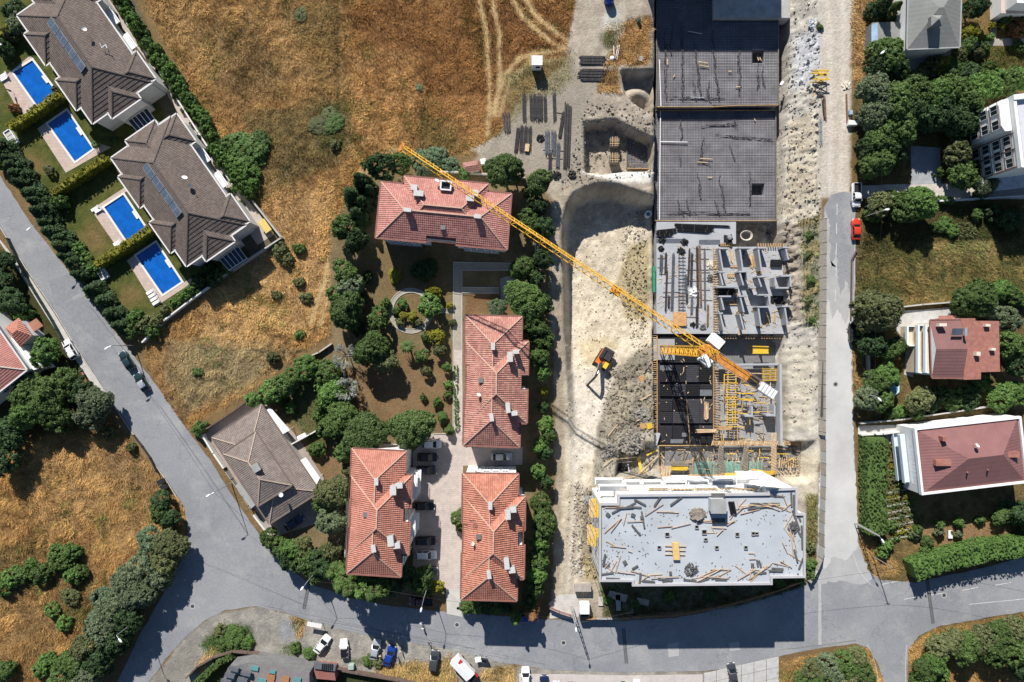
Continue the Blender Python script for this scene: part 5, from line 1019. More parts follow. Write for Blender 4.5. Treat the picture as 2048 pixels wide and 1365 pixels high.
# timber brackets on the left edge of the deck
for k in range(54): v = 672+k*4.1; MB().bar(P(1306+r.uniform(-2,1),v,ZD+.1), P(1313,v+r.uniform(-1,1),ZD+.1), .15, .14).build('edge_bracket', r.choice([M_wood, M_woodp, M_woodg]), dk)
stack(1412,822,9,36,ZD+.1,'tapered pale plank stack on the black deck',lay=4); stack(1411,862,44,7,ZD+.3,'long pale plank stack across the lower right of the black deck',M_woodp,lay=4); stack(1448,856,32,9,-5.0,'orange plank stack beyond the black deck',M_wood,lay=3)
for u in (1406,1418): tag(MB().box(P(u,880,ZD+.6), (1.0,1.4,.9)).build('black_tub', M_black, bevel=.08), ('left' if u < 1410 else 'right') + ' black plastic tub at the lower right corner of the black deck', 'tub', 'black tubs on the deck')
# ---- scaffold bay right of the deck
sf = thing('formwork_scaffold', 'yellow and timber formwork beams right of the black deck', 'scaffold', P(1490,790,-8))
MB().prism(prect(1430,676,1584,732,-8.1), -8.6, -8.1).build('lower_floor', M_concd, sf); MB().prism(prect(1428,733,1562,890,-7.4), -8.6, -7.4).build('floor', mat('grey_lower_slab', (.27,.275,.285), .8, .12, .5), sf)
MB().bar(P(1430,730,-5.2), P(1556,729,-5.2), .35, 2.4).build('cross_wall', M_wallc, sf); MB().bar(P(1556,728,-4.6), P(1558,890,-4.6), .5, 3).build('edge_wall', M_wallc, sf)
for u0,v0,u1,v1 in ((1456,736,1454,852),(1472,734,1470,848),(1465,790,1465,850),(1470,787,1508,787),(1470,798,1508,799),(1450,796,1506,802),(1540,735,1540,762),(1526,733,1528,762),(1552,733,1550,762),(1490,770,1500,772),(1505,693,1537,694),(1505,707,1537,707)): MB().bar(P(u0,v0,-4.8), P(u1,v1,-4.8), .22, .25).build('yellow_beam', M_yellow, sf)
MB().prism(prect(1506,695,1537,706,-5), -5.3, -5).build('yellow_panel', M_yellow, sf)
for k in range(24): v = 735+k*5; MB().bar(P(1455+r.uniform(-6,0),v,-4.6), P(1472+r.uniform(0,6),v+r.uniform(-2,2),-4.6), .13, .1).build('beam', M_woodp if k % 3 else M_yellow, sf)
for k in range(10): MB().bar(P(1524,735+k*3,-4.6), P(1553,735+k*3+r.uniform(-1,1),-4.6), .12, .1).build('beam', M_yellow if k % 2 else M_woodp, sf)
for k in range(40):
    u, v = r.uniform(1430,1500), r.uniform(765,885); hz = r.random() < .6; L = r.uniform(8,32); MB().bar(P(u,v,-5.6+r.uniform(-.6,.4)), P(u+(L if hz else r.uniform(-3,3)),v+(r.uniform(-3,3) if hz else L*.7),-5.6+r.uniform(-.4,.3)), .13, .1).build('beam', r.choice([M_wood,M_woodp,M_woodg]), sf)
for k in range(30): v = 735+k*5.1; MB().bar(P(1428+r.uniform(-1,0),v,-4.5), P(1437+r.uniform(-1,2),v+r.uniform(-1,1),-4.5), .14, .12).build('beam', M_wood, sf)
for k in range(26):
    u, v = r.uniform(1500,1552), r.uniform(790,885); an = r.uniform(0,3.1); L = r.uniform(6,18); MB().bar(P(u,v,-7.2), P(u+L*math.cos(an),v+L*math.sin(an),-7.2), .13, .1).build('beam', r.choice([M_woodp,M_woodg,M_rust]), sf)
for u in (1514,1524): 
    for k in range(6): MB().bar(P(u-6,808+k*4.5,-6.6), P(u+10,808+k*4.5,-6.6), .09).build('reinforcement', M_rust, sf)
for u, v, w_, h_ in ((1498,824,16,20),(1542,822,18,22)):
    a, b = P(u-w_/2,v+h_/2,-4.2), P(u+w_/2,v-h_/2,-4.2); MB().prism([(a.x,a.y),(b.x,a.y),(b.x,a.y+.35),(a.x,a.y+.35)], -7.4, -4.2).build('wall', M_wallc, sf); MB().prism([(b.x-.35,a.y+.36),(b.x,a.y+.36),(b.x,b.y),(b.x-.35,b.y)], -7.4, -4.2).build('wall', M_wallc, sf)
# ---- walkway of joists and the shuttered trench below
wk = thing('joist_walkway', 'long row of timber joists along the top of the shuttered trench', 'formwork', P(1520,886,-4.4))
for k in range(58): u = 1424+k*3.25; MB().bar(P(u+2,882-(k > 50)*(50-k)*.6,-4.1), P(u-1,891-(k > 50)*(50-k)*.6,-4.1), .17, .14).build('joist', M_wood if k % 4 else M_woodp, wk)
for v in (884,889): MB().bar(P(1424,v,-4.3), P(1590,v,-4.3), .14, .2).build('rail', M_wood, wk); MB().bar(P(1590,v,-4.3), P(1614,v+7,-4.3), .14, .2).build('rail', M_woodg, wk)
tf = thing('trench_formwork', 'shuttered trench with green and bare timber boards north of the flat roof', 'formwork', P(1480,925,-6))
MB().prism(prect(1330,893,1612,958,-5.6), -6.2, -5.6).build('trench_floor', M_concd, tf)
for ub in (1442,1492,1548):
    for k in range(21 if ub < 1548 else 27):
        v = (897 if ub < 1548 else 868)+k*3.0; MB().bar(P(ub-6,v+2,-3.9), P(ub+5,v-1.5,-3.9), .16, .12).build('joist', M_woodg if ub < 1548 else M_woodp, tf)
    MB().bar(P(ub-3,892,-4.1), P(ub-3,956,-4.1), .12, .2).build('rail', M_wood, tf); MB().bar(P(ub+3,892,-4.1), P(ub+3,956,-4.1), .12, .2).build('rail', M_wood, tf)
M_green = mat('green_boards', (.16,.30,.24), .8, .3, 2)
for u0, u1 in ((1386,1436),(1448,1486),(1500,1528)):
    u = u0
    while u < u1: MB().bar(P(u,922+r.uniform(-2,3),-4.6), P(u-1.5,953,-4.4), .2, .06).build('green_board', r.choice([M_green,M_green,M_woodg]), tf); u += 2.6
for k in range(16): MB().bar(P(1386+k*10,917+r.uniform(-2,2),-4.3), P(1386+k*10+r.uniform(-2,2),925,-4.5), .14, .12).build('strut', M_woodp, tf)
for k in range(70): u = 1375+k*2.55; MB().bar(P(u+3,949-(u > 1440)*3-(u > 1500)*4,-3.8), P(u-1,957-(u > 1440)*3-(u > 1500)*4,-3.8), .15, .14).build('joist', M_yellow if u > 1490 and u < 1546 else (M_yellow if 1448 < u < 1482 else M_wood), tf)
for k in range(11): MB().bar(P(1560+k*4.6,912+r.uniform(0,6),-5.2), P(1558+k*4.6,936,-5.0), .2, .08).build('board', M_wood if k % 3 else M_woodp, tf)
for k in range(10): MB().bar(P(1590+r.uniform(-4,4),896+k*6,-4.2), P(1612,900+k*6,-4.0), .13, .12).build('beam', M_woodg, tf)
for k in range(7): MB().bar(P(1554+k*8,942+r.uniform(-2,2),-4.3), P(1566+k*8,953,-4.2), .12, .12).build('beam', M_woodp, tf)
for k in range(14): u = r.uniform(1340,1545); MB().bar(P(u,896+r.uniform(0,10),-5.4), P(u+r.uniform(-16,16),912+r.uniform(0,10),-5.2), .12, .1).build('beam', r.choice([M_woodg,M_panel]), tf)
MB().bar(P(1612,892,-4.6), P(1612,955,-4.6), .15, 1.6).build('end_board', M_woodg, tf)
# west end: rubble, stacks, racks
stack(1358,936,36,9,-4.6,'plank stack with yellow boards west of the green boards',M_yellow,lay=4); stack(1357,927,36,8,-4.4,'grey-brown plank stack above the yellow boards',M_woodg,lay=5)
lb = thing('batten_stack', 'fan of pale battens leaning above the white balconies west of the trench', 'timber stack', P(1325,945,-4.2), 0, 'timber stacks')
for k in range(12): MB().bar(P(1312+k*2.6,932,-4.0), P(1311+k*2.6+r.uniform(-1,1),954,-3.6), .13, .12).build('batten', M_woodp, lb)
for k in range(14): MB().bar(P(1308+k*2.4,951,-3.5), P(1306+k*2.4,960,-3.5), .18, .2).build('batten_end', M_wood, lb)
heap(1241,941,15,0,'black heap of scrap steel west of the trench',M_black,140,ground=True,big=.8); heap(1262,885,24,0,'grey rubble heap at the foot of the black deck',mat('rubble',(.24,.22,.19),.9,.3,2),220,'rubble_heap',ground=True,big=.9); heap(1220,905,18,0,'dark rubble slope left of the timber ladder',mat('rubble',(.24,.22,.19)),150,'rubble_heap',ground=True,big=.7); heap(1285,830,16,0,'rubble and splintered boards beside the deck edge',mat('rubble',(.24,.22,.19)),120,'rubble_heap',ground=True,big=.9)
heap(1273,905,7,0,'dark tangle beside the leaning boards',M_black,50,ground=True)
heap(1176,1000,8,0,'pale broken blocks beside the bank left of the block',M_conc,60,'rubble_heap',ground=True,big=.6)
pd = MB(); a = [G(u,v,.25) for u,v in ((1268,866),(1312,862),(1312,890),(1300,896),(1292,890),(1278,898),(1270,884))]; zt = sum(p.z for p in a)/len(a)-.1; pd.prism([(p.x,p.y) for p in a], zt-2, zt); tag(pd.build('concrete_platform', mat('pale_fresh_concrete',(.36,.37,.38))), 'broken pale concrete platform left of the black deck', 'slab')
tl = thing('timber_ladder', 'upright timber lath frame on the rubble beside the ramp', 'ladder', G(1259,880)); a, b = G(1259,860,1.2), G(1258,914,1.2); MB().bar(a,b,.14).build('rail', M_woodg, tl)
for k in range(12): p = a.lerp(b,k/11); MB().bar(p, p+Vector((-.55,.35,0)), .1).build('rung', M_woodp, tl)
BNAME = {id(M_yellow): 'yellow', id(M_panel): 'grey', id(M_woodp): 'pale', id(M_wood): 'brown', id(M_woodg): 'weathered', id(M_steel): 'metallic'}
for i, (u0,v0,u1,v1,m) in enumerate(((1274,914,1281,945,M_yellow),(1277,912,1283,944,M_yellow),(1297,915,1299,938,M_panel),(1275,948,1315,912,M_woodp),(1282,946,1314,914,M_wood),(1276,880,1284,912,M_panel),(1285,882,1288,900,M_woodp),(1230,918,1272,914,M_woodp),(1206,930,1225,917,M_woodp),(1234,925,1272,922,M_woodg),(1255,928,1258,945,M_steel),(1317,908,1325,928,M_wood),(1320,906,1331,920,M_woodp),(1292,910,1314,900,M_yellow),(1289,936,1293,950,M_wood),(1212,868,1232,845,M_woodg),(1215,871,1234,849,M_woodp),(1285,745,1296,732,M_woodg),(1280,800,1302,788,M_woodp),(1288,830,1300,812,M_wood),(1272,842,1296,832,M_woodp),(1240,958,1270,952,M_woodp),(1222,880,1240,868,M_woodg))): tag(MB().bar(G(u0,v0,.6), G(u1,v1,.5), .3 if m in (M_yellow,M_panel) else .16, .1).build('loose_board', m), BNAME[id(m)] + ' loose board on the rubble by the deck, ' + ORD[i] + ' counting clockwise from the trench end', 'board', 'boards on the rubble')
for u, v, m, lab in ((1285,852,M_ply,'square orange board on the rubble by the deck'),(1298,852,M_yellow,'square yellowish board on the rubble by the deck'),(1283,757,M_ply,'splintered orange board near the deck edge')): c = G(u,v,.5); tag(MB().box(c,(1.2,1.2,.05),M=Matrix.Rotation(.3,3,'Z') @ Matrix.Rotation(.15,3,'X')).build('square_board', m), lab, 'board')
gz_ = MB(); a, b = P(1307,533,-4.5), P(1307,585,-4.5); gz_.bar(a,b,.5,1.6); tag(gz_.build('green_netting', mat('green_netting',(.03,.25,.14),.8,.3,2)), 'green netting on the slab edge above the sandy pit', 'netting')
pc = P(1297,428,-4.2); pt = thing('concrete_ring', 'white concrete pipe ring standing at the pit edge beside the raft', 'pipe', pc-Vector((0,0,2)));
rg = MB(); rg.lathe(pc-Vector((0,0,2)), [(.72,0),(.72,2),(.5,2.0),(.5,.4),(.0001,.4)], 22); rg.build('ring', M_white, pt, True)

# more timber, steel and litter in the working bays
litter = MB(); lr = random.Random(77)
for (u0,v0,u1,v1,z,n) in ((1436,498,1584,664,ZS,260),(1316,490,1424,664,ZS,220),(1430,740,1555,885,-7.4,260),(1335,896,1610,955,-5.6,260),(1316,675,1424,888,ZD+.1,60)):
    for _ in range(n):
        p = P(lr.uniform(u0,u1),lr.uniform(v0,v1),z+.06); L = lr.uniform(.12,.9); litter.box(p,(L,lr.uniform(.06,.16),.07),lr.uniform(0,3.14))
tag(litter.build('site_litter', M_woodp), 'offcuts and litter strewn over the working slabs', 'litter', kind='stuff')
for k in range(34):
    u, v = lr.uniform(1432,1550), lr.uniform(738,884); hz = lr.random() < .5; L = lr.uniform(14,40); a = P(u,v,-5.0+lr.uniform(-.5,.4)); b = P(min(1556,u+(L if hz else lr.uniform(-2,2))),min(888,v+(lr.uniform(-2,2) if hz else L)),-5.0+lr.uniform(-.5,.4)); MB().bar(a,b,.15,.12).build('yellow_beam' if k % 3 == 0 else 'beam', M_yellow if k % 3 == 0 else lr.choice([M_woodp,M_wood,M_woodg]), sf)
for k in range(60):
    u, v = lr.uniform(1336,1606), lr.uniform(896,950); L = lr.uniform(6,26); an = lr.choice([0,1.57,1.4,.2,lr.uniform(0,3)]); MB().bar(P(u,v,-5.0+lr.uniform(-.4,.9)), P(u+L*math.cos(an),min(956,v+L*math.sin(an)*.6),-4.9+lr.uniform(-.4,.9)), .14, .1).build('beam', lr.choice([M_woodp,M_wood,M_woodg,M_yellow]), tf)
for k in range(26):
    u = lr.uniform(1440,1575); v = lr.uniform(500,660); L = lr.uniform(5,16); an = lr.uniform(0,3.1); MB().bar(P(u,v,ZS+.08), P(u+L*math.cos(an),v+L*math.sin(an),ZS+.1), .14, .1).build('loose_timber', lr.choice([M_woodp,M_wood,M_rust]), fs)
# ------------------------------------------------------------------ finished block with flat roof
ZF = 15.0
OUT = [(1198,1007),(1235,1007),(1235,990),(1535,987),(1535,978),(1595,976),(1595,1027),(1611,1027),(1611,1156),(1545,1157),(1545,1170),(1264,1173),(1264,1164),(1198,1164)]
fb = thing('concrete_block', 'new flat-roofed concrete block strewn with boards above the lower street', 'building', P(1400,1070,0))
o3 = [P(u,v,ZF) for u,v in OUT]; poly = [(p.x,p.y) for p in o3]
M_roofc = mat('pale_roof_slab', (.40,.425,.45), .8, .11, .13, .12, 3, detail=8)
cen = (sum(p[0] for p in poly)/len(poly), sum(p[1] for p in poly)/len(poly))
wallp = [(cen[0]+(x-cen[0])*.985, cen[1]+(y-cen[1])*.97) for x,y in poly]
MB().prism(wallp, -5, ZF-.5).build('wall', M_white, fb)
MB().prism([(cen[0]+(x-cen[0])*.997, cen[1]+(y-cen[1])*.994) for x,y in poly], ZF-.48, ZF-.3).build('roof_slab', M_roofc, fb)
pr = MB(); M_par = mat('parapet_concrete', (.40,.395,.405), .8, .06, .5); n = len(o3); ar = sum(poly[i][0]*poly[(i+1)%n][1]-poly[(i+1)%n][0]*poly[i][1] for i in range(n)); W_ = .42
inn = []
for i in range(n):
    p, a, b = o3[i], o3[i-1], o3[(i+1)%n]; d1, d2 = (p-a).normalized(), (b-p).normalized(); n1, n2 = Vector((-d1.y,d1.x,0)), Vector((-d2.y,d2.x,0))
    if ar < 0: n1, n2 = -n1, -n2
    inn.append(p+(n1+n2)/(1+n1.dot(n2))*W_)
for i in range(n):
    j = (i+1) % n; pr.prism([(q.x,q.y) for q in (o3[i],o3[j],inn[j],inn[i])], ZF-.7, ZF+.12)
pr.build('parapet', M_par, fb)
# storeys of white balconies on the north side
M_bal = mat('white_balcony', (.78,.78,.77), .7, .04, 1)
for lev, z in enumerate((4.5,10.5)):
    for (u0,u1,dep) in ((1202,1262,3.2),(1266,1300,2.2),(1304,1345,2.2),(1352,1398,1.6),(1402,1446,2.2),(1452,1500,2.4),(1504,1556,3.4)):
        if lev == 1 and u0 in (1266,1452): continue
        y0 = P(u0,995 if u0 > 1230 else 1007,ZF); a, b = P(u0,988,ZF), P(u1,987,ZF); yy = min(wallp[3][1], a.y); dp = dep*.36*(1.0-.10*lev)
        MB().prism([(a.x,yy-.3),(b.x,yy-.3),(b.x,yy+dp),(a.x,yy+dp)], z-.2, z).build('balcony_floor', M_bal, fb)
        q = MB(); q.box(((a.x+b.x)/2,yy+dp-.09,z+.5),(b.x-a.x,.18,1.0)); q.box((a.x+.09,yy+dp/2-.1,z+.49),(.18,dp-.2,.98)); q.box((b.x-.09,yy+dp/2-.1,z+.49),(.18,dp-.2,.98)); q.build('balcony_parapet', M_bal, fb)
for k in range(40):
    u = 1300+k*7.6+random.Random(k).uniform(-2,2); a = P(u,984,ZF-1.5); MB().bar(Vector((a.x,a.y+.3,11.6)), Vector((a.x+.1,a.y+.35,13.6)), .1).build('railing_batten', M_wood if k % 3 else M_yellow, fb)
MB().bar(P(1238,985,12.4)+Vector((0,.5,0)), P(1534,983,12.4)+Vector((0,.5,0)), .1).build('railing', M_woodp, fb)
# roof furniture
zr_ = ZF-.3
for u, v, su, sv in ((1334,1069,7,7),(1318,1095,6,6),(1408,1064,8,8),(1411,1079,6,5),(1433,1095,6,6),(1491,1095,6,6),(1393,1054,6,6),(1474,1069,6,7),(1506,1067,6,6),(1513,1067,6,5)):
    c = P(u,v,zr_); b = MB()
    for dx, dy, sx, sy in ((-1,0,.08,1),(1,0,.08,1),(0,-1,1,.08),(0,1,1,.08)): b.box(c+Vector((dx*px(su)/2,dy*px(sv)/2,.15)), (px(su)*.92 if sx == 1 else sx, px(sv)*.86+.08 if sy == 1 else sy, .3))
    o = b.build('roof_opening', M_conc, fb); MB().box(c+Vector((0,0,.012)), (px(su)*.9,px(sv)*.9,.02)).build('shaft_shade', M_black, o)  # thin black sheet inside each kerb paints the dark of an open shaft
c = P(1437,1013,ZF+2.0); sb = MB().box(c-Vector((0,0,1.15)), (px(28)*.88,px(26)*.88,2.3)).build('stair_head', M_roofc, fb); MB().box(c+Vector((0,0,.07)), (px(28)*.88+.3,px(26)*.88+.3,.14)).build('stair_head_lid', M_conc, sb)
MB().box(P(1437,1002,ZF+.4)+Vector((0,.9,-.4)), (2.6,.8,.5)).build('stair_head_step', M_panel, sb); MB().box(P(1437,1042,zr_+.05), (2.5,1.0,.06)).build('ladder_board', M_panel, fb)
rr = random.Random(21)
rolls = thing('felt_rolls', 'black felt rolls lying right of the stair head on the flat roof', 'rolls', P(1463,1016,zr_))
for k in range(2): MB().tube(P(1459+k*6.5,1004,zr_+.3), P(1464+k*6.5,1028,zr_+.3), .3, n=10).build('roll', M_black, rolls)
ts = thing('plank_table', 'yellow planks stacked across three bars in the middle of the flat roof', 'timber stack', P(1351,1103,zr_), 0, 'timber stacks')
for k in range(3): MB().bar(P(1330,1092+k*8.5,zr_+.25), P(1372-k,1093+k*8.5,zr_+.25), .12).build('bearer', M_woodp, ts)
for k in range(5): MB().bar(P(1345+k*2.6,1085+rr.uniform(-1,1),zr_+.5), P(1348+k*2.6,1120,zr_+.5), .25, .35).build('plank', mat('yellow_plank',(.62,.42,.16),.7,.15,2), ts)
heap(1382,1140,12,zr_,'heap of broken form ties near the lower edge of the flat roof',M_panel,120,'scrap_heap'); heap(1395,1030,12,zr_,'splintered plank heap left of the stair head on the flat roof',M_woodg,70,'plank_heap',big=1.3)
heap(1586,1055,9,zr_,'tangle of boards at the right edge of the flat roof',M_panel,60,big=.8)
# loose timber and grey panels on the roof: where each lies
PL = []
def pln(u, v, L, deg, kind): PL.append((u, v, L, deg, kind))
for a in ((1225,1052,44,-42,0),(1232,1050,36,-52,0),(1230,1016,40,2,0),(1244,1014,34,5,0),(1270,1043,32,-2,0),(1250,1038,26,-75,0),(1308,1019,44,-34,0),(1330,1024,34,0,0),(1345,1025,26,4,0),(1268,1015,30,3,1),(1235,1021,26,-28,1),(1250,1016,34,-4,1),(1262,1011,22,-28,1),(1280,1005,26,28,1),(1315,1003,24,-55,1),(1352,1003,28,-35,1),(1284,1036,6,85,1),(1286,1040,34,80,1),(1216,1030,8,40,1),(1266,1031,8,20,1),
          (1222,1088,22,28,0),(1236,1094,32,6,0),(1260,1103,9,18,0),(1226,1135,30,-60,0),(1222,1140,22,35,0),(1215,1130,16,-50,0),(1236,1128,34,-72,0),(1252,1146,36,6,0),(1280,1147,40,18,0),(1310,1150,30,-5,0),(1330,1155,56,-3,0),(1285,1160,30,-35,0),(1272,1060,26,50,1),(1208,1120,24,-78,1),(1214,1148,26,-8,1),(1226,1158,28,3,1),(1270,1135,14,-30,1),(1280,1158,24,-85,1),(1297,1163,26,6,1),(1330,1160,28,8,1),(1335,1162,22,-10,1),(1214,1132,8,20,1),(1250,1126,9,60,1),(1341,1147,5,0,1),
          (1380,1161,26,5,1),(1405,1162,24,-18,1),(1420,1150,60,-28,0),(1416,1147,36,-24,0),(1442,1140,40,0,0),(1446,1148,36,-27,0),(1430,1155,50,4,0),(1400,1155,34,-10,0),(1442,1160,24,2,1),(1432,1155,20,-20,1),(1482,1140,30,36,0),(1492,1150,40,-28,0),(1502,1146,30,-72,0),(1515,1150,52,-45,0),(1520,1145,50,-34,0),(1510,1140,18,3,0),(1515,1127,14,80,1),(1520,1128,14,72,1),(1505,1131,6,0,1),(1520,1147,26,-6,1),(1555,1138,24,4,1),(1552,1142,28,2,1),(1536,1139,24,32,0),(1562,1130,36,14,0),(1572,1128,26,30,0),(1590,1115,30,32,0),(1503,1107,12,0,0),(1505,1118,13,-4,0),
          (1604,1075,48,88,1),(1602,1128,24,-70,1),(1580,1060,46,72,0),(1586,1050,40,-66,0),(1582,1075,40,80,0),(1590,1085,36,78,0),(1578,1040,36,-60,0),(1592,1040,40,70,1),(1595,1060,30,62,1),(1586,1100,30,84,0),(1592,1112,26,75,1),(1575,1066,26,55,0),(1570,1095,24,64,0),(1596,1030,30,68,1),
          (1490,1014,36,-10,0),(1505,1010,48,-8,0),(1520,1012,46,6,0),(1540,1014,44,20,0),(1555,1012,40,14,0),(1565,1018,36,22,0),(1530,1008,60,0,1),(1515,1016,40,-6,1),(1478,1022,26,-40,0),(1484,1006,24,-46,0),(1476,1010,20,78,0),(1500,1024,40,-14,0),(1530,1016,34,4,0),(1545,1010,30,-4,0),(1570,1000,26,68,0),(1574,1014,20,-40,0),(1466,1030,22,-55,0),(1450,1046,40,-4,0),(1416,1042,26,-4,0),(1462,1046,20,-30,0),(1438,1056,30,2,0),(1420,1066,16,0,0),(1440,1065,18,-44,0),(1426,1060,16,62,0),(1362,1052,40,-14,0),(1330,1054,30,-6,0),(1420,1045,30,2,0),(1588,1010,40,88,1),(1583,1000,30,88,1),(1545,992,50,6,1)): pln(*a)
PL.sort(key=lambda a: (a[4], a[1]))
side_ = lambda u: 'left part' if u < 1290 else 'middle' if u < 1460 else 'right part' if u < 1540 else 'far right'
cnt = {}
M_plk = [mat('plank_pink',(.50,.36,.26),.8,.2,3), M_woodp, mat('plank_tan',(.44,.30,.18),.8,.2,3)]
for (u,v,L,deg,k) in PL:
    p = P(u,v,zr_+.1+rr.uniform(0,.25)); d = Vector((math.cos(math.radians(deg)),-math.sin(math.radians(deg)),rr.uniform(-.02,.02)))*px(L)*.45; key = (k, side_(u)); cnt[key] = cnt.get(key, 0)+1; o_ = ORD[min(cnt[key],30)-1]
    if k == 0: tag(MB().bar(p-d, p+d, .125, .09).build('loose_plank', rr.choice(M_plk)), '%s loose plank from the top on the %s of the flat roof' % (o_, side_(u)), 'plank', 'loose planks on the flat roof')
    else: tag(MB().bar(p-d, p+d, .34 if L > 12 else .7, .09).build('form_panel', M_panel), '%s grey form panel from the top on the %s of the flat roof' % (o_, side_(u)), 'form panel', 'loose form panels on the flat roof')
for _ in range(70):
    pass
crumbs = MB()
for _ in range(420):
    u, v = rr.uniform(1205,1600), rr.uniform(1012,1160)
    if 1300 < u < 1560 and 1050 < v < 1125 and rr.random() < .8: continue
    p = P(u,v,zr_+.03); crumbs.box(p,(rr.uniform(.08,.4),rr.uniform(.05,.2),.06),rr.uniform(0,3))
tag(crumbs.build('roof_litter', M_panel), 'small grey litter scattered over the flat roof', 'litter', kind='stuff')
# yellow-boarded scaffold on the west wall
ws = thing('wall_scaffold', 'narrow scaffold with yellow boards on the left wall of the flat-roofed block', 'scaffold', P(1186,1080,0)); x0 = wallp[0][0]
for k in range(8):
    y = P(0,1012+k*20,ZF).y
    for dx in (-.25,-1.25): MB().tube((x0+dx,y,0),(x0+dx,y,14.5),.04,n=6).build('standard', M_steel, ws)
for z, sp in ((13.2,((1012,1040),(1062,1080))),(9.5,((1010,1050),(1075,1110))),(5.5,((1020,1060),(1080,1100))),(2.0,((1085,1130),))):
    for a, b in sp:
        ya, yb = P(0,a,ZF).y, P(0,b,ZF).y
        for j in range(3): MB().bar((x0-.35-.35*j,ya,z),(x0-.35-.35*j,yb,z),.3,.06).build('board', M_yellow if j < 2 else M_woodp, ws)
# ------------------------------------------------------------------ tower crane
M_crane = mat('crane_yellow', (.70,.38,.03), .5, .15, 1.5, spec=.4); M_craneo = mat('crane_rusty_orange', (.50,.20,.04), .6, .35, 2)
cr_b = P(1341,700,-4.5); top = P(1414,704,29.0); mastx, masty = (cr_b.x+top.x)/2, (cr_b.y+top.y)/2
mastx, masty = top.x, top.y
ZJ = 30.0; tip = P(803,295,ZJ); cnt_end = P(1549,792,ZJ); pv_ = Vector((mastx,masty,ZJ)); jd = (tip-pv_); jd.z = 0; JL = jd.length; jd.normalize(); jn = Vector((-jd.y,jd.x,0))
cr = thing('tower_crane', 'yellow tower crane with its long lattice jib over the site', 'crane', Vector((mastx,masty,-5)))
m = MB(); hw = .85
for sx in (-1,1):
    for sy in (-1,1): m.bar((mastx+sx*hw,masty+sy*hw,-5),(mastx+sx*hw,masty+sy*hw,28),.2)
z = -5; k = 0
while z < 27.5:
    for a, b in (((-1,-1),(1,-1)),((1,-1),(1,1)),((1,1),(-1,1)),((-1,1),(-1,-1))):
        p, q = (a,b) if k % 2 else (b,a); m.bar((mastx+p[0]*hw,masty+p[1]*hw,z),(mastx+q[0]*hw,masty+q[1]*hw,z+1.7),.11); m.bar((mastx+a[0]*hw,masty+a[1]*hw,z),(mastx+b[0]*hw,masty+b[1]*hw,z),.10)
    z += 1.7; k += 1
m.build('mast', M_crane, cr)
MB().box((mastx,masty,-5.1),(4.6,4.6,.7)).build('base', M_conc, cr)
MB().lathe((mastx,masty,28),[(1.3,0),(1.3,.7),(1.1,.9)],20).build('slewing_ring', M_craneo, cr)
j = MB(); hwj = .65; hj = 1.25; s0 = 1.2; n_ = int((JL-s0)/1.5)
pt = lambda s, side, up: pv_+jd*s+jn*(hwj*side)+Vector((0,0,up))
for side in (-1,1): j.bar(pt(s0,side,0), pt(JL,side*.8,0), .14)
j.bar(pt(s0,0,hj), pt(JL-.6,0,hj*.7), .17)
for i in range(n_):
    s = s0+i*1.5; tp_ = hj*(1-.3*i/n_); mid = pt(s+.75,0,tp_)
    for side in (-1,1): j.bar(pt(s,side,0), mid, .07); j.bar(mid, pt(s+1.5,side,0), .07)
    j.bar(pt(s,-1,0), pt(s+(1.5 if i % 2 else 0),1,0), .06)
j.build('jib', M_crane, cr)
MB().box(pv_+jd*JL, (.5,1.6,.5), math.atan2(jd.y,jd.x)).build('jib_tip', M_craneo, cr)
tl_ = MB(); s = JL*.30; tl_.box(pv_+jd*s-Vector((0,0,.3)), (1.8,1.5,.35), math.atan2(jd.y,jd.x)); tl_.build('trolley', M_craneo, cr)
hk = MB(); hk.tube(pv_+jd*s-Vector((0,0,.4)), pv_+jd*s-Vector((0,0,7)), .035, n=5); hk.box(pv_+jd*s-Vector((0,0,7.2)), (.35,.25,.6)); hk.build('hook_block', M_dark, cr)
ah = MB()
for sx in (-1,1):
    for sy in (-1,1): ah.bar(pv_+jd*(.7*sx)+jn*(.6*sy), pv_+Vector((0,0,5.5))+jd*(.15*sx)+jn*(.15*sy), .15)
for zz in (1.5,3,4.4): ah.box(pv_+Vector((0,0,zz)),(1.1-zz*.18,1.0-zz*.15,.08),math.atan2(jd.y,jd.x))
ah.build('tower_head', M_crane, cr)
ang = math.atan2(jd.y,jd.x); apex = pv_+Vector((0,0,5.4)); ce = pv_-jd*((cnt_end-pv_).length)
cj = MB(); 
for side in (-1,1): cj.bar(pv_-jd*.8+jn*(.7*side), ce+jn*(.7*side), .2, .3)
L_ = (ce-pv_).length; s = 1
while s < L_-.5: cj.bar(pv_-jd*s-jn*.68, pv_-jd*(s+.0)+jn*.68, .1); s += .8
cj.build('counter_jib', M_craneo, cr)
dk_ = MB().bar(pv_-jd*1.2+Vector((0,0,.2)), pv_-jd*(L_-4)+Vector((0,0,.2)), 1.1, .06).build('counter_jib_deck', M_craneo, cr)
for side in (-1,1):
    h_ = MB(); h_.bar(pv_-jd*1.5+jn*(.85*side)+Vector((0,0,1.0)), ce+jn*(.85*side)+Vector((0,0,1.0)), .06)
    for f in range(9): p = (pv_-jd*1.5).lerp(ce,f/8)+jn*(.85*side); h_.bar(p, p+Vector((0,0,1)), .05)
    h_.build('handrail', M_steel, cr)
for i in range(5): MB().box(ce+jd*(.5+i*.62)+Vector((0,0,.0)), (.5,1.5,2.0), ang).build('counterweight', mat('white_counterweight',(.68,.68,.66),.7,.1,1), cr)
MB().box(ce+jd*4.6+Vector((0,0,.7)), (1.6,1.2,1.0), ang).build('winch', M_dark, cr)
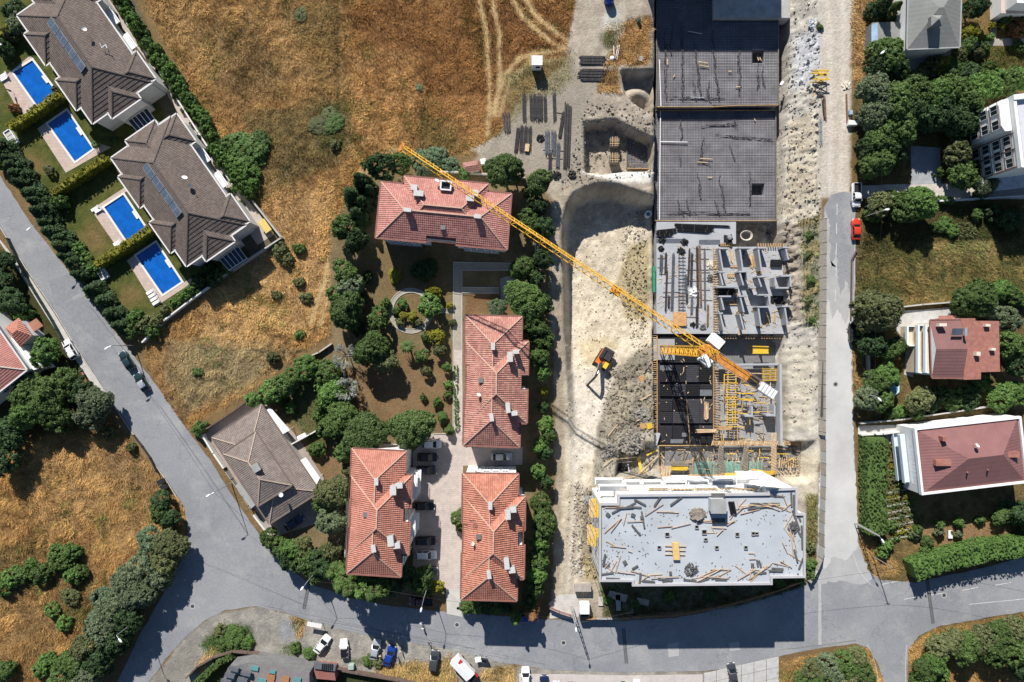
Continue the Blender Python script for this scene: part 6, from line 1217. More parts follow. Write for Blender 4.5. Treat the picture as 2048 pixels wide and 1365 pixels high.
for p in (pv_+jd*(JL*.36)+Vector((0,0,hj*.85)), pv_+jd*(JL*.78)+Vector((0,0,hj*.75)), ce+jd*2+Vector((0,0,.3))): MB().tube(apex, p, .05, n=5).build('tie_bar', M_crane, cr)
cb = MB(); cc = P(1411,722,28.3); cb.box(cc,(2.3,1.5,1.7),ang-.15); o = cb.build('cab', M_white, cr, bevel=.12); MB().box(cc+Vector((.1,-.1,.1)),(2.1,1.56,.9),ang-.15).build('cab_glass', M_glass, o)
eb = P(1431,683,28.3); o = MB().box(eb,(2.5,1.8,1.6),ang-.1).build('equipment_box', M_white, cr, bevel=.05); MB().box(eb+Vector((.9,-.9,-.2)),(1.2,.9,1.2),ang-.1).build('equipment_cage', M_dark, o)
# ------------------------------------------------------------------ excavator
ec = G(1205,720); face = math.atan2(-(772-725), 1171-1200)   # heading of the arm in the ground plane
face = math.atan2(-(P(1171,772).y-P(1200,725).y)*-1, P(1171,772).x-P(1200,725).x)
ex = thing('excavator', 'orange and black tracked excavator with its arm lowered on the ramp', 'excavator', ec, face)
X = lambda x, y, z: ec + Matrix.Rotation(face,3,'Z') @ Vector((x,y,z))
RZ = Matrix.Rotation(face,3,'Z'); M_exo = mat('excavator_orange',(.62,.16,.025),.5,.12,2,spec=.4); M_exy = mat('excavator_yellow_cab',(.75,.48,.03),.4,.06,2,spec=.4); M_exd = mat('excavator_dark',(.04,.04,.045),.5,.3,2)
for s in (-1,1):
    tk = MB(); pr_ = [(-2.1,.45),(-1.75,.08),(1.75,.08),(2.1,.45),(1.75,.85),(-1.75,.85)]
    i = len(tk.v); tk.v += [tuple(X(x,s*1.25-.28,z)) for x,z in pr_]+[tuple(X(x,s*1.25+.28,z)) for x,z in pr_]
    tk.f += [tuple(range(5,-1,-1)), tuple(range(6,12))]+[(k,(k+1)%6,6+(k+1)%6,6+k) for k in range(6)]; tk.build('track', M_dark, ex)
MB().lathe(X(0,0,.7),[(.8,0),(.8,.35)],16).build('turntable', M_dark, ex)
MB().box(X(-.5,0,1.35),(3.6,2.7,.5),M=RZ).build('upper_frame', M_exo, ex); MB().box(X(-1.1,-.85,1.95),(2.2,.8,.75),M=RZ).build('engine_cover', M_exd, ex, bevel=.08); MB().box(X(-1.2,.5,1.9),(2.0,1.5,.7),M=RZ).build('engine_hood', M_exd, ex, bevel=.1); MB().box(X(-2.35,0,1.75),(.8,2.5,1.2),M=RZ).build('counterweight', M_exd, ex, bevel=.2)
cab_ = MB().box(X(.85,.85,2.2),(1.5,.85,1.5),M=RZ).build('cab', M_exd, ex, bevel=.1); MB().box(X(.8,.85,3.0),(1.35,.9,.12),M=RZ).build('cab_roof', M_exy, cab_); MB().box(X(1.52,.85,2.3),(.06,.7,1.0),M=RZ).build('windscreen', M_glass, cab_)
b0, b1, b2, b3 = X(.9,-.1,1.9), X(2.9,-.1,5.2), X(4.0,-.1,5.9), X(6.6,-.1,1.2)
bm = MB(); bm.bar(b0,b1,.5,.6); bm.bar(b1,b2,.5,.55); bm.build('boom', M_exd, ex); MB().bar(b2+Vector((0,0,.2)),b3,.4,.45).build('stick', M_exd, ex)
for s in (-.35,.35): MB().tube(X(1.1,s-.1,1.6),X(2.5,s-.1,4.3),.09).build('boom_ram', M_steel, ex)
MB().tube(X(2.7,-.1,5.5),X(4.3,-.1,6.0),.1).build('stick_ram', M_steel, ex)
bk = MB(); pr_ = [(6.4,1.3),(7.1,1.1),(7.2,.35),(6.7,.02),(6.1,.15),(6.2,.6)]; i = len(bk.v); bk.v += [tuple(X(x,-.75,z)) for x,z in pr_]+[tuple(X(x,.55,z)) for x,z in pr_]; bk.f += [tuple(range(5,-1,-1)),tuple(range(6,12))]+[(k,(k+1)%6,6+(k+1)%6,6+k) for k in range(6)]; bk.build('bucket', M_conc, ex)
# ------------------------------------------------------------------ concrete frame beyond the top edge that shades the upper raft
nb = thing('concrete_building', 'unfinished concrete frame just beyond the top edge casting the shade', 'building', P(1420,-240,0)); a = prect(1290,-350,1560,-150,12)
MB().prism(a, -4, 12.2).build('wall', M_conc, nb)
# bank of fill beside the upper raft
bf = MB(); a = prect(1427,-40,1580,36,-1.6); bf.prism(a, -5, -1.6); o = bf.build('backfill', mat('backfill_soil',(.36,.35,.33),.95,.2,.5,.8,2)); tag(o, kind='structure')
# ------------------------------------------------------------------ stored steel and small site things
st = 'steel bundles stored beside the track'
for a in ((1048,189,1049,244,7,'dark bundle leftmost of the upper steel store'),(1062,191,1063,241,6,'first of five bundles side by side in the steel store'),(1069,190,1070,242,6,'second of five bundles side by side in the steel store'),(1076,191,1077,241,6,'third of five bundles side by side in the steel store'),(1082,191,1083,242,6,'fourth of five bundles side by side in the steel store'),(1090,192,1091,241,6,'rightmost of five bundles side by side in the steel store'),(1108,189,1110,243,6,'lone bundle right of the five in the steel store'),
        (1006,228,1010,264,3,'thin bundle leftmost in the dry grass'),(1012,228,1015,266,3,'middle thin bundle in the dry grass'),(1018,228,1019,265,3,'right thin bundle in the dry grass'),(1037,255,1032,304,7,'leftmost of four bundles near the round tree'),(1045,253,1042,304,7,'second of four bundles near the round tree'),(1053,253,1050,304,7,'third of four bundles, carrying a pale board'),(1061,255,1059,304,6,'rightmost of four bundles near the round tree'),
        (1131,205,1128,335,3,'long thin bundle left of the three along the track'),(1136,210,1132,338,3.5,'long thin bundle in the middle along the track'),(1141,214,1137,337,3.5,'long thin bundle nearest the track'),(1127,226,1119,276,6,'tilted bundle with pointed end'),(1092,265,1092,309,4,'grey bundle on timbers left of its twin'),(1097,264,1097,309,4,'grey bundle on timbers right of its twin'),(1104,262,1104,303,3,'rust-grey thin bundle between wider ones'),(1110,264,1108,309,5,'bluish bundle in the middle of the store'),(1117,288,1115,338,7,'wide bluish bundle low in the store'),(1101,308,1099,358,6,'lowest dark bundle next to the bushes')): bundle(*a[:5], 0, a[5], st, M_blued if 'blu' in a[5] or 'grey' in a[5] else M_rebar, ground=True)
for i, v in enumerate((115,121,127,141,147,153,160)): bundle(1160+(i > 2)*2-(i in (4,5))*6, v, 1210-(i > 4)*4, v+1, 5, 0, '%s crosswise steel bundle from the top beside the dirt track' % ORD[i], st, M_rebar, ground=True)
tag(MB().box(G(1054,297,.55),(.9,1.6,.05),-.1).build('pale_board', M_woodp), 'pale board on the third bundle near the round tree', 'board')
for i, (u0,v,u1) in enumerate(((1086,300,1130),(1094,316,1125),(1120,237,1142),(1112,225,1125))): tag(MB().bar(G(u0,v,.08),G(u1,v+2,.08),.14).build('bearer_timber', M_woodg), '%s bearer timber under the stored steel from the %s' % (ORD[i], 'left'), 'timber', 'bearers under the stored steel')
heap(1081,277,8,0,'black scrap wire between the stored bundles',M_black,70,ground=True); heap(1113,352,9,0,'black wire heap near the bushes',M_black,80,ground=True); heap(1144,350,8,0,'black wire heap above the pit edge',M_black,70,ground=True)
sc_ = thing('site_cabin', 'small white site cabin casting a long shadow on the dry grass', 'cabin', G(1073,134)); c = G(1073,134)
MB().box(c+Vector((0,0,1.6)),(2.0,1.7,3.2)).build('walls', M_white, sc_); MB().box(c+Vector((0,.05,3.27)),(2.25,1.95,.14)).build('roof', mat('white_cabin_roof',(.8,.8,.78),.6,.04,1), sc_); MB().box(c+Vector((.2,-.87,1.9)),(.9,.06,.9)).build('window', M_glass, sc_)
tk_ = thing('water_tank', 'blue round water tank at the top edge beside the track', 'tank', G(1217,4)); MB().lathe(G(1217,4),[(1.0,0),(1.05,1.6),(.9,2.1),(.4,2.3),(.0001,2.32)],22).build('drum', mat('blue_tank',(.015,.06,.32),.4,.1,2), tk_, True); MB().lathe(G(1217,4)+Vector((0,0,2.3)),[(.25,0),(.25,.15)],12).build('lid', M_black, tk_)
tk_ = thing('water_tank', 'small teal barrel in the dry grass beside the upper raft', 'barrel', G(1277,45)); MB().lathe(G(1277,45),[(.35,0),(.4,.5),(.35,1.1)],14).build('drum', mat('teal_drum',(.03,.16,.2),.5,.1,2), tk_, True); MB().lathe(G(1277,45)+Vector((0,0,1.1)),[(.3,0),(.3,.06)],12).build('lid', M_dark, tk_)
for i, (u0,v0,u1,v1) in enumerate(((1227,92,1228,112),(1236,92,1231,118),(1239,91,1234,120))): tag(MB().tube(G(u0,v0,.1),G(u1,v1,.1),.09).build('pipe', M_white), '%s white pipe from the left beside the dirt path' % ORD[i], 'pipe', 'white pipes by the dirt path')
tag(MB().lathe(G(1224,118),[(.5,0),(.55,.25),(.3,.5),(.0001,.55)],12).build('white_sack', M_white, None, True), 'white sack at the end of the white pipes', 'sack')
tag(MB().lathe(G(1282,118),[(.55,0),(.55,.12),(.0001,.14)],16).build('concrete_disc', M_conc), 'round concrete disc in the dry grass left of the raft', 'disc')
# yellow crane section and pipes on the dirt road
ys = thing('crane_section', 'yellow lattice crane section lying on the grey dirt road', 'crane section', G(1635,157)); c = G(1635,157)
b = MB()
for dy in (-.95,.95):
    for dz in (.25,1.9): b.bar(c+Vector((-1.8,dy,dz)), c+Vector((1.8,dy,dz)), .2)
b.build('chord', M_yellow, ys); b = MB()
for dy in (-.95,.95): b.bar(c+Vector((-1.5,dy,.25)), c+Vector((1.5,dy,1.9)), .12)
b.bar(c+Vector((-1.6,-.95,1.9)), c+Vector((1.6,.95,1.9)), .13); b.bar(c+Vector((1.6,-.95,1.9)), c+Vector((-1.6,.95,1.9)), .13)
for dx in (-1.2,0,1.2): b.bar(c+Vector((dx,-.95,1.9)), c+Vector((dx,.95,1.9)), .13)
b.build('lacing', M_yellow, ys)
for a in ((1628,180,1625,208,5,'pinkish timber bundle below the yellow crane section',M_woodp),(1648,195,1650,240,4,'brown pipe bundle beside the dirt road',M_rust),(1640,238,1641,292,6,'grey scaffold tube bundle with pale ends on the dirt road',M_steel),(1645,200,1648,236,4,'dark pipe bundle on the dirt road',M_rebar)): bundle(*a[:5],0,a[5],'tubes laid on the dirt road',a[6],ground=True,name='tube_bundle',cat='tubes')
heap(1640,190,7,0,'small litter heap below the crane section',M_panel,50,ground=True)
tag(MB().tube(G(1563,169,.3)-Vector((.3,.4,0)),G(1563,169,.3)+Vector((.3,.4,0)),.35,n=14).build('white_barrel', M_white), 'white barrel on the slope beside the upper raft', 'barrel')
heap(1626,48,10,0,'heap of whitish broken stone on the dirt road',mat('white_stone',(.5,.52,.56),.9,.15,2),90,'rubble_heap',ground=True,big=.6); heap(1692,172,7,0,'small heap of tan sacks beside the dirt road',M_cream,30,'sack_heap',ground=True,big=.8)
tag(MB().box(G(1702,249,.6),(2.0,1.0,1.1)).build('white_box', M_white, bevel=.08), 'white box at the edge of the trees beside the dirt road', 'box'); tag(MB().bar(G(1691,190,.4),G(1693,248,.4),.25,.3).build('long_beam', M_rust), 'long dark beam along the edge of the dirt road', 'beam'); tag(MB().box(G(1699,227,.4),(.7,.9,.7)).build('blue_box', mat('pale_blue_box',(.3,.4,.5),.6,.1,1)), 'small pale blue box beside the long beam', 'box')
rl_ = tile_mat('hut_tiles',(.28,.14,.12),(.32,.16,.135),(.36,.19,.16),.4,.4,.5,.6); hu = thing('hut', 'low pink-roofed hut between the tree and the garden wall', 'hut', G(942,334)); R = Roof(.4,.04); a = [P(u,v,2.2) for u,v in ((925,326),(957,321),(960,342),(928,346))]; R.block(a[0],a[1],a[2],a[3],2.75,.15,.15,inset=.15,caps=False,gutter=False); R.wall.build('wall', M_cream, hu); R.mb.build('roof', rl_, hu)
tag(MB().box(G(967,326,.6),(1.2,1.2,1.2),.2).build('white_tank', M_white, bevel=.1), 'white box tank right of the pink hut', 'tank')
# ------------------------------------------------------------------ trees and shrubs: leaf clumps spread through each crown
def leaf_mat(name, c1, c2, tr=.25):
    m = bpy.data.materials.new(name); m.use_nodes = True; n = m.node_tree.nodes; l = m.node_tree.links; b = n['Principled BSDF']; out = n['Material Output']
    b.inputs['Roughness'].default_value = .6; b.inputs['Specular IOR Level'].default_value = .25
    tc = n.new('ShaderNodeTexCoord'); oi = n.new('ShaderNodeObjectInfo'); nz = n.new('ShaderNodeTexNoise'); nz.inputs['Scale'].default_value = 3.2; nz.inputs['Detail'].default_value = 5; nz.inputs['Roughness'].default_value = .7
    ad = n.new('ShaderNodeVectorMath'); ad.operation = 'ADD'; l.new(tc.outputs['Object'], ad.inputs[0]); l.new(oi.outputs['Location'], ad.inputs[1]); l.new(ad.outputs[0], nz.inputs['Vector'])
    r = n.new('ShaderNodeValToRGB'); r.color_ramp.elements[0].position = .34; r.color_ramp.elements[1].position = .66; r.color_ramp.elements[0].color = (*c1, 1); r.color_ramp.elements[1].color = (*c2, 1); l.new(nz.outputs['Fac'], r.inputs[0])
    hs = n.new('ShaderNodeHueSaturation'); mr = n.new('ShaderNodeMapRange'); mr.inputs['To Min'].default_value = .78; mr.inputs['To Max'].default_value = 1.25; l.new(oi.outputs['Random'], mr.inputs['Value']); l.new(mr.outputs[0], hs.inputs['Value']); l.new(r.outputs[0], hs.inputs['Color'])
    l.new(hs.outputs[0], b.inputs['Base Color']); t = n.new('ShaderNodeBsdfTranslucent'); l.new(hs.outputs[0], t.inputs['Color']); mx = n.new('ShaderNodeMixShader'); mx.inputs[0].default_value = tr
    l.new(b.outputs[0], mx.inputs[1]); l.new(t.outputs[0], mx.inputs[2]); l.new(mx.outputs[0], out.inputs['Surface']); return m
LM = {'dark': (leaf_mat('leaf_dark', (0.028,0.058,0.022), (0.07,0.12,0.042)), 'dark'), 'mid': (leaf_mat('leaf_mid', (0.049,0.094,0.024), (0.125,0.187,0.051)), 'green'), 'light': (leaf_mat('leaf_light', (.065,.138,.032), (.160,.261,.065)), 'bright'),
      'yellow': (leaf_mat('leaf_yellow', (.14,.15,.018), (.30,.27,.03)), 'yellow-green'), 'olive': (leaf_mat('leaf_olive', (0.084,0.104,0.041), (0.198,0.213,0.087)), 'olive'), 'grey': (leaf_mat('leaf_grey', (0.078,0.105,0.053), (0.188,0.23,0.125)), 'grey-green'),
      'pale': (leaf_mat('leaf_pale', (.08,.13,.07), (.20,.27,.15)), 'pale'), 'silver': (leaf_mat('leaf_silver', (.20,.22,.18), (.38,.40,.34)), 'silvery'), 'brown': (leaf_mat('leaf_brown', (.16,.075,.03), (.34,.18,.08)), 'rust-brown'), 'pine': (leaf_mat('leaf_pine', (0.044,0.081,0.024), (0.117,0.17,0.051)), 'deep-green')}
M_bark = mat('bark', (.10,.075,.05), .9, .3, 4, .5, 12)
def leaf_mesh(name, cen, nor, size, rng, per):
    """rhombic leaves round clump centres (cen) with clump radius; returns mesh"""
    K = len(cen); idx = np.repeat(np.arange(K), per); n = len(idx)
    d = rng.normal(size=(n,3)); d /= np.linalg.norm(d,axis=1)[:,None]; d = d*.8 + nor[idx]*.75; d /= np.linalg.norm(d,axis=1)[:,None]
    rad = (cen[idx,3]*(.30+.85*rng.random(n)))[:,None]; p = cen[idx,:3] + d*rad*np.array([1,1,1.0])
    nn = d + rng.normal(size=(n,3))*.55 + np.array([0,0,.25]); nn /= np.linalg.norm(nn,axis=1)[:,None]
    t = np.cross(nn, rng.normal(size=(n,3))); t /= np.linalg.norm(t,axis=1)[:,None]; b = np.cross(nn, t); s = (size*rng.uniform(.6,1.4,n))[:,None]
    V = np.stack([p-t*s, p-b*s*.55, p+t*s, p+b*s*.55], 1).reshape(-1,3).astype(np.float32)
    me = bpy.data.meshes.new(name); me.vertices.add(len(V)); me.vertices.foreach_set('co', V.ravel()); me.loops.add(len(V)); me.loops.foreach_set('vertex_index', np.arange(len(V),dtype=np.int32))
    me.polygons.add(n); me.polygons.foreach_set('loop_start', np.arange(0,len(V),4,dtype=np.int32)); me.update(calc_edges=True); return me
def crown_mesh(shape, r, h, seed):
    rng = np.random.default_rng(seed); lump = 1+.25*rng.normal(size=8)
    def env(th, ph):   # irregular outline factor
        return 1+.13*np.sin(2*th+lump[0]*9)+.10*np.sin(3*th+lump[1]*9)+.08*np.sin(5*th+lump[2]*7+ph*3)
    if shape in ('round','pine','shrub'):
        K = int({'round':34,'pine':44,'shrub':22}[shape]*(1+r*r*.55)); th = rng.uniform(0,2*np.pi,K); u = rng.uniform(-.35 if shape == 'round' else -.1,1,K); ph = np.arcsin(np.clip(u,-1,1))
        q = (.62+.38*rng.random(K)**.4)*env(th,ph); zc, zr = {'round':(.60,.38),'pine':(.66,.34),'shrub':(.30,.62)}[shape]; cr = .30/(.6+.4*r)*rng.uniform(.7,1.35,K)
        x = r*q*np.cos(ph)*np.cos(th)*.86; y = r*q*np.cos(ph)*np.sin(th)*.86; z = h*(zc+zr*q*np.sin(ph)*.9); nor = np.stack([np.cos(ph)*np.cos(th),np.cos(ph)*np.sin(th),np.sin(ph)],-1); cr = cr*r*(1.05 if shape == 'pine' else 1)
    else:
        K = int((60 if shape == 'cone' else 46)*(1+r*.9)); z01 = rng.random(K)**(1.35 if shape == 'cone' else 1); th = rng.uniform(0,2*np.pi,K)
        prof = (1-z01)**.8 if shape == 'cone' else np.sqrt(np.clip(1-(1.15*z01-.25)**2*1.0,0.02,1))*(1-z01**4)
        q = prof*(.7+.3*rng.random(K))*env(th,z01*4); x, y, z = r*q*np.cos(th)*.85, r*q*np.sin(th)*.85, h*(.06+.92*z01); nor = np.stack([np.cos(th),np.sin(th),np.full(K,.55)],-1); cr = r*(.34 if shape == 'cone' else .42)*rng.uniform(.6,1.2,K)*(.45+.55*prof)
    cen = np.stack([x,y,z,cr],-1); per = int(np.clip(64 if r < 1.6 else 52, 20, 80))
    return leaf_mesh('crown', cen, nor, .13 if r < 1.6 else .19 if r < 3 else .235, rng, per)
def trunk_mesh(r, h, shape, seed):
    rr = random.Random(seed); mb = MB(); top = Vector((rr.uniform(-.1,.1)*r,rr.uniform(-.1,.1)*r,h*(.55 if shape in ('round','pine') else .9 if shape in ('cone','col') else .35)))
    w = .05*h+.03; mb.tube((0,0,-.3), top*.5, w, w*.75, 7); mb.tube(top*.5, top, w*.75, w*.35, 7)
    if shape in ('round','pine','shrub'):
        for k in range(6):
            a = k*1.05+rr.uniform(-.4,.4); s = top*rr.uniform(.45,.9); mb.tube(s, s+Vector((math.cos(a)*r*.6,math.sin(a)*r*.6,h*rr.uniform(.12,.3))), w*.4, w*.12, 5)
    me = bpy.data.meshes.new('trunk'); me.from_pydata(mb.v,[],mb.f); me.materials.append(M_bark); return me
ARCH = {}
for shape, sizes in (('round',((1.1,2.6),(2.4,5.0),(4.2,8.0))),('pine',((1.3,3.0),(2.8,6.0),(4.2,8.0))),('shrub',((.8,1.1),(1.7,2.2),(3.2,4.0))),('cone',((1.1,4.0),(2.0,7.0))),('col',((.8,5.0),(1.2,9.0)))):
    for si, (r_, h_) in enumerate(sizes):
        for va in range(2): ARCH[(shape,si,va)] = (crown_mesh(shape,r_,h_,hash((len(shape),si,va)) % 1000+len(shape)*17+si*5+va), trunk_mesh(r_,h_,shape,si*3+va), r_, h_)
for a in ARCH.values(): a[0].materials.append(LM['mid'][0])
KINDN = {'round':'broad tree','pine':'stone pine','shrub':'shrub','cone':'conifer','col':'cypress'}
NAMEN = {'round':'broadleaf_tree','pine':'pine_tree','shrub':'shrub','cone':'conifer_tree','col':'cypress_tree'}
TR = random.Random(5)
def tree(u, v, rpx, h, shape, col, label, group):
    c = P(u,v,h*.62) if shape in ('round','pine') else P(u,v,h*.45); r = rpx/PXM*(1-.6*h/HC); cand = [k for k in ARCH if k[0] == shape]; best = min(cand, key=lambda k: abs(math.log(ARCH[k][2]/r))+.001*((k[2]+int(u)) % 2))
    best = (best[0],best[1],TR.randint(0,1)); cm, tm, ar, ah = ARCH[best]; t = thing(NAMEN[shape], label, 'tree' if shape != 'shrub' else 'shrub', Vector((c.x,c.y,gz(c.x,c.y))), 0, group)
    t.rotation_euler = (0,0,TR.uniform(0,6.28)); t.scale = (r/ar*TR.uniform(.93,1.07), r/ar*TR.uniform(.93,1.07), h/ah)
    o = bpy.data.objects.new('crown', cm); COL.objects.link(o); o.parent = t; o.material_slots[0].link = 'OBJECT'; o.material_slots[0].material = LM[col][0]
    b = bpy.data.objects.new('trunk', tm); COL.objects.link(b); b.parent = t; return t
def grove(where, group, items, order='top'):
    seen = {}
    items = sorted(items, key=lambda a: a[1]) if order == 'top' else sorted(items, key=lambda a: a[0])
    tot = {}
    for it in items: k = (it[4],it[5]); tot[k] = tot.get(k,0)+1
    for u, v, r_, h, shape, col in items:
        k = (shape,col); seen[k] = seen.get(k,0)+1; size = 'small ' if r_ < 12 else 'large ' if r_ > 34 else ''
        lab = '%s%s %s %s' % (size, LM[col][1], KINDN[shape], where)
        if tot[k] > 1: lab += ', %s from the %s' % (ORD[seen[k]-1], order)
        if len(lab.split()) > 16: lab = lab[len(size):]
        tree(u,v,r_,h,shape,col,lab,group)
# row of conifers along the western road
line_ = smooth_line([(2,292),(40,352),(75,408),(108,462),(138,512),(160,548)],6); it = []
for i in range(0,len(line_),2): u, v = line_[i]; it.append((u+TR.uniform(-4,4),v+TR.uniform(-4,4),TR.uniform(17,23),TR.uniform(4.5,6.5),'cone','dark'))
it += [(186,580,20,5,'cone','dark'),(208,602,20,5,'cone','dark'),(225,628,21,5,'cone','dark'),(240,652,20,5,'cone','dark'),(22,318,18,5,'cone','dark'),(95,438,18,5,'cone','dark'),(122,486,18,5,'cone','dark'),(60,388,18,5,'cone','dark')]
grove('in the row along the western road', 'conifers along the western road', it)
grove('behind the conifers along the western road', 'shrubs inside the villa plots', [(158,500,14,2.5,'shrub','light'),(170,522,15,2.5,'shrub','light'),(182,540,14,2.5,'shrub','light'),(122,402,16,3,'shrub','light'),(270,640,20,3,'shrub','light'),(290,650,18,3,'shrub','olive'),(305,662,16,2.5,'shrub','light'),(262,662,18,3,'shrub','mid'),(315,640,14,2.5,'shrub','olive'),(98,340,10,1.6,'round','olive')])
# hedge shrubs behind the villas
line_ = smooth_line([(235,-10),(262,35),(285,70),(312,110),(338,145),(366,185),(392,222),(412,250),(432,292),(455,330),(480,365),(500,388)],5); it = []
for i in range(0,len(line_),2): u, v = line_[i]; it.append((u+TR.uniform(-3,3),v+TR.uniform(-3,3),TR.uniform(13,17),TR.uniform(2.6,3.4),'shrub','light'))
grove('in the bushy hedge behind the villas', 'bushy hedge behind the villas', it[:29])
grove('at the foot of the bushy hedge', 'bushes beside the upper field', [(490,302,42,2.2,'shrub','light'),(468,330,26,2.4,'shrub','light'),(515,288,26,1.8,'shrub','mid'),(500,345,22,2.2,'shrub','light'),(455,290,18,2.2,'shrub','mid'),(505,372,14,3,'shrub','light')])
it = []
for i in range(16):
    t_ = i/15; u, v = 222+t_*250+(TR.uniform(-2,2)), 8+t_*400; it.append((u+10,v,TR.uniform(4,7),TR.uniform(.8,1.4),'shrub',TR.choice(['mid','olive','dark','brown','silver'])))
grove('in the planted strip beside the villa path', 'small shrubs beside the villa path', it)
grove('on the lower boundary of the villa plots', 'shrubs on the lower villa boundary', [(332,622,11,2,'shrub','olive'),(350,606,12,2,'shrub','light'),(368,592,13,2.2,'shrub','light'),(386,580,14,2.4,'shrub','light'),(400,560,16,3,'shrub','dark'),(424,560,14,3,'shrub','dark'),(440,548,13,2.6,'shrub','mid'),(455,540,11,2.2,'shrub','mid'),(418,536,12,2,'shrub','mid')])
grove('in the villa gardens beside a pool', 'plants beside the pools', [(28,216,9,1.6,'shrub','brown'),(300,455,9,1.5,'shrub','brown'),(108,178,7,1.4,'shrub','olive'),(36,45,20,4,'round','grey'),(20,70,14,3,'shrub','olive'),(30,20,20,4,'round','dark'),(10,100,18,3.5,'shrub','dark'),(232,282,8,2,'shrub','dark'),(5,330,12,3,'shrub','mid')])
# dry field bushes
grove('in the dry field beside the villas', 'bushes in the upper field', [(598,498,11,1.6,'shrub','mid'),(560,500,18,2.2,'shrub','olive'),(575,520,14,1.8,'shrub','olive'),(612,595,11,1.4,'shrub','olive'),(598,670,9,1.3,'shrub','light'),(640,250,24,.7,'shrub','olive'),(668,245,22,.8,'shrub','mid'),(660,230,16,.7,'shrub','olive'),(598,565,10,1.3,'shrub','olive'),(670,290,10,1.4,'shrub','olive'),(838,176,7,.5,'shrub','pale'),(600,30,14,.6,'shrub','olive'),(552,590,9,1.2,'shrub','olive'),(395,745,9,1,'shrub','mid')])
# central garden
grove('around the crosswise pink-roofed house', 'trees round the crosswise house', [(760,333,29,8,'round','dark'),(800,326,21,6,'round','mid'),(1005,342,35,8,'pine','pine'),(1078,366,25,7,'pine','pine'),(929,346,11,2.6,'round','light'),(722,362,20,9,'cone','dark'),(704,392,22,8,'cone','dark'),(728,405,20,8,'cone','dark'),(715,430,22,8,'cone','dark'),(692,456,27,7,'round','mid'),(712,482,24,7,'round','dark'),(740,380,16,6,'cone','dark'),(845,318,22,2.5,'shrub','pale'),(870,316,24,2.4,'shrub','pale'),(900,330,18,2.2,'shrub','pale'),(850,335,18,2.4,'shrub','pale'),(1075,412,20,6,'round','dark'),(1060,446,24,6,'round','mid'),(1088,455,20,6,'round','dark'),(1055,385,12,4,'shrub','dark'),(1030,352,16,6,'pine','pine')])
grove('in the garden round the ring path', 'trees round the ring path', [(690,545,24,6,'round','mid'),(700,575,26,6,'round','grey'),(680,590,22,5,'round','mid'),(694,622,35,8,'round','pine'),(757,637,22,5.5,'round','mid'),(743,698,36,8,'round','mid'),(770,720,26,6,'round','olive'),(860,612,23,5.5,'round','light'),(868,588,14,4,'shrub','yellow'),(805,607,10,1.8,'round','light'),(807,632,8,1.5,'round','yellow'),(824,633,9.5,1.8,'round','yellow'),(793,622,8,1.4,'shrub','mid'),(800,645,8,1.3,'shrub','olive'),(838,645,7,1.2,'shrub','olive'),(873,673,16,3.5,'round','yellow'),(851,675,9,2,'shrub','mid'),(770,608,10,2.2,'shrub','mid'),(790,550,12,2.6,'col','yellow'),(735,555,12,2.5,'shrub','dark'),(850,540,24,2.6,'shrub','dark'),(900,612,7,1.2,'shrub','yellow'),(905,645,7,1.2,'shrub','olive'),(745,668,14,4,'shrub','light'),(720,600,14,4,'shrub','dark'),(715,655,16,4,'shrub','dark')])
grove('on the bare lawn left of the garden path', 'plants on the bare lawn', [(843,712,14,3,'round','mid'),(853,742,10,2.4,'round','olive'),(879,700,12,3,'round','olive'),(894,735,10,2.4,'round','mid'),(897,770,8,1.5,'shrub','light'),(895,790,8,1.5,'shrub','mid'),(847,795,7,1.3,'shrub','mid'),(875,805,9,1.8,'shrub','light'),(885,835,10,3,'col','mid'),(898,860,9,2.8,'col','mid'),(778,850,8,2,'shrub','mid')])
grove('in the garden beside the taupe house', 'trees in the lower garden', [(612,735,25,5,'round','light'),(585,755,20,4.5,'round','mid'),(570,770,25,5,'round','mid'),(540,785,26,5,'round','light'),(655,745,24,4.5,'round','mid'),(662,785,26,4.5,'round','light'),(650,812,22,4,'shrub','light'),(690,790,18,4,'shrub','mid'),(685,835,32,6,'round','mid'),(660,855,24,5,'round','mid'),(730,868,43,8,'pine','pine'),(826,856,45,8.5,'pine','pine'),(634,900,16,2.6,'shrub','light'),(693,905,22,5,'round','mid'),(665,985,36,7,'round','olive'),(650,1010,24,5,'round','mid'),(662,1042,30,6,'round','grey'),(640,830,14,3,'shrub','light'),(580,815,12,2,'shrub','light'),(400,857,16,2.6,'shrub','light'),(505,800,16,2.2,'shrub','light'),(640,775,14,3,'shrub','light'),(560,800,12,2.2,'shrub','mid'),(700,940,16,4,'shrub','olive'),(545,715,12,2,'shrub','olive')])
grove('in the screen at the street corner', 'screen at the street corner', [(540,1078,20,5,'round','mid'),(560,1095,20,5,'round','mid'),(585,1100,24,5.5,'round','light'),(605,1095,20,5,'round','olive'),(610,1125,26,6,'round','mid'),(640,1130,26,6,'round','dark'),(630,1150,18,5,'round','mid'),(660,1105,22,5,'shrub','olive'),(670,1140,20,8,'col','mid'),(690,1158,24,12,'col','mid'),(708,1166,22,13,'col','mid'),(730,1170,22,13,'col','light'),(752,1174,22,13,'col','mid'),(768,1172,20,11,'col','mid'),(790,1175,15,7,'col','dark'),(842,1160,26,6,'round','mid'),(815,1150,20,5,'round','dark'),(871,1175,14,3,'round','yellow'),(850,1180,14,4,'round','mid'),(575,1120,18,5,'round','dark')], 'left')
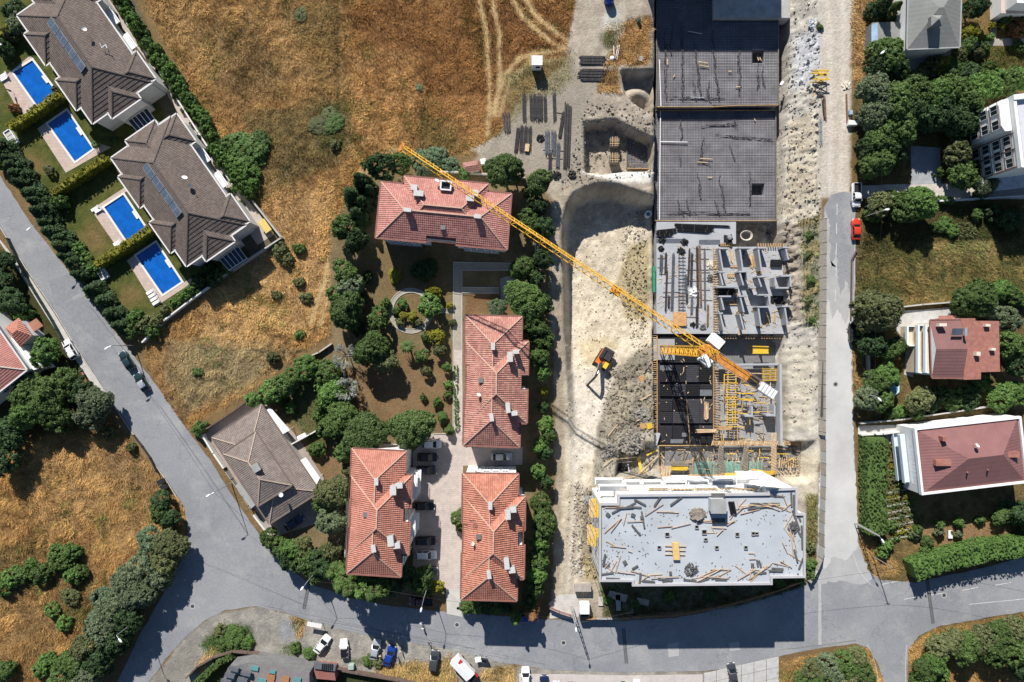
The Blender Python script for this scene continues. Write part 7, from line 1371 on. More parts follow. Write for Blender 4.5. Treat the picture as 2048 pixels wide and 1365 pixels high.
grove('between red-tiled houses and excavation', 'trees between the houses and the excavation', [(1052,602,42,8,'pine','mid'),(995,615,18,4,'round','pale'),(1045,538,24,6,'round','mid'),(1085,520,20,6,'round','dark'),(1070,555,18,5,'round','dark'),(1082,610,22,6,'round','dark'),(1070,652,26,7,'round','mid'),(1085,680,22,6,'round','mid'),(1078,715,22,6,'round','mid'),(1086,745,16,5,'round','light'),(1087,783,10,2.5,'round','yellow'),(1088,815,12,3,'shrub','dark'),(1092,850,17,4.5,'round','light'),(1098,872,15,4,'round','mid'),(1077,894,14,4.5,'round','light'),(1090,905,14,4,'round','dark'),(1077,944,14,4.5,'round','light'),(1094,965,13,4,'round','dark'),(1082,1010,22,6,'round','mid'),(1088,1045,28,7,'round','mid'),(1080,1085,20,6,'round','light'),(1076,1120,20,6,'round','mid'),(1072,1150,22,6.5,'round','light'),(1066,1178,22,6,'round','mid'),(1058,1200,16,5,'round','dark'),(1064,1226,13,7,'col','brown'),(1031,1235,11,7,'col','light'),(918,1035,17,4,'round','mid'),(924,1055,10,3,'shrub','mid'),(932,640,5,1,'shrub','light'),(930,880,5,1.2,'shrub','mid')])
grove('in the row below the orange house', 'shrubs below the orange house', [(935,1212,16,3.4,'round','mid'),(955,1216,14,3,'round','mid'),(975,1215,14,3,'round','dark'),(992,1215,14,3,'round','mid'),(1010,1215,12,3,'round','dark')], 'left')
# left edge
grove('around the house at the left edge', 'trees at the left edge', [(90,704,27,6,'round','light'),(60,785,36,7,'round','mid'),(95,800,40,7.5,'round','mid'),(52,825,34,7,'round','light'),(112,835,30,6,'round','mid'),(132,764,26,6,'round','mid'),(165,785,26,5.5,'round','dark'),(190,805,34,6.5,'round','grey'),(178,835,26,5.5,'round','grey'),(215,868,13,3,'shrub','olive'),(10,522,20,4.5,'round','dark'),(8,560,20,4.5,'round','dark'),(24,602,26,5,'round','dark'),(48,628,18,3,'shrub','light'),(20,870,30,6,'round','dark'),(10,920,30,6,'round','dark'),(262,895,9,1.6,'shrub','olive'),(5,610,14,3,'shrub','light')])
grove('in the thicket along the lower left road', 'thicket along the lower left road', [(322,1002,20,4,'round','dark'),(318,1025,20,4,'round','mid'),(340,1038,18,4,'round','dark'),(300,1080,25,5,'round','pale'),(296,1105,18,4.5,'round','pale'),(338,1092,33,6,'round','olive'),(330,1125,26,6,'round','olive'),(285,1140,30,6,'round','grey'),(320,1155,26,6,'round','grey'),(255,1165,32,6.5,'round','grey'),(275,1190,34,7,'round','grey'),(210,1200,26,5.5,'round','pale'),(228,1225,36,7,'round','grey'),(255,1240,30,7,'round','dark'),(205,1260,34,7,'round','grey'),(232,1280,30,7,'round','dark'),(175,1295,34,7,'round','olive'),(200,1320,32,7,'round','dark'),(150,1330,34,7,'round','mid'),(170,1355,34,7,'round','grey'),(125,1358,30,6,'round','mid'),(196,1235,20,5,'round','pale')])
grove('in the lower left field', 'bushes in the lower left field', [(118,1118,26,3,'shrub','mid'),(140,1105,20,2.6,'shrub','light'),(82,1148,22,2.6,'shrub','mid'),(145,1152,18,2.6,'shrub','light'),(162,1145,14,2,'shrub','mid'),(140,1195,18,1.6,'shrub','olive'),(24,1155,20,2.4,'shrub','light'),(4,1175,18,2.6,'shrub','light'),(40,1150,16,2.2,'shrub','mid'),(105,1222,16,2,'shrub','light'),(128,1248,16,2,'shrub','light'),(95,1325,18,2.4,'shrub','light'),(82,1340,18,2.4,'shrub','light'),(8,1345,24,3,'shrub','mid'),(100,1318,12,2,'shrub','light'),(60,1130,12,1.8,'shrub','light')])
grove('on the car park verge', 'verge plants', [(470,1276,26,1.5,'shrub','mid'),(450,1285,18,1.3,'shrub','mid'),(495,1285,14,1.2,'shrub','light'),(590,1296,12,1.2,'shrub','mid'),(618,1308,11,1.2,'shrub','light'),(735,1322,10,1,'shrub','mid'),(440,1262,14,1.2,'shrub','olive'),(755,1325,12,1.1,'shrub','olive')], 'left')
# right-hand side
grove('in the wood beside the dirt road', 'wood beside the dirt road', [(1763,12,22,8,'cone','dark'),(1785,20,16,6,'cone','mid'),(1772,112,38,8,'round','mid'),(1755,135,24,7,'round','dark'),(1795,135,24,6,'round','dark'),(1752,185,38,8,'round','grey'),(1790,205,40,9,'round','mid'),(1752,230,36,8,'round','grey'),(1798,250,38,8,'round','mid'),(1820,220,34,8,'round','dark'),(1760,275,34,7.5,'round','mid'),(1838,190,36,8,'round','mid'),(1870,195,34,8,'round','light'),(1900,185,34,8,'round','mid'),(1880,225,36,8,'round','dark'),(1925,200,34,8,'round','mid'),(1910,240,34,8,'round','dark'),(1955,180,30,7,'round','light'),(1985,170,26,6,'round','light'),(2015,165,26,6,'round','mid'),(2040,158,24,6,'round','light'),(1935,150,24,5,'round','dark'),(1755,325,32,7,'round','mid'),(1738,300,22,6,'round','dark'),(1785,300,26,6,'round','dark'),(1940,240,28,7,'round','dark'),(1850,235,30,8,'round','dark')])
grove('in the garden beside the white block', 'trees beside the white block', [(1915,305,26,6,'round','olive'),(1925,352,28,6,'round','mid'),(1972,372,20,4.5,'round','grey'),(1840,405,34,7,'round','light'),(1815,415,28,6,'round','mid'),(1760,408,24,5,'round','olive'),(1785,398,18,4,'shrub','mid'),(1880,345,10,2,'shrub','mid'),(1950,335,14,3,'shrub','dark'),(1745,430,16,3,'shrub','mid'),(2020,440,24,4,'shrub','dark'),(1985,425,16,3,'shrub','dark'),(1890,450,16,1.6,'shrub','light'),(1905,462,14,1.5,'shrub','light'),(1870,455,12,1.4,'shrub','mid'),(1955,430,12,2,'shrub','mid'),(1960,390,12,2.4,'shrub','mid')])
grove('in the lawn garden at the top right', 'plants in the top right garden', [(1950,14,24,6,'round','dark'),(1938,65,17,4,'round','yellow'),(1935,90,17,4,'round','mid'),(1918,108,16,4,'round','olive'),(1860,135,20,3.4,'shrub','olive'),(1885,132,20,3.4,'shrub','yellow'),(1905,140,20,4,'round','mid'),(1840,150,16,2.6,'shrub','olive'),(1978,134,13,2.4,'shrub','mid'),(1970,94,9,1.6,'shrub','mid'),(1993,12,8,1.6,'shrub','yellow'),(1985,52,6,1.3,'shrub','yellow'),(2002,55,7,1.6,'shrub','yellow'),(1962,75,6,1,'shrub','yellow'),(1970,75,6,1,'shrub','light'),(1981,74,7,1.1,'shrub','light'),(2035,74,8,1.2,'shrub','light'),(2015,36,14,2.2,'shrub','mid'),(2038,38,12,2,'shrub','mid'),(2035,58,18,2.5,'shrub','brown'),(1800,38,10,2.4,'shrub','light'),(1803,55,8,2,'shrub','light'),(2040,94,12,1.5,'shrub','mid'),(1960,150,16,3,'shrub','mid'),(1955,108,10,2,'shrub','olive')])
grove('around the terraced brown house', 'trees round the terraced brown house', [(1757,620,48,9,'round','olive'),(1742,640,26,7,'round','olive'),(1950,598,40,8,'round','mid'),(1925,620,24,5,'round','mid'),(2000,582,22,5,'round','light'),(2025,590,18,4.5,'round','mid'),(1985,625,22,5,'round','grey'),(2015,640,26,6,'round','grey'),(2020,690,30,7,'round','mid'),(2035,725,26,6,'round','dark'),(1745,690,26,6,'round','dark'),(1780,700,22,5,'round','mid'),(1800,690,16,4,'round','mid'),(1755,765,26,5,'round','mid'),(1775,750,24,5,'round','light'),(1735,795,24,5,'round','grey'),(1765,800,22,4.5,'round','mid'),(1840,800,26,5.5,'round','olive'),(1835,825,16,4,'round','mid'),(1880,790,20,3,'shrub','dark'),(1905,800,22,3,'shrub','mid'),(1940,795,24,3,'shrub','dark'),(1965,770,18,3,'shrub','mid'),(2005,795,28,5,'round','light'),(2030,785,24,4.5,'round','light'),(1800,825,14,2,'shrub','light'),(1720,670,14,3,'shrub','mid'),(1905,810,14,2,'shrub','light'),(1780,830,14,2,'shrub','mid'),(1865,810,16,2,'shrub','dark')])
grove('below the large brown metal roof', 'plants below the large brown roof', [(1880,1050,9,2,'shrub','mid'),(1878,1065,8,2,'shrub','grey'),(1918,1046,10,2.4,'shrub','light'),(2002,1033,16,3,'round','mid'),(1854,1084,11,1.8,'shrub','mid'),(1915,1068,9,1.8,'shrub','grey'),(2040,1030,24,7,'cone','dark'),(1772,1092,14,2.4,'shrub','light'),(1764,1108,10,1.8,'shrub','light'),(1784,1052,10,1.6,'shrub','mid'),(1835,1060,10,1.8,'shrub','mid'),(1830,1070,9,1.6,'shrub','grey'),(1960,1040,9,1.6,'shrub','mid'),(1850,1100,9,1.5,'shrub','light')])
grove('at the lower right street corner', 'trees at the lower right corner', [(1630,1345,28,4.5,'round','olive'),(1660,1340,30,5,'round','grey'),(1690,1330,28,5,'round','mid'),(1715,1318,22,4.5,'round','olive'),(1725,1345,24,5,'round','mid'),(1640,1365,26,5,'round','mid'),(1700,1360,28,5,'round','olive'),(1608,1362,18,4,'round','mid'),(1880,1295,26,5,'round','olive'),(1905,1285,26,5,'round','olive'),(1935,1295,30,6,'round','mid'),(1965,1280,30,6,'round','olive'),(1995,1270,30,6,'round','mid'),(2025,1260,28,6,'round','olive'),(1985,1300,30,6.5,'round','mid'),(2030,1300,30,6.5,'round','mid'),(1850,1340,24,5,'round','mid'),(1870,1325,22,5,'round','light'),(2045,1340,22,5,'round','dark'),(1840,1362,18,4,'round','mid'),(1885,1350,14,3,'shrub','light')], 'left')
grove('beside the fence on the building site', 'weeds along the site fence', [(1622,470,9,1,'shrub','mid'),(1620,510,9,1,'shrub','olive'),(1624,560,9,1,'shrub','mid'),(1620,600,9,1,'shrub','olive'),(1625,640,8,1,'shrub','mid'),(1622,1130,12,2,'shrub','light'),(1624,1150,10,2,'shrub','mid'),(1622,1095,9,1.4,'shrub','olive'),(1270,1210,9,1,'shrub','mid'),(1340,1195,10,1.2,'shrub','mid'),(1420,1190,10,1.2,'shrub','dark'),(1560,1170,12,1.4,'shrub','mid'),(1215,1200,9,.8,'shrub','light'),(1600,1160,9,1.2,'shrub','mid'),(1640,55,6,.7,'shrub','mid')])
# ---- clipped hedges
def hedge(pts, wpx, h, col, label, group='clipped hedges', dens=60, seed=1, top=None):
    rng = np.random.default_rng(seed); q = [P(u,v,0) for u,v in pts]; W = px(wpx); C = []; N_ = []
    for a, b in zip(q[:-1],q[1:]):
        L = (b-a).length; d = (b-a)/L; nr = Vector((-d.y,d.x,0)); n = int(L*(W+2*h)*4.2)
        for _ in range(n):
            s, t = rng.random()*L, rng.uniform(-1,1); f = rng.random()*(W+2*h)
            if f < W: p = a+d*s+nr*(t*W/2)+Vector((0,0,h*(.90+.1*rng.random()))); nn = (0,0,1)
            else: sg = 1 if rng.random() < .5 else -1; p = a+d*s+nr*(sg*W/2)+Vector((0,0,h*rng.random()*.95)); nn = tuple(nr*sg*.8+Vector((0,0,.4)))
            C.append((p.x,p.y,p.z,.22)); N_.append(nn)
    C = np.array(C); N_ = np.array(N_); c0 = q[0].copy(); C[:,:3] -= np.array(c0); me = leaf_mesh('hedge', C, N_, .15, rng, 15); me.materials.append(LM[col][0])
    o = bpy.data.objects.new('hedge', me); COL.objects.link(o); o.location = c0; tag(o, label, 'hedge', group)
    if h > 1:
        k_ = MB()
        for a, b in zip(q[:-1],q[1:]): k_.bar(a+Vector((0,0,h*.45))-c0, b+Vector((0,0,h*.45))-c0, W*.86, h*.84)
        k_ = k_.build('twiggy_core', LM[col][0]); k_.parent = o
    return o
hedge([(33,262),(80,232),(132,196)],13,2.8,'yellow','yellow-topped hedge between the two upper pools',seed=2); hedge([(118,392),(170,358),(226,322)],12,3.0,'yellow','yellow-topped hedge between the two villa plots',seed=3); hedge([(204,532),(255,500),(312,462)],13,3.0,'yellow','yellow-topped hedge between the two lower pools',seed=4)
hedge([(0,82),(20,70),(36,62)],10,2.4,'yellow','short yellow hedge at the left edge above the first pool',seed=5)
hedge([(1738,872),(1737,960),(1740,1062)],40,3.6,'mid','broad clipped hedge left of the terraced vegetable beds',seed=6); hedge([(1808,1132),(1870,1112),(1950,1092),(2060,1080)],34,4.6,'light','tall clipped hedge along the lower right street',seed=7); hedge([(2040,1010),(2044,1085)],22,4.6,'mid','tall hedge at the right edge turning up from the street',seed=8)
hedge([(1985,612),(2056,602)],14,2,'mid','dark hedge behind the terraced brown house',seed=9); hedge([(1790,392),(1900,404)],10,1.6,'mid','low hedge beside the pale block driveway',seed=10); hedge([(395,1365),(440,1322),(470,1306)],10,2.2,'mid','dark hedge inside the curved wall at the bottom',seed=11)
hedge([(912,732),(912,790),(915,860)],5,.7,'light','narrow planting strip along the mottled red house',seed=12)
# vegetable beds
for k in range(15):
    v = 888+k*13.3; sl_ = .0 if k < 6 else .16; u0, u1 = (1770,1802) if k < 6 else (1766+k*1.2,1812+k*1.6); col = ['olive','mid','olive','yellow','light'][k % 5]
    hedge([(u0,v+4),(u1,v+4-(u1-u0)*(.02+sl_))],7,.6,col,'%s vegetable row from the top in the beds right of the broad hedge' % ORD[k],'vegetable rows',seed=40+k)
M_bedw = mat('bed_edging',(.30,.28,.24),.8,.15,2)
for k in range(8):
    v = 985+k*13; u0, u1 = 1768+k*2, 1812+k*2.6; tag(MB().bar(P(u0,v+2)+Vector((0,0,.12)),P(u1,v-6)+Vector((0,0,.12)),.3,.25).build('bed_edging', M_bedw), '%s pale edging strip from the top between the vegetable rows' % ORD[k], 'edging', 'edging of the vegetable beds')
for k in range(6): hedge([(1915,449+k*5),(1952,448+k*5)],2.2,.35,'olive','%s small crop row from the top in the fenced bed' % ORD[k],'crop rows in the fenced bed',seed=70+k)
# palm and bare trees
def bare(u, v, rpx, h, col, label, leaves=True):
    c = P(u,v,h*.6); base = Vector((c.x,c.y,gz(c.x,c.y))); t = thing('bare_tree', label, 'tree', base, 0, 'pale bare trees'); rr = random.Random(int(u)); mb = MB(); R_ = px(rpx); tips = []
    mb.tube(base-Vector((0,0,.2)), base+Vector((0,0,h*.45)), .16, .1, 7)
    for k in range(26):
        a = rr.uniform(0,6.28); e = rr.uniform(.3,1.3); s = base+Vector((0,0,h*rr.uniform(.3,.5))); m1 = s+Vector((math.cos(a)*R_*.5,math.sin(a)*R_*.5,h*.25*e)); mb.tube(s,m1,.06,.035,5); 
        for _ in range(4): tip = m1+Vector((math.cos(a+rr.uniform(-.7,.7))*R_*rr.uniform(.2,.6),math.sin(a+rr.uniform(-.7,.7))*R_*rr.uniform(.2,.6),h*.2*rr.random())); mb.tube(m1,tip,.03,.012,4); tips.append(tip-base)
    mb.build('trunk', mat('pale_bark',(.36,.34,.30),.9,.15,3), t)
    rng = np.random.default_rng(int(u)); C = np.array([(p.x,p.y,p.z,.35) for p in tips]); me = leaf_mesh('crown', C, np.tile([0,0,1.0],(len(C),1)), .10, rng, 22); me.materials.append(LM[col][0]); o = bpy.data.objects.new('crown', me); COL.objects.link(o); o.parent = t
bare(691,712,21,6,'silver','silvery feathery tree on the path in the lower garden'); bare(694,778,20,5,'silver','grey half-bare tree below the silvery one'); bare(1925,245,14,7,'silver','bare grey crown among the dark trees beside the white block')
def palm(u, v, rpx, h, label):
    c = P(u,v,h); base = Vector((c.x,c.y,0)); t = thing('palm_tree', label, 'palm', base); MB().tube(base, base+Vector((0,0,h)), .22, .16, 9).build('trunk', M_bark, t); rr = random.Random(1)
    for k in range(18):
        a = k*.349+rr.uniform(-.1,.1); R_ = px(rpx)*rr.uniform(.85,1.1); f = MB(); prev = None
        for s in range(6):
            q = s/5; p = base+Vector((math.cos(a)*R_*q,math.sin(a)*R_*q,h+.5*math.sin(q*2.4)-.9*q*q)); w = .18*math.sin(.35+q*2.7)+.02; nr = Vector((-math.sin(a),math.cos(a),0))*w
            if prev: f.face([prev[0],prev[1],p+nr,p-nr])
            prev = (p-nr,p+nr)
        f.build('frond', LM['mid'][0], t)
palm(814,693,16,3.2,'small palm in the middle of the bare lawn'); palm(190,289,10,1.6,'small dark palm beside the second pool')
# ------------------------------------------------------------------ vehicles
def car_proto(kind):
    """x forward, origin on the ground; returns dict of part -> MB"""
    L, W, H = {'sedan':(4.5,1.78,1.42),'hatch':(4.1,1.76,1.48),'suv':(4.5,1.86,1.68),'van':(4.6,1.9,1.85),'pickup':(5.1,1.86,1.75)}[kind]
    def loft(secs, nb=10):
        mb = MB(); rings = []
        for x, w, z0, z1, sq in secs:
            ring = []
            for k in range(nb):
                t = 2*math.pi*(k+.5)/nb; c, s = math.cos(t), math.sin(t); e = 2/sq
                ring.append((x, w/2*math.copysign(abs(c)**e,c), (z0+z1)/2+(z1-z0)/2*math.copysign(abs(s)**e,s)))
            rings.append(ring)
        i0 = len(mb.v); mb.v += [p for r_ in rings for p in r_]
        for a in range(len(rings)-1):
            for k in range(nb): mb.f.append((i0+a*nb+k, i0+a*nb+(k+1)%nb, i0+(a+1)*nb+(k+1)%nb, i0+(a+1)*nb+k))
        mb.f.append(tuple(i0+k for k in range(nb-1,-1,-1))); mb.f.append(tuple(i0+(len(rings)-1)*nb+k for k in range(nb))); return mb
    hb = .62*H if kind != 'van' else .55*H; f = L/2
    body = loft([(-f,W*.80,.42,hb*.86,5),(-f+.12,W*.93,.28,hb*.97,6),(-f+.7,W,.24,hb,7),(-.2,W,.24,hb,7),(f*.55,W*.99,.24,hb*.97,7),(f-.45,W*.95,.26,hb*.88,6),(f-.1,W*.86,.32,hb*.78,5),(f,W*.72,.40,hb*.66,5)],14)
    r0, r1, g0, g1 = {'sedan':(-f*.52,f*.12,-f*.80,f*.46),'hatch':(-f*.72,f*.12,-f*.95,f*.50),'suv':(-f*.80,f*.15,-f*.95,f*.48),'van':(-f*.88,f*.38,-f*.97,f*.72),'pickup':(-f*.08,f*.36,-f*.18,f*.58)}[kind]
    glass = MB(); zb, zt = hb*.95, H-.05; wb, wt = W*.46, W*.36
    B = [(g0,-wb,zb),(g1,-wb,zb),(g1,wb,zb),(g0,wb,zb)]; T = [(r0,-wt,zt),(r1,-wt,zt),(r1,wt,zt),(r0,wt,zt)]; glass.v += B+T; glass.f += [(0,1,5,4),(1,2,6,5),(2,3,7,6),(3,0,4,7)]
    roof = loft([(r0-.06,wt*1.9,H-.10,H-.02,3.4),(r0+.15,wt*2.08,H-.10,H+.02,3.6),((r0+r1)/2,wt*2.12,H-.10,H+.04,3.6),(r1-.1,wt*2.06,H-.10,H+.01,3.6),(r1+.1,wt*1.9,H-.12,H-.05,3.4)],12)
    pil = MB()
    for s in (-1,1):
        for a, b in ((0,4),(1,5)): pa, pb = Vector(B[a]), Vector(T[b-4]); pa.y *= -s; pb.y *= -s; pil.bar(pa,pb,.09)
        m_ = (Vector(B[0]).lerp(Vector(B[1]),.48), Vector(T[0]).lerp(Vector(T[1]),.5))
        for v in m_: v.y *= -s
        pil.bar(m_[0],m_[1],.08)
    parts = [('body',body),('windows',glass),('roof',roof),('pillar_frame',pil)]
    if kind == 'pickup':
        bed = MB(); bed.box((-f*.58,0,hb+.02),(f*.72,W*.80,.06)); parts.append(('bed_floor',bed)); rail = MB()
        for s in (-1,1): rail.box((-f*.58,s*W*.44,hb+.18),(f*.76,.08,.36))
        rail.box((-f*.96,0,hb+.18),(.08,W*.86,.36)); parts.append(('bed_side',rail))
    for sx in (-1,1):
        for sy in (-1,1): w = MB(); w.tube((sx*L*.30,sy*(W/2-.20),.32),(sx*L*.30,sy*(W/2+.01),.32),.32,n=14); parts.append(('wheel',w)); r_ = MB(); r_.tube((sx*L*.30,sy*(W/2+.0),.32),(sx*L*.30,sy*(W/2+.025),.32),.19,n=10); parts.append(('rim',r_))
    for sy in (-1,1): h = MB(); h.box((f-.12,sy*W*.33,hb*.70),(.2,.34,.14)); parts.append(('headlight',h)); h = MB(); h.box((-f+.08,sy*W*.36,hb*.80),(.14,.3,.14)); parts.append(('tail_light',h)); h = MB(); h.box((g1-.35,sy*(W/2+.08),hb*1.0),(.16,.2,.13)); parts.append(('mirror',h))
    return parts
M_cg = mat('car_glass',(.010,.013,.017),.12,0,spec=.35); M_red = mat('tail_red',(.35,.01,.01),.3,0); M_lamp = mat('lamp_lens',(.7,.7,.68),.15,0)
PAINT = {k: mat('paint_'+k, c, .32, .03, 2, spec=.5, coat=.6, metal=mt) for k,(c,mt) in {'white':((.72,.72,.71),0),'silver':((.42,.44,.46),.3),'black':((.010,.010,.012),0),'grey':((.055,.06,.068),.2),'teal':((.015,.04,.042),.2),'blue':((.008,.045,.26),.1),'red':((.55,.035,.012),0),'navy':((.01,.018,.06),.1),'maroon':((.10,.02,.02),0),'olive':((.13,.14,.12),.2)}.items()}
PROTO = {}
for kd in ('sedan','hatch','suv','van','pickup'):
    PROTO[kd] = []
    for nm, mb in car_proto(kd):
        me = bpy.data.meshes.new(nm); me.from_pydata(mb.v,[],mb.f)
        me.materials.append({'windows':M_cg,'wheel':M_rubber,'rim':M_steel,'headlight':M_lamp,'tail_light':M_red,'bed_floor':M_dark}.get(nm,PAINT['white']))
        if nm in ('body','roof'): me.polygons.foreach_set('use_smooth',[len(p.vertices) == 4 for p in me.polygons])
        PROTO[kd].append((nm,me))
def car(u, v, deg, kind, paint, label, roofpaint=None, cat='car', z=None, sc=1.0):
    p = G(u,v) if z is None else P(u,v,z); p.z = max(p.z,.035) if z is None else z; t = thing({'pickup':'pickup_truck','van':'parked_van'}.get(kind,'parked_car'), label, cat, p, 0, 'parked vehicles'); t.rotation_euler = (0,0,math.radians(deg)); t.scale = (sc,sc,sc); last = None
    for nm, me in PROTO[kind]:
        o = bpy.data.objects.new(nm,me); COL.objects.link(o); o.parent = last if nm == 'rim' else t
        if nm == 'wheel': last = o
        if nm in ('body','roof','pillar_frame','mirror','bed_side'):
            o.material_slots[0].link = 'OBJECT'; o.material_slots[0].material = PAINT[roofpaint if nm == 'roof' and roofpaint else paint]
for a in ((145,699,122,'suv','white','white car parked left of the western road under the tree'),(257,722,122,'sedan','teal','dark green car parked right of the western road, upper of two'),(287,765,122,'sedan','teal','dark car with pale bonnet parked behind the dark green one','silver'),
    (864,888,0,'hatch','white','white car half under the pine at the top of the court'),(856,914,0,'sedan','black','black car second from the top in the court'),(854,940,0,'suv','grey','dark grey car third from the top in the court'),(849,1011,0,'sedan','black','black car in the sun-shade edge in the middle of the court'),(853,1080,0,'suv','black','black car above the white one at the lower end of the court'),(853,1108,0,'suv','white','white car at the lower end of the court'),(857,1140,0,'hatch','olive','grey car lowest in the court, half under the tree'),(1003,913,0,'sedan','silver','silver car parked between two red-tiled houses'),
    (646,1286,52,'sedan','white','white car parked askew on the gravel, leftmost of the lower row'),(690,1295,94,'hatch','white','white car with black roof on the gravel','black'),(752,1297,78,'sedan','silver','silver car beside the blue one on the gravel'),(780,1309,72,'sedan','blue','bright blue car on the gravel'),(869,1318,82,'suv','grey','dark grey car on the dry verge left of the trailer'),(1051,1352,90,'suv','white','white car cut by the bottom edge, right of the trailer'),(1088,1371,90,'pickup','navy','dark blue pickup cut by the bottom edge'),(1112,1378,90,'hatch','silver','silver car cut by the bottom edge right of the blue pickup'),(1140,1381,90,'hatch','maroon','maroon car barely in view at the bottom edge'),(1245,1380,90,'hatch','teal','dark car cut by the bottom edge left of the white one'),(1272,1376,90,'hatch','white','white car cut by the bottom edge on the pink pavement'),(1463,1344,100,'sedan','grey','dark grey car on the pale slabs at the bottom'),
    (844,1200,180,'pickup','maroon','maroon pickup in the shade under the trees of the lower street'),(1055,1234,0,'sedan','blue','blue car behind the rust-brown cypress'),(1709,460,90,'sedan','red','red car parked on the eastern street'),(1709,392,-90,'pickup','white','white pickup parked above the red car'),(1704,665,90,'suv','black','black car beside the flowering tree'),(590,1044,35,'sedan','navy','dark blue car in the shade beside the taupe-roofed house')):
    car(*a[:6], roofpaint=a[6] if len(a) > 6 else None)
# box trailer, tipper cab, covered load, bins, motorcycle
def local(t): 
    c = Vector(t.matrix_basis.translation); R_ = t.matrix_basis.to_3x3(); return lambda x,y,z: c+R_ @ Vector((x,y,z))
c = G(927,1328); tr = thing('box_trailer','white box trailer with red ends parked askew on the dry verge','trailer',c,math.radians(-47)); X = local(tr); M_wht = mat('trailer_white',(.74,.73,.71),.5,.05,1)
bx = MB(); s_ = [(-2.6,-1.1),(2.5,-1.1),(2.5,1.1),(-2.6,1.1)]; bx.v += [tuple(X(x,y,.7)) for x,y in s_]+[tuple(X(x,y,2.5)) for x,y in s_]; bx.f += [(0,1,5,4),(1,2,6,5),(2,3,7,6),(3,0,4,7)]; bx.build('box', M_wht, tr)
rf_ = MB(); rf_.face([X(-2.7,-1.2,2.5),X(2.4,-1.2,2.5),X(2.4,0,2.85),X(-2.0,0,2.85)]); rf_.face([X(-2.7,1.2,2.5),X(-2.0,0,2.85),X(2.4,0,2.85),X(2.4,1.2,2.5)]); rf_.face([X(-2.7,-1.2,2.5),X(-2.0,0,2.85),X(-2.7,1.2,2.5)]); rf_.build('roof', M_wht, tr)
MB().face([X(-1.7,.25,2.80),X(-1.3,.25,2.80),X(-1.0,1.15,2.54),X(-1.9,1.15,2.54)]).build('red_stripe', mat('trailer_red',(.42,.03,.03),.5,.1,1), tr); MB().box(X(3.1,0,1.25),(1.1,2.0,1.3),M=tr.matrix_basis.to_3x3()).build('cab', MATS['trailer_red'], tr, bevel=.15); MB().box(X(2.95,0,1.95),(.9,1.7,.25),M=tr.matrix_basis.to_3x3()).build('cab_window', M_cg, tr)
for x in (-1.2,1.2):
    for y in (-1,1): MB().tube(X(x,y*.85,.4),X(x,y*1.1,.4),.4,n=14).build('wheel', M_rubber, tr)
c = G(1167,1214,.05); tc_ = thing('truck', 'white truck with dark cab facing the street at the site gate','truck',c,-math.pi/2); X = local(tc_); Rm = tc_.matrix_basis.to_3x3()
MB().box(X(-.5,0,1.7),(2.4,2.1,1.6),M=Rm).build('load_box', M_wht, tc_, bevel=.1); MB().box(X(1.75,0,1.2),(1.5,1.9,1.4),M=Rm).build('cab', PAINT['black'], tc_, bevel=.2); MB().box(X(1.5,0,1.75),(1.1,1.6,.3),M=Rm).build('windscreen', M_cg, tc_)
for x in (-1.1,1.5):
    for y in (-1,1): MB().tube(X(x,y*.75,.42),X(x,y*1.0,.42),.42,n=12).build('wheel', M_rubber, tc_)
c = G(1164,1171,.02); sk = thing('skip','tan open container above the white truck','container',c,0,'containers'); a = [(c.x+x,c.y+y) for x,y in ((-1.7,-.75),(1.7,-.75),(1.7,.75),(-1.7,.75))]; MB().prism(a,c.z,c.z+1.5).build('body', mat('tan_sheet',(.36,.32,.28),.8,.2,1), sk); MB().box(c+Vector((0,0,1.55)),(3.5,1.6,.1)).build('lid', mat('tan_sheet',(.3,.3,.3)), sk)
for i, (u,v,rz,lab) in enumerate(((957,1314,.2,'left of two grey waste containers beside the trailer'),(968,1316,-.15,'right of two grey waste containers beside the trailer, lid open'),(327,962,.5,'upper of two dark waste containers on the western road edge'),(333,972,.4,'lower of two dark waste containers on the western road edge'))):
    c = G(u,v,.04); t = thing('waste_container',lab,'bin',c,rz,'waste containers'); X = local(t); Rm = t.matrix_basis.to_3x3(); m_ = M_steel if i < 2 else M_dark
    b = MB(); bt = [X(x,y,.25) for x,y in ((-.5,-.38),(.5,-.38),(.5,.38),(-.5,.38))]; tp = [X(x,y,1.25) for x,y in ((-.65,-.5),(.65,-.5),(.65,.5),(-.65,.5))]; b.v += [tuple(p) for p in bt+tp]; b.f += [(3,2,1,0),(0,1,5,4),(1,2,6,5),(2,3,7,6),(3,0,4,7)]; b.build('body',m_,t); MB().box(X(0,.0 if i != 1 else .45,1.3 if i != 1 else 1.6),(1.35,1.05 if i != 1 else .1,.08 if i != 1 else .8),M=Rm).build('lid', M_white if i == 0 else M_dark, t)
    for sx in (-.4,.4): MB().tube(X(sx,-.45,.12),X(sx,.45,.12),.12,n=8).build('wheel',M_rubber,t)
c = G(169,745,.04); mc = thing('motorcycle','small dark motorcycle with pink seat beside the western road','motorcycle',c,math.radians(120)); X = local(mc)
for x in (-.65,.65): MB().tube(X(x,-.06,.3),X(x,.06,.3),.3,n=14).build('wheel',M_rubber,mc)
MB().bar(X(-.6,0,.55),X(.5,0,.75),.28,.35).build('frame',M_black,mc); MB().bar(X(-.6,0,.82),X(.05,0,.85),.26,.12).build('seat',mat('pink_seat',(.4,.15,.18),.6,.1,2),mc); MB().bar(X(.5,-.38,1.05),X(.5,.38,1.05),.06).build('handlebar',M_steel,mc)
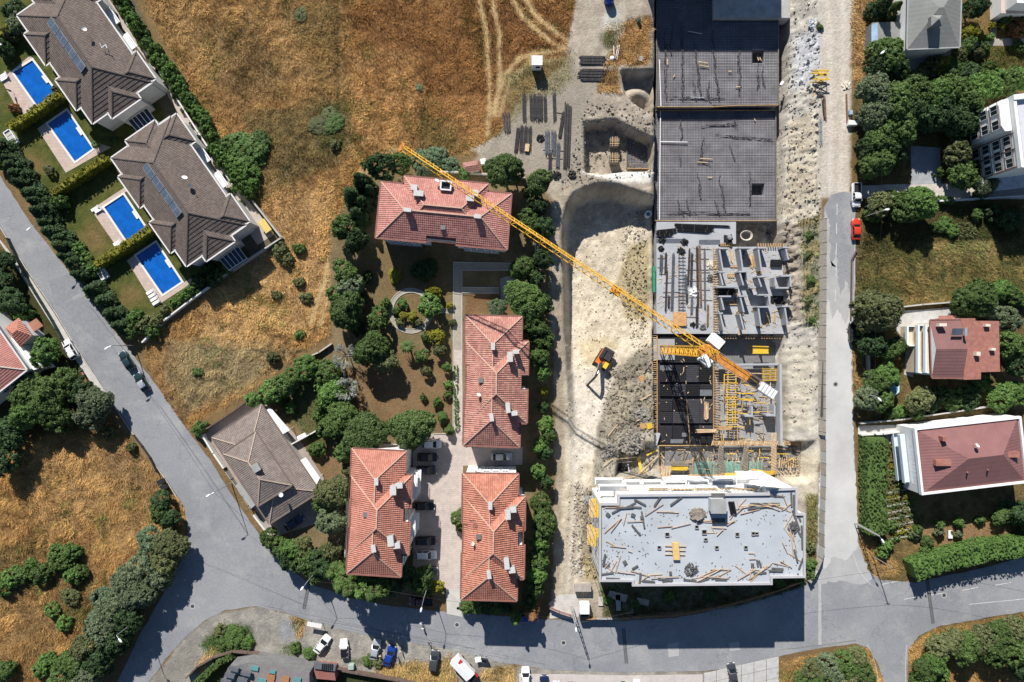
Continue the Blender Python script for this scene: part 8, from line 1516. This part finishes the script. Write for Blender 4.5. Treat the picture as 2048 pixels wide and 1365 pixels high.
# ------------------------------------------------------------------ people (one skinned body each)
def person(u, v, deg, shirt, trousers, hair, label, stride=.35, g=None):
    p = G(u,v,.04); me = bpy.data.meshes.new('person'); 
    V = [(0,0,.95),(0,0,1.2),(.02,0,1.42),(.03,0,1.52),(.05,0,1.66),(.02,.19,1.40),(.02,-.19,1.40),(.10*stride,.26,1.13),(-.10*stride,-.26,1.13),(.55*stride,.24,.92),(-.4*stride,-.24,.90),(0,.10,.92),(0,-.10,.92),(-.3*stride,.11,.50),(.45*stride,-.11,.52),(-.9*stride,.11,.09),(.8*stride,-.11,.07),(-.9*stride+.16,.11,.04),(.8*stride+.17,-.11,.04),(0,0,1.76)]
    E = [(0,1),(1,2),(2,3),(3,4),(4,19),(2,5),(2,6),(5,7),(6,8),(7,9),(8,10),(0,11),(0,12),(11,13),(12,14),(13,15),(14,16),(15,17),(16,18)]
    rad_ = (.15,.14,.15,.06,.10,.07,.07,.05,.05,.035,.035,.09,.09,.065,.065,.045,.045,.035,.035,.07); bm = bmesh.new(); sl_ = bm.verts.layers.skin.verify(); bv_ = [bm.verts.new(x) for x in V]
    for i, w in enumerate(bv_): w[sl_].radius = (rad_[i],rad_[i]); w[sl_].use_root = i == 0
    for a, b in E: bm.edges.new((bv_[a],bv_[b]))
    bm.to_mesh(me); bm.free(); o = bpy.data.objects.new('person',me); COL.objects.link(o); o.location = p; o.rotation_euler = (0,0,math.radians(deg));
    o.modifiers.new('skin','SKIN'); sb = o.modifiers.new('sub','SUBSURF'); sb.levels = 1; sb.render_levels = 1
    m = bpy.data.materials.new('clothes'); m.use_nodes = True; n = m.node_tree.nodes; l = m.node_tree.links; tc = n.new('ShaderNodeTexCoord'); sp = n.new('ShaderNodeSeparateXYZ'); l.new(tc.outputs['Object'],sp.inputs[0]); r_ = n.new('ShaderNodeValToRGB'); r_.color_ramp.interpolation = 'CONSTANT'
    d = n.new('ShaderNodeMath'); d.operation = 'DIVIDE'; d.inputs[1].default_value = 2.0; l.new(sp.outputs['Z'],d.inputs[0]); l.new(d.outputs[0],r_.inputs[0]); e = r_.color_ramp.elements; e[0].position = 0; e[0].color = (.02,.02,.02,1); e[1].position = .05; e[1].color = (*trousers,1)
    for pos, c in ((.48,shirt),(.735,(.45,.28,.2)),(.84,hair)): k = e.new(pos); k.color = (*c,1)
    l.new(r_.outputs[0],n['Principled BSDF'].inputs['Base Color']); n['Principled BSDF'].inputs['Roughness'].default_value = .8; me.materials.append(m); tag(o,label,'person','people on the lower street')
person(843,1244,60,(.7,.7,.72),(.5,.52,.6),(.05,.04,.03),'person in white walking on the street, upper of the pair'); person(847,1253,-110,(.6,.62,.5),(.06,.06,.08),(.1,.1,.1),'person in pale green shirt walking just below the person in white'); person(859,1284,200,(.03,.03,.035),(.02,.02,.03),(.02,.02,.02),'person in dark clothes walking near the dark grey car')
person(762,1308,90,(.6,.4,.36),(.3,.2,.2),(.05,.03,.02),'person in pinkish top standing between silver and blue cars',.1); person(803,1299,40,(.7,.7,.7),(.02,.02,.025),(.02,.02,.02),'person in white top standing right of the blue car',.2); person(796,1313,-30,(.04,.04,.05),(.3,.3,.32),(.02,.02,.02),'person in dark top standing lower right of the blue car',.15)
# ------------------------------------------------------------------ lamps, poles, cables
def lamp(top, h, arm_to, label, lattice=False, base=None):
    """pole whose head is seen at pixel arm_to; top = pixel of pole top"""
    tp = P(*top,h); b = Vector((tp.x,tp.y,0)); hd = P(*arm_to,h+.25); t = thing('street_lamp',label,'street lamp',b,0,'street lamps'); M_l = M_steel
    if lattice:
        m = MB()
        for s in (-1,1): m.bar(b+Vector((s*.28,0,0)),tp+Vector((s*.13,0,0)),.14)
        for k in range(int(h/.9)): q = k*.9/h; m.bar(b.lerp(tp,q)+Vector((-.25,0,0)),b.lerp(tp,q)+Vector((.25,0,0)),.12)
        m.build('lattice_pole',M_conc,t)
    else: MB().tube(b,tp,.11,.06,10).build('pole',M_l,t)
    MB().tube(tp,hd,.05,.04,8).build('arm',M_l,t); d = (hd-tp); d.z = 0; d.normalize(); a = math.atan2(d.y,d.x); c = hd+d*.35
    hm = MB(); R_ = Matrix.Rotation(a,3,'Z')
    for k in range(3):
        pass
    N = 12; ring = [(.55*math.cos(i*2*math.pi/N),.22*math.sin(i*2*math.pi/N)) for i in range(N)]; i0 = 0
    hm.v += [tuple(c+R_ @ Vector((x,y,0))) for x,y in ring]+[tuple(c+R_ @ Vector((x*.7,y*.7,.12))) for x,y in ring]; hm.f += [(i,(i+1)%N,N+(i+1)%N,N+i) for i in range(N)]+[tuple(range(N,2*N)),tuple(range(N-1,-1,-1))]; hm.build('lamp_head',M_white,t); return tp
l1 = lamp((68,451),8.6,(59,457),'street lamp reaching over the upper western road'); l2 = lamp((222,692),8.8,(216,695),'street lamp above the two dark cars'); l3 = lamp((428,985),8.8,(419,990),'street lamp beside the taupe-roofed house'); l4 = lamp((233,1271),10.5,(238,1279),'street lamp over the lower left thicket'); l5 = lamp((616,1162),9,(606,1175),'street lamp at the corner screen of the lower street'); l6 = lamp((848,1195),9,(843,1217),'street lamp before the courtyard entrance'); l7 = lamp((1151,1248),9.2,(1152,1257),'lattice street lamp beside the white truck',True)
l8 = lamp((1774,98),8.5,(1768,103),'street lamp among the trees beside the dirt road'); l9 = lamp((1766,421),8,(1771,420),'street lamp rising from the garden by the white pickup'); l10 = lamp((1752,793),8,(1757,797),'street lamp in the shrubs beside the eastern street'); l11 = lamp((1758,1072),9.5,(1764,1080),'lattice lamp post at the lower right junction',True)
pp = P(1788,1138,8.5); up = thing('utility_pole','slim dark utility pole at the lower right junction','pole',Vector((pp.x,pp.y,0))); MB().tube((pp.x,pp.y,0),pp,.12,.09,8).build('pole',M_woodg,up); MB().bar(pp+Vector((-.5,0,-.2)),pp+Vector((.5,0,-.2)),.08).build('crossarm',M_dark,up)
def cable(a, b, label, sag=.8):
    m = MB(); prev = a
    for k in range(1,13): t_ = k/12; p = a.lerp(b,t_); p.z -= sag*4*t_*(1-t_); m.tube(prev,p,.022,n=4,cap=False); prev = p
    tag(m.build('overhead_cable',M_black),label,'cable','overhead cables')
cable(l5,l6,'overhead cable between the two lamps on the lower street'); cable(l6,l7,'overhead cable from the courtyard lamp to the lattice lamp'); cable(l7,pp,'long overhead cable along the street past the flat-roofed block',1.4); cable(l11,pp,'short cable between lattice post and utility pole',.3); cable(l3,l5,'overhead cable round the street corner',1); cable(l2,l3,'overhead cable along the western road',1.2); cable(l8,l9,'overhead cable along the wood beside the dirt road',1.2); cable(l9,l10,'overhead cable along the eastern street',1.2); cable(pp,P(2080,1190,8.5),'overhead cable crossing the lower right road',1)
# ------------------------------------------------------------------ walls and fences
def wall(pts, h, w, m, label, name='garden_wall', group='garden walls', cap=None):
    q = [P(u,v,0) for u,v in pts]; t = thing(name,label,'wall',q[0],0,group); b = MB(); cp = MB()
    for a, c in zip(q[:-1],q[1:]): d = (c-a).normalized(); b.bar(a-d*w*.3+Vector((0,0,h/2-.1)),c+d*w*.3+Vector((0,0,h/2-.1)),w,h+.2); cp.bar(a-d*w*.3+Vector((0,0,h+.04)),c+d*w*.3+Vector((0,0,h+.04)),w+.08,.08)
    b.build('wall',m,t); cp.build('coping',cap or m,t); return t
M_gw = mat('garden_wall_render',(.42,.40,.36),.85,.12,1); M_gww = mat('white_garden_wall',(.62,.61,.58),.8,.08,1); M_gwb = mat('brown_wall',(.12,.085,.07),.85,.2,1)
wall([(225,-5),(285,95),(335,165),(400,268),(440,330),(482,392)],.8,.22,M_gww,'low pale wall behind the bushy hedge of the villas'); wall([(510,405),(567,478),(500,522),(440,562)],1.5,.22,M_gw,'grey boundary wall round the corner of the lower villa plot'); wall([(440,562),(390,598),(335,640),(290,685)],1.2,.22,M_gww,'white boundary wall between villa lawn and dry field')
wall([(410,862),(462,828),(520,786)],1.5,.2,M_gwb,'brown wall between the taupe house and the bare plot'); wall([(408,866),(432,905),(452,934)],1.4,.3,M_gww,'pale wall of the taupe house along the road, upper stretch'); wall([(512,1028),(535,1058),(550,1078)],1.4,.3,M_gww,'pale wall of the taupe house along the road, lower stretch'); wall([(585,888),(622,868),(645,855)],1.3,.18,M_gww,'short pale wall beside the tank of the taupe house')
wall([(880,346),(925,347),(1050,358)],1.2,.2,M_gw,'grey wall behind the crosswise pink-roofed house'); wall([(665,688),(640,705),(600,722)],1.0,.2,M_gw,'short grey wall between field and lower garden'); wall([(690,735),(691,800)],1.0,.2,M_gw,'grey wall beneath the bare trees'); wall([(695,920),(696,1060),(690,1130)],1.2,.2,M_gw,'grey wall left of the orange-red house'); wall([(1070,490),(1074,560),(1076,640)],1.0,.22,M_gw,'grey wall behind the trees at the excavation edge')
wall([(1730,414),(1850,406),(2056,394)],1.4,.25,M_gww,'white wall below the pale driveway on the right'); wall([(1788,616),(1840,610),(1915,604)],1.0,.22,M_gw,'grey wall above the terraced brown house'); wall([(1716,846),(1800,838),(1975,812)],1.3,.2,M_gw,'grey wall between the two brown-roofed houses'); wall([(1716,868),(1758,866),(1790,862)],1.6,.3,M_gww,'white gate wall left of the large brown roof'); wall([(1808,148),(1850,146)],.9,.3,M_gww,'short white wall below the grey-roofed house'); wall([(1733,640),(1732,720),(1736,800)],1.4,.16,M_steel,'pale metal rail beside the black car')
wall([(378,1350),(400,1328),(432,1310),(470,1298),(500,1301),(560,1310),(640,1326)],1.5,.22,M_gwb,'dark brown curved wall at the bottom left'); wall([(672,1333),(720,1342),(800,1356),(880,1374)],1.5,.22,M_gwb,'dark brown wall along the dry verge at the bottom')
wall([(1700,640),(1702,520),(1712,500)],.5,.12,M_gwb,'thin rusty edging beside the red car')
def panel_fence(pts, pw, h, mats, label, lean=0.0, name='site_fence', group='site fences', post=M_dark, rails=True):
    q = [G(u,v) for u,v in smooth_line(pts,8)]; t = thing(name,label,'fence',q[0],0,group); L = [0]
    for a, b in zip(q[:-1],q[1:]): L.append(L[-1]+(b-a).length)
    def at(s):
        for i in range(len(L)-1):
            if L[i+1] >= s: return q[i].lerp(q[i+1],(s-L[i])/(L[i+1]-L[i]+1e-9))
        return q[-1]
    s = 0; k = 0
    while s < L[-1]-.3:
        a, b = at(s), at(min(L[-1],s+pw)); d = (b-a).normalized(); nr = Vector((-d.y,d.x,0)); f = MB(); o = nr*lean; g_ = d*.04
        f.face([a+g_,b-g_,b-g_+o+Vector((0,0,h)),a+g_+o+Vector((0,0,h))]); f.face([a+g_-nr*.05,a+g_-nr*.05+o+Vector((0,0,h)),b-g_-nr*.05+o+Vector((0,0,h)),b-g_-nr*.05]); f.face([a+g_+o+Vector((0,0,h)),b-g_+o+Vector((0,0,h)),b-g_-nr*.05+o+Vector((0,0,h)),a+g_-nr*.05+o+Vector((0,0,h))]); pn = f.build('panel',mats[k % len(mats)],t)
        MB().bar(a-Vector((0,0,.1)),a+o+Vector((0,0,h+.12)),.09).build('post',post,t)
        if rails:
            r_ = MB()
            for z in (.35,.75): r_.bar(a+o*z+nr*.05+Vector((0,0,h*z)),b+o*z+nr*.05+Vector((0,0,h*z)),.07)
            r_.build('rail',post,pn)
        s += pw; k += 1
M_fw = mat('fence_plank_grey',(.30,.27,.23),.85,.2,2); M_fo = mat('fence_plank_orange',(.36,.22,.12),.85,.2,2); M_fg = mat('fence_sheet_grey',(.34,.34,.33),.7,.12,2)
panel_fence([(1639,440),(1638,600),(1637,735),(1637,870)],2.5,2.0,[M_fw],'weathered panel fence along the eastern street beside the site',lean=.7); panel_fence([(1641,878),(1641,960),(1638,1050),(1636,1110),(1612,1160)],2.5,2.0,[M_fw,M_fg],'grey panel fence from the eastern street to the corner',lean=.3)
panel_fence([(1600,1163),(1540,1185),(1470,1205),(1400,1220),(1340,1230),(1262,1233)],3.2,2.0,[M_fo],'brown timber fence in the shadow of the flat-roofed block',lean=-.5); panel_fence([(1258,1234),(1240,1236),(1170,1236)],2.4,2.0,[M_fo,M_fg,M_fg],'grey sheet fence with an orange end by the white truck',lean=-.4); panel_fence([(1098,1212),(1120,1222),(1146,1230)],2.4,1.6,[mat('gate_pink',(.42,.28,.26),.8,.1,2)],'low pinkish gate across the site entrance')
panel_fence([(20,478),(60,560),(108,640),(135,690)],2.2,1.3,[mat('fence_green',(.06,.10,.08),.7,.2,2)],'dark green fence along the left pavement'); panel_fence([(455,940),(480,975),(505,1015)],2.2,1.5,[mat('gate_grey_white',(.46,.46,.46),.5,.05,2)],'grey sliding gate of the taupe-roofed house')
panel_fence([(270,870),(300,910),(318,945)],3,1.1,[mat('rusty_mesh',(.14,.11,.08),.9,.3,3)],'low rusty fence along the lower left field')
for i, u in enumerate((1641.5,1644.5)): pass
cs = thing('corrugated_stack','dark corrugated sheets standing against the eastern site fence','sheets',G(1643,780))
for k in range(7): a, b = G(1640.5+k*.9,724+k,.0), G(1638.5+k*.9,832-k,.0); MB().bar(a+Vector((0,0,.7)),b+Vector((0,0,.7)),.04,1.3).build('sheet',mat('dark_sheet',(.09,.095,.10),.6,.2,2),cs)
# ------------------------------------------------------------------ garden things
def lounger(u, v, deg, label):
    c = P(u,v,.06); t = thing('sun_lounger',label,'sun lounger',c,math.radians(deg),'white sun loungers'); X = local(t)
    MB().box(X(-.25,0,.32),(1.35,.62,.08),M=t.matrix_basis.to_3x3()).build('seat',M_white,t); MB().bar(X(.42,0,.34),X(.98,0,.68),.62,.07).build('backrest',M_white,t)
    for x in (-.8,.7):
        for y in (-.25,.25): MB().bar(X(x,y,0),X(x,y,.3),.05).build('leg',M_steel,t)
LG = ((8,152,30,'upper lounger at the first pool'),(11,158,30,'lower lounger at the first pool'),(56,228,60,'left lounger at the foot of the first pool'),(63,222,60,'right lounger at the foot of the first pool'),(192,418,32,'left lounger at the head of the third pool'),(199,421,32,'right lounger at the head of the third pool'),(236,486,32,'upper lounger at the foot of the third pool'),(239,491,32,'middle lounger at the foot of the third pool'),(243,496,32,'lower lounger at the foot of the third pool'),(302,584,32,'topmost of four loungers beside the lowest pool'),(306,591,32,'second of four loungers beside the lowest pool'),(310,598,32,'third of four loungers beside the lowest pool'),(314,605,32,'lowest of four loungers beside the lowest pool'))
for u,v,d,lab in LG: lounger(u,v,d,'white '+lab)
for u, v, lab in ((206,545,'white walled planting steps at the end of the lower yellow hedge'),(26,277,'white walled planting steps at the end of the uppermost yellow hedge')):
    c = P(u,v,0); t = thing('garden_steps',lab,'steps',c,math.radians(-57),'white garden steps'); X = local(t); Rm = t.matrix_basis.to_3x3()
    for k in range(3): MB().box(X(-1.0+k*1.0,0,.35),(.85,1.2,.5),M=Rm).build('step',M_dust,t)
    for y in (-.75,.75): MB().box(X(0,y,.4),(3.3,.16,.9),M=Rm).build('side_wall',M_white,t)
    for x in (-1.6,1.6): MB().box(X(x,0,.4),(.16,1.3,.88),M=Rm).build('end_wall',M_white,t)
c = P(10,100,0); sw = thing('garden_swing','white garden swing seat at the left edge above the first pool','swing seat',c,.5); X = local(sw); Rm = sw.matrix_basis.to_3x3(); MB().box(X(0,0,1.9),(2.0,1.3,.1),M=Rm).build('canopy',M_white,sw); MB().box(X(0,.1,.5),(1.6,.6,.1),M=Rm).build('seat',M_white,sw)
for x in (-.95,.95):
    for y in (-.6,.6): MB().bar(X(x,y,0),X(x,y*.8,1.9),.06).build('post',M_steel,sw)
pa = thing('folded_parasol','dark folded parasol lying over the deck of the first pool','parasol',P(28,186,0)); a = P(28,186,0); MB().tube(a,a+Vector((0,0,2.3)),.04).build('pole',M_steel,pa); MB().lathe(a+Vector((0,0,.9)),[(.12,0),(.22,.2),(.1,1.2),(.02,1.45)],10).build('canopy',M_panel,pa)
ycov = P(535,455,.05); yc = thing('covered_swing','yellow covered swing bench in the yard of the lower villa','swing seat',ycov,math.radians(-55)); X = local(yc); Rm = yc.matrix_basis.to_3x3(); MB().box(X(0,0,1.5),(2.9,1.5,.14),M=Rm).build('canopy',mat('yellow_canvas',(.62,.45,.13),.8,.08,2),yc,bevel=.05); MB().box(X(0,0,.5),(2.2,.7,.12),M=Rm).build('seat',M_woodp,yc)
for x in (-1.2,1.2):
    for y in (-.6,.6): MB().bar(X(x,y,0),X(x,y,1.45),.08).build('post',M_dark,yc)
tnk = G(606,873,.0); tk_ = thing('water_tank','white horizontal tank beside the wall of the taupe house','tank',tnk); a = tnk+Vector((0,0,.6)); d = Vector((.85,.42,0)); MB().tube(a-d,a+d,.5,n=16).build('drum',M_white,tk_)
for s in (-.6,.6): MB().box(tnk+d*s+Vector((0,0,.15)),(.2,.8,.3),.45).build('saddle',M_conc,tk_)
pl_ = thing('garden_pool','small pale round-cornered pool half under a tree on the right','swimming pool',P(1780,768,0)); o_ = [(1768,746),(1792,744),(1798,752),(1797,784),(1790,791),(1768,790),(1764,782),(1764,752)]; a = [P(*p) for p in o_]; MB().prism([(p.x,p.y) for p in a],0,.35).build('rim',mat('pale_blue_rim',(.5,.62,.66),.5,.05,1),pl_); cen_ = sum(a,Vector())/8; MB().prism([(cen_.x+(p.x-cen_.x)*.8,cen_.y+(p.y-cen_.y)*.86) for p in a],.2,.37).build('water',mat('pale_pool_water',(.10,.26,.36),.1,.1,1),pl_)
tb = thing('garden_bench','white bench on the strip below the large brown roof','bench',P(1898,1068,0)); c = P(1898,1068,0); MB().box(c+Vector((0,0,.5)),(.9,1.7,.08)).build('seat',M_white,tb)
for y in (-.7,.7): MB().box(c+Vector((0,y,.23)),(.8,.1,.45)).build('leg',M_conc,tb)
bb = thing('billboard','tilted white notice board beside the gravel car park','sign',G(634,1243)); c = G(634,1243); MB().bar(c+Vector((-1.5,.25,1.9)),c+Vector((1.5,-.3,1.9)),.9,.1).build('board',M_gww,bb)
for x, y in ((-1.2,.2),(1.2,-.25)): MB().bar(c+Vector((x,y,0)),c+Vector((x,y,1.85)),.1).build('post',M_woodg,bb)
for u, v, lab in ((1812,1368+0,''),): pass
for u,v,w_,h_,rz,m,lab in ((1235,1192,4.0,1.6,-.25,M_fw,'large flat board in the shade below the flat-roofed block'),(1285,1203,2.6,1.3,-.2,M_fw,'tan board right of the large one in the shade'),(1236,1205,1.0,3.4,.05,M_fg,'pale upright board leaning in the shade'),(1201,1202,1.0,1.9,.0,M_pave,'pinkish slab on the grass beside the white truck'),(1264,1213,.5,2.8,.0,M_woodg,'narrow plank in the shade below the block')):
    tag(MB().box(G(u,v,.3),(w_,h_,.1),rz).build('flat_board',m),lab,'board','boards below the flat-roofed block')
for i,(u,v) in enumerate(((1838,1328),)): 
    c = P(u,v,0); t = thing('low_shed','small pale shed beside the lower right corner trees','shed',c,math.radians(42)); Rm = t.matrix_basis.to_3x3(); MB().box(c+Vector((0,0,.9)),(3.0,1.0,1.8),M=Rm).build('walls',M_cream,t); MB().box(c+Vector((0,0,1.86)),(3.2,1.2,.1),M=Rm).build('roof',M_gww,t)
# ------------------------------------------------------------------ dark stepped house at the bottom edge
c = P(520,1365,0); hd = thing('modern_house','dark stepped house with teal skylights at the bottom edge','house',c); ZH = 5.5; Q2 = lambda pts,z: [(p.x,p.y) for p in (P(u,v,z) for u,v in pts)]
MB().prism(Q2([(440,1372),(456,1336),(495,1326),(540,1332),(619,1346),(620,1440),(420,1440)],ZH),-.2,ZH).build('wall',M_concd,hd); MB().prism(Q2([(496,1328),(540,1333),(618,1347),(619,1430),(500,1430)],ZH+.05),ZH+.01,ZH+.06).build('terrace',mat('mauve_terrace',(.19,.17,.17),.8,.12,1),hd)
M_sl = mat('slate_dormer',(.11,.115,.13),.6,.15,1.5); M_tg = mat('teal_glass',(.10,.25,.25),.15,.15,2)
for u,v in ((468,1338),(460,1351),(452,1364),(492,1347),(485,1361)): p = P(u,v,ZH+.9); MB().box(p,(2.0,.75,.7),-.22).build('dormer',M_sl,hd); MB().box(p+Vector((.05,-.75,-.35)),(1.7,.7,.12),-.22).build('dormer_glass',M_tg,hd)
for u,v,w_ in ((509,1337,1.6),(525,1362,1.9),(545,1345,1.2),(595,1360,1.4)): MB().box(P(u,v,ZH+.3),(w_,.9,.2),-.2).build('skylight',M_tg,hd)
for u,v in ((541,1360),(569,1366)): MB().box(P(u,v,ZH+.3),(1.6,2.6,.2),-.2).build('timber_deck',mat('orange_deck',(.32,.15,.07),.7,.15,2),hd)
for i,(u,v) in enumerate(((504,1327),(520,1324),(526,1333))): tag(MB().box(P(u,v,.5),(1.2,.7,.5),-.3).build('garden_table',MATS['orange_deck'],None,bevel=.05),'%s low orange garden table behind the dark stepped house' % ('left','upper right','lower right')[i],'table','orange garden tables')
c = P(650,1340,0); rh = thing('small_building','small building with dark slatted roof and red front at the bottom','building',c); MB().prism(Q2([(628,1336),(668,1340),(671,1362),(628,1358)],3.2),0,3.1).build('wall',mat('red_front',(.24,.10,.085),.8,.2,2),rh); MB().prism(Q2([(627,1325),(672,1331),(670,1343),(628,1338)],3.6),3.12,3.6).build('roof',M_sl,rh)
for k in range(6): MB().bar(P(645+k*4,1328,3.75),P(644+k*4,1340,3.75),.22,.12).build('roof_slat',M_dark,rh)
tag(MB().box(P(703,1333,.6),(1.2,1.1,1.2)).build('green_cabinet',mat('pale_green_box',(.30,.38,.33),.6,.1,1),None,bevel=.08),'pale green cabinet beside the dark wall','cabinet')
for _o in bpy.data.objects:
    if _o.parent is None and 'label' in _o and not 4 <= len(_o['label'].split()) <= 16: print('LONG', _o.name, _o['label'])
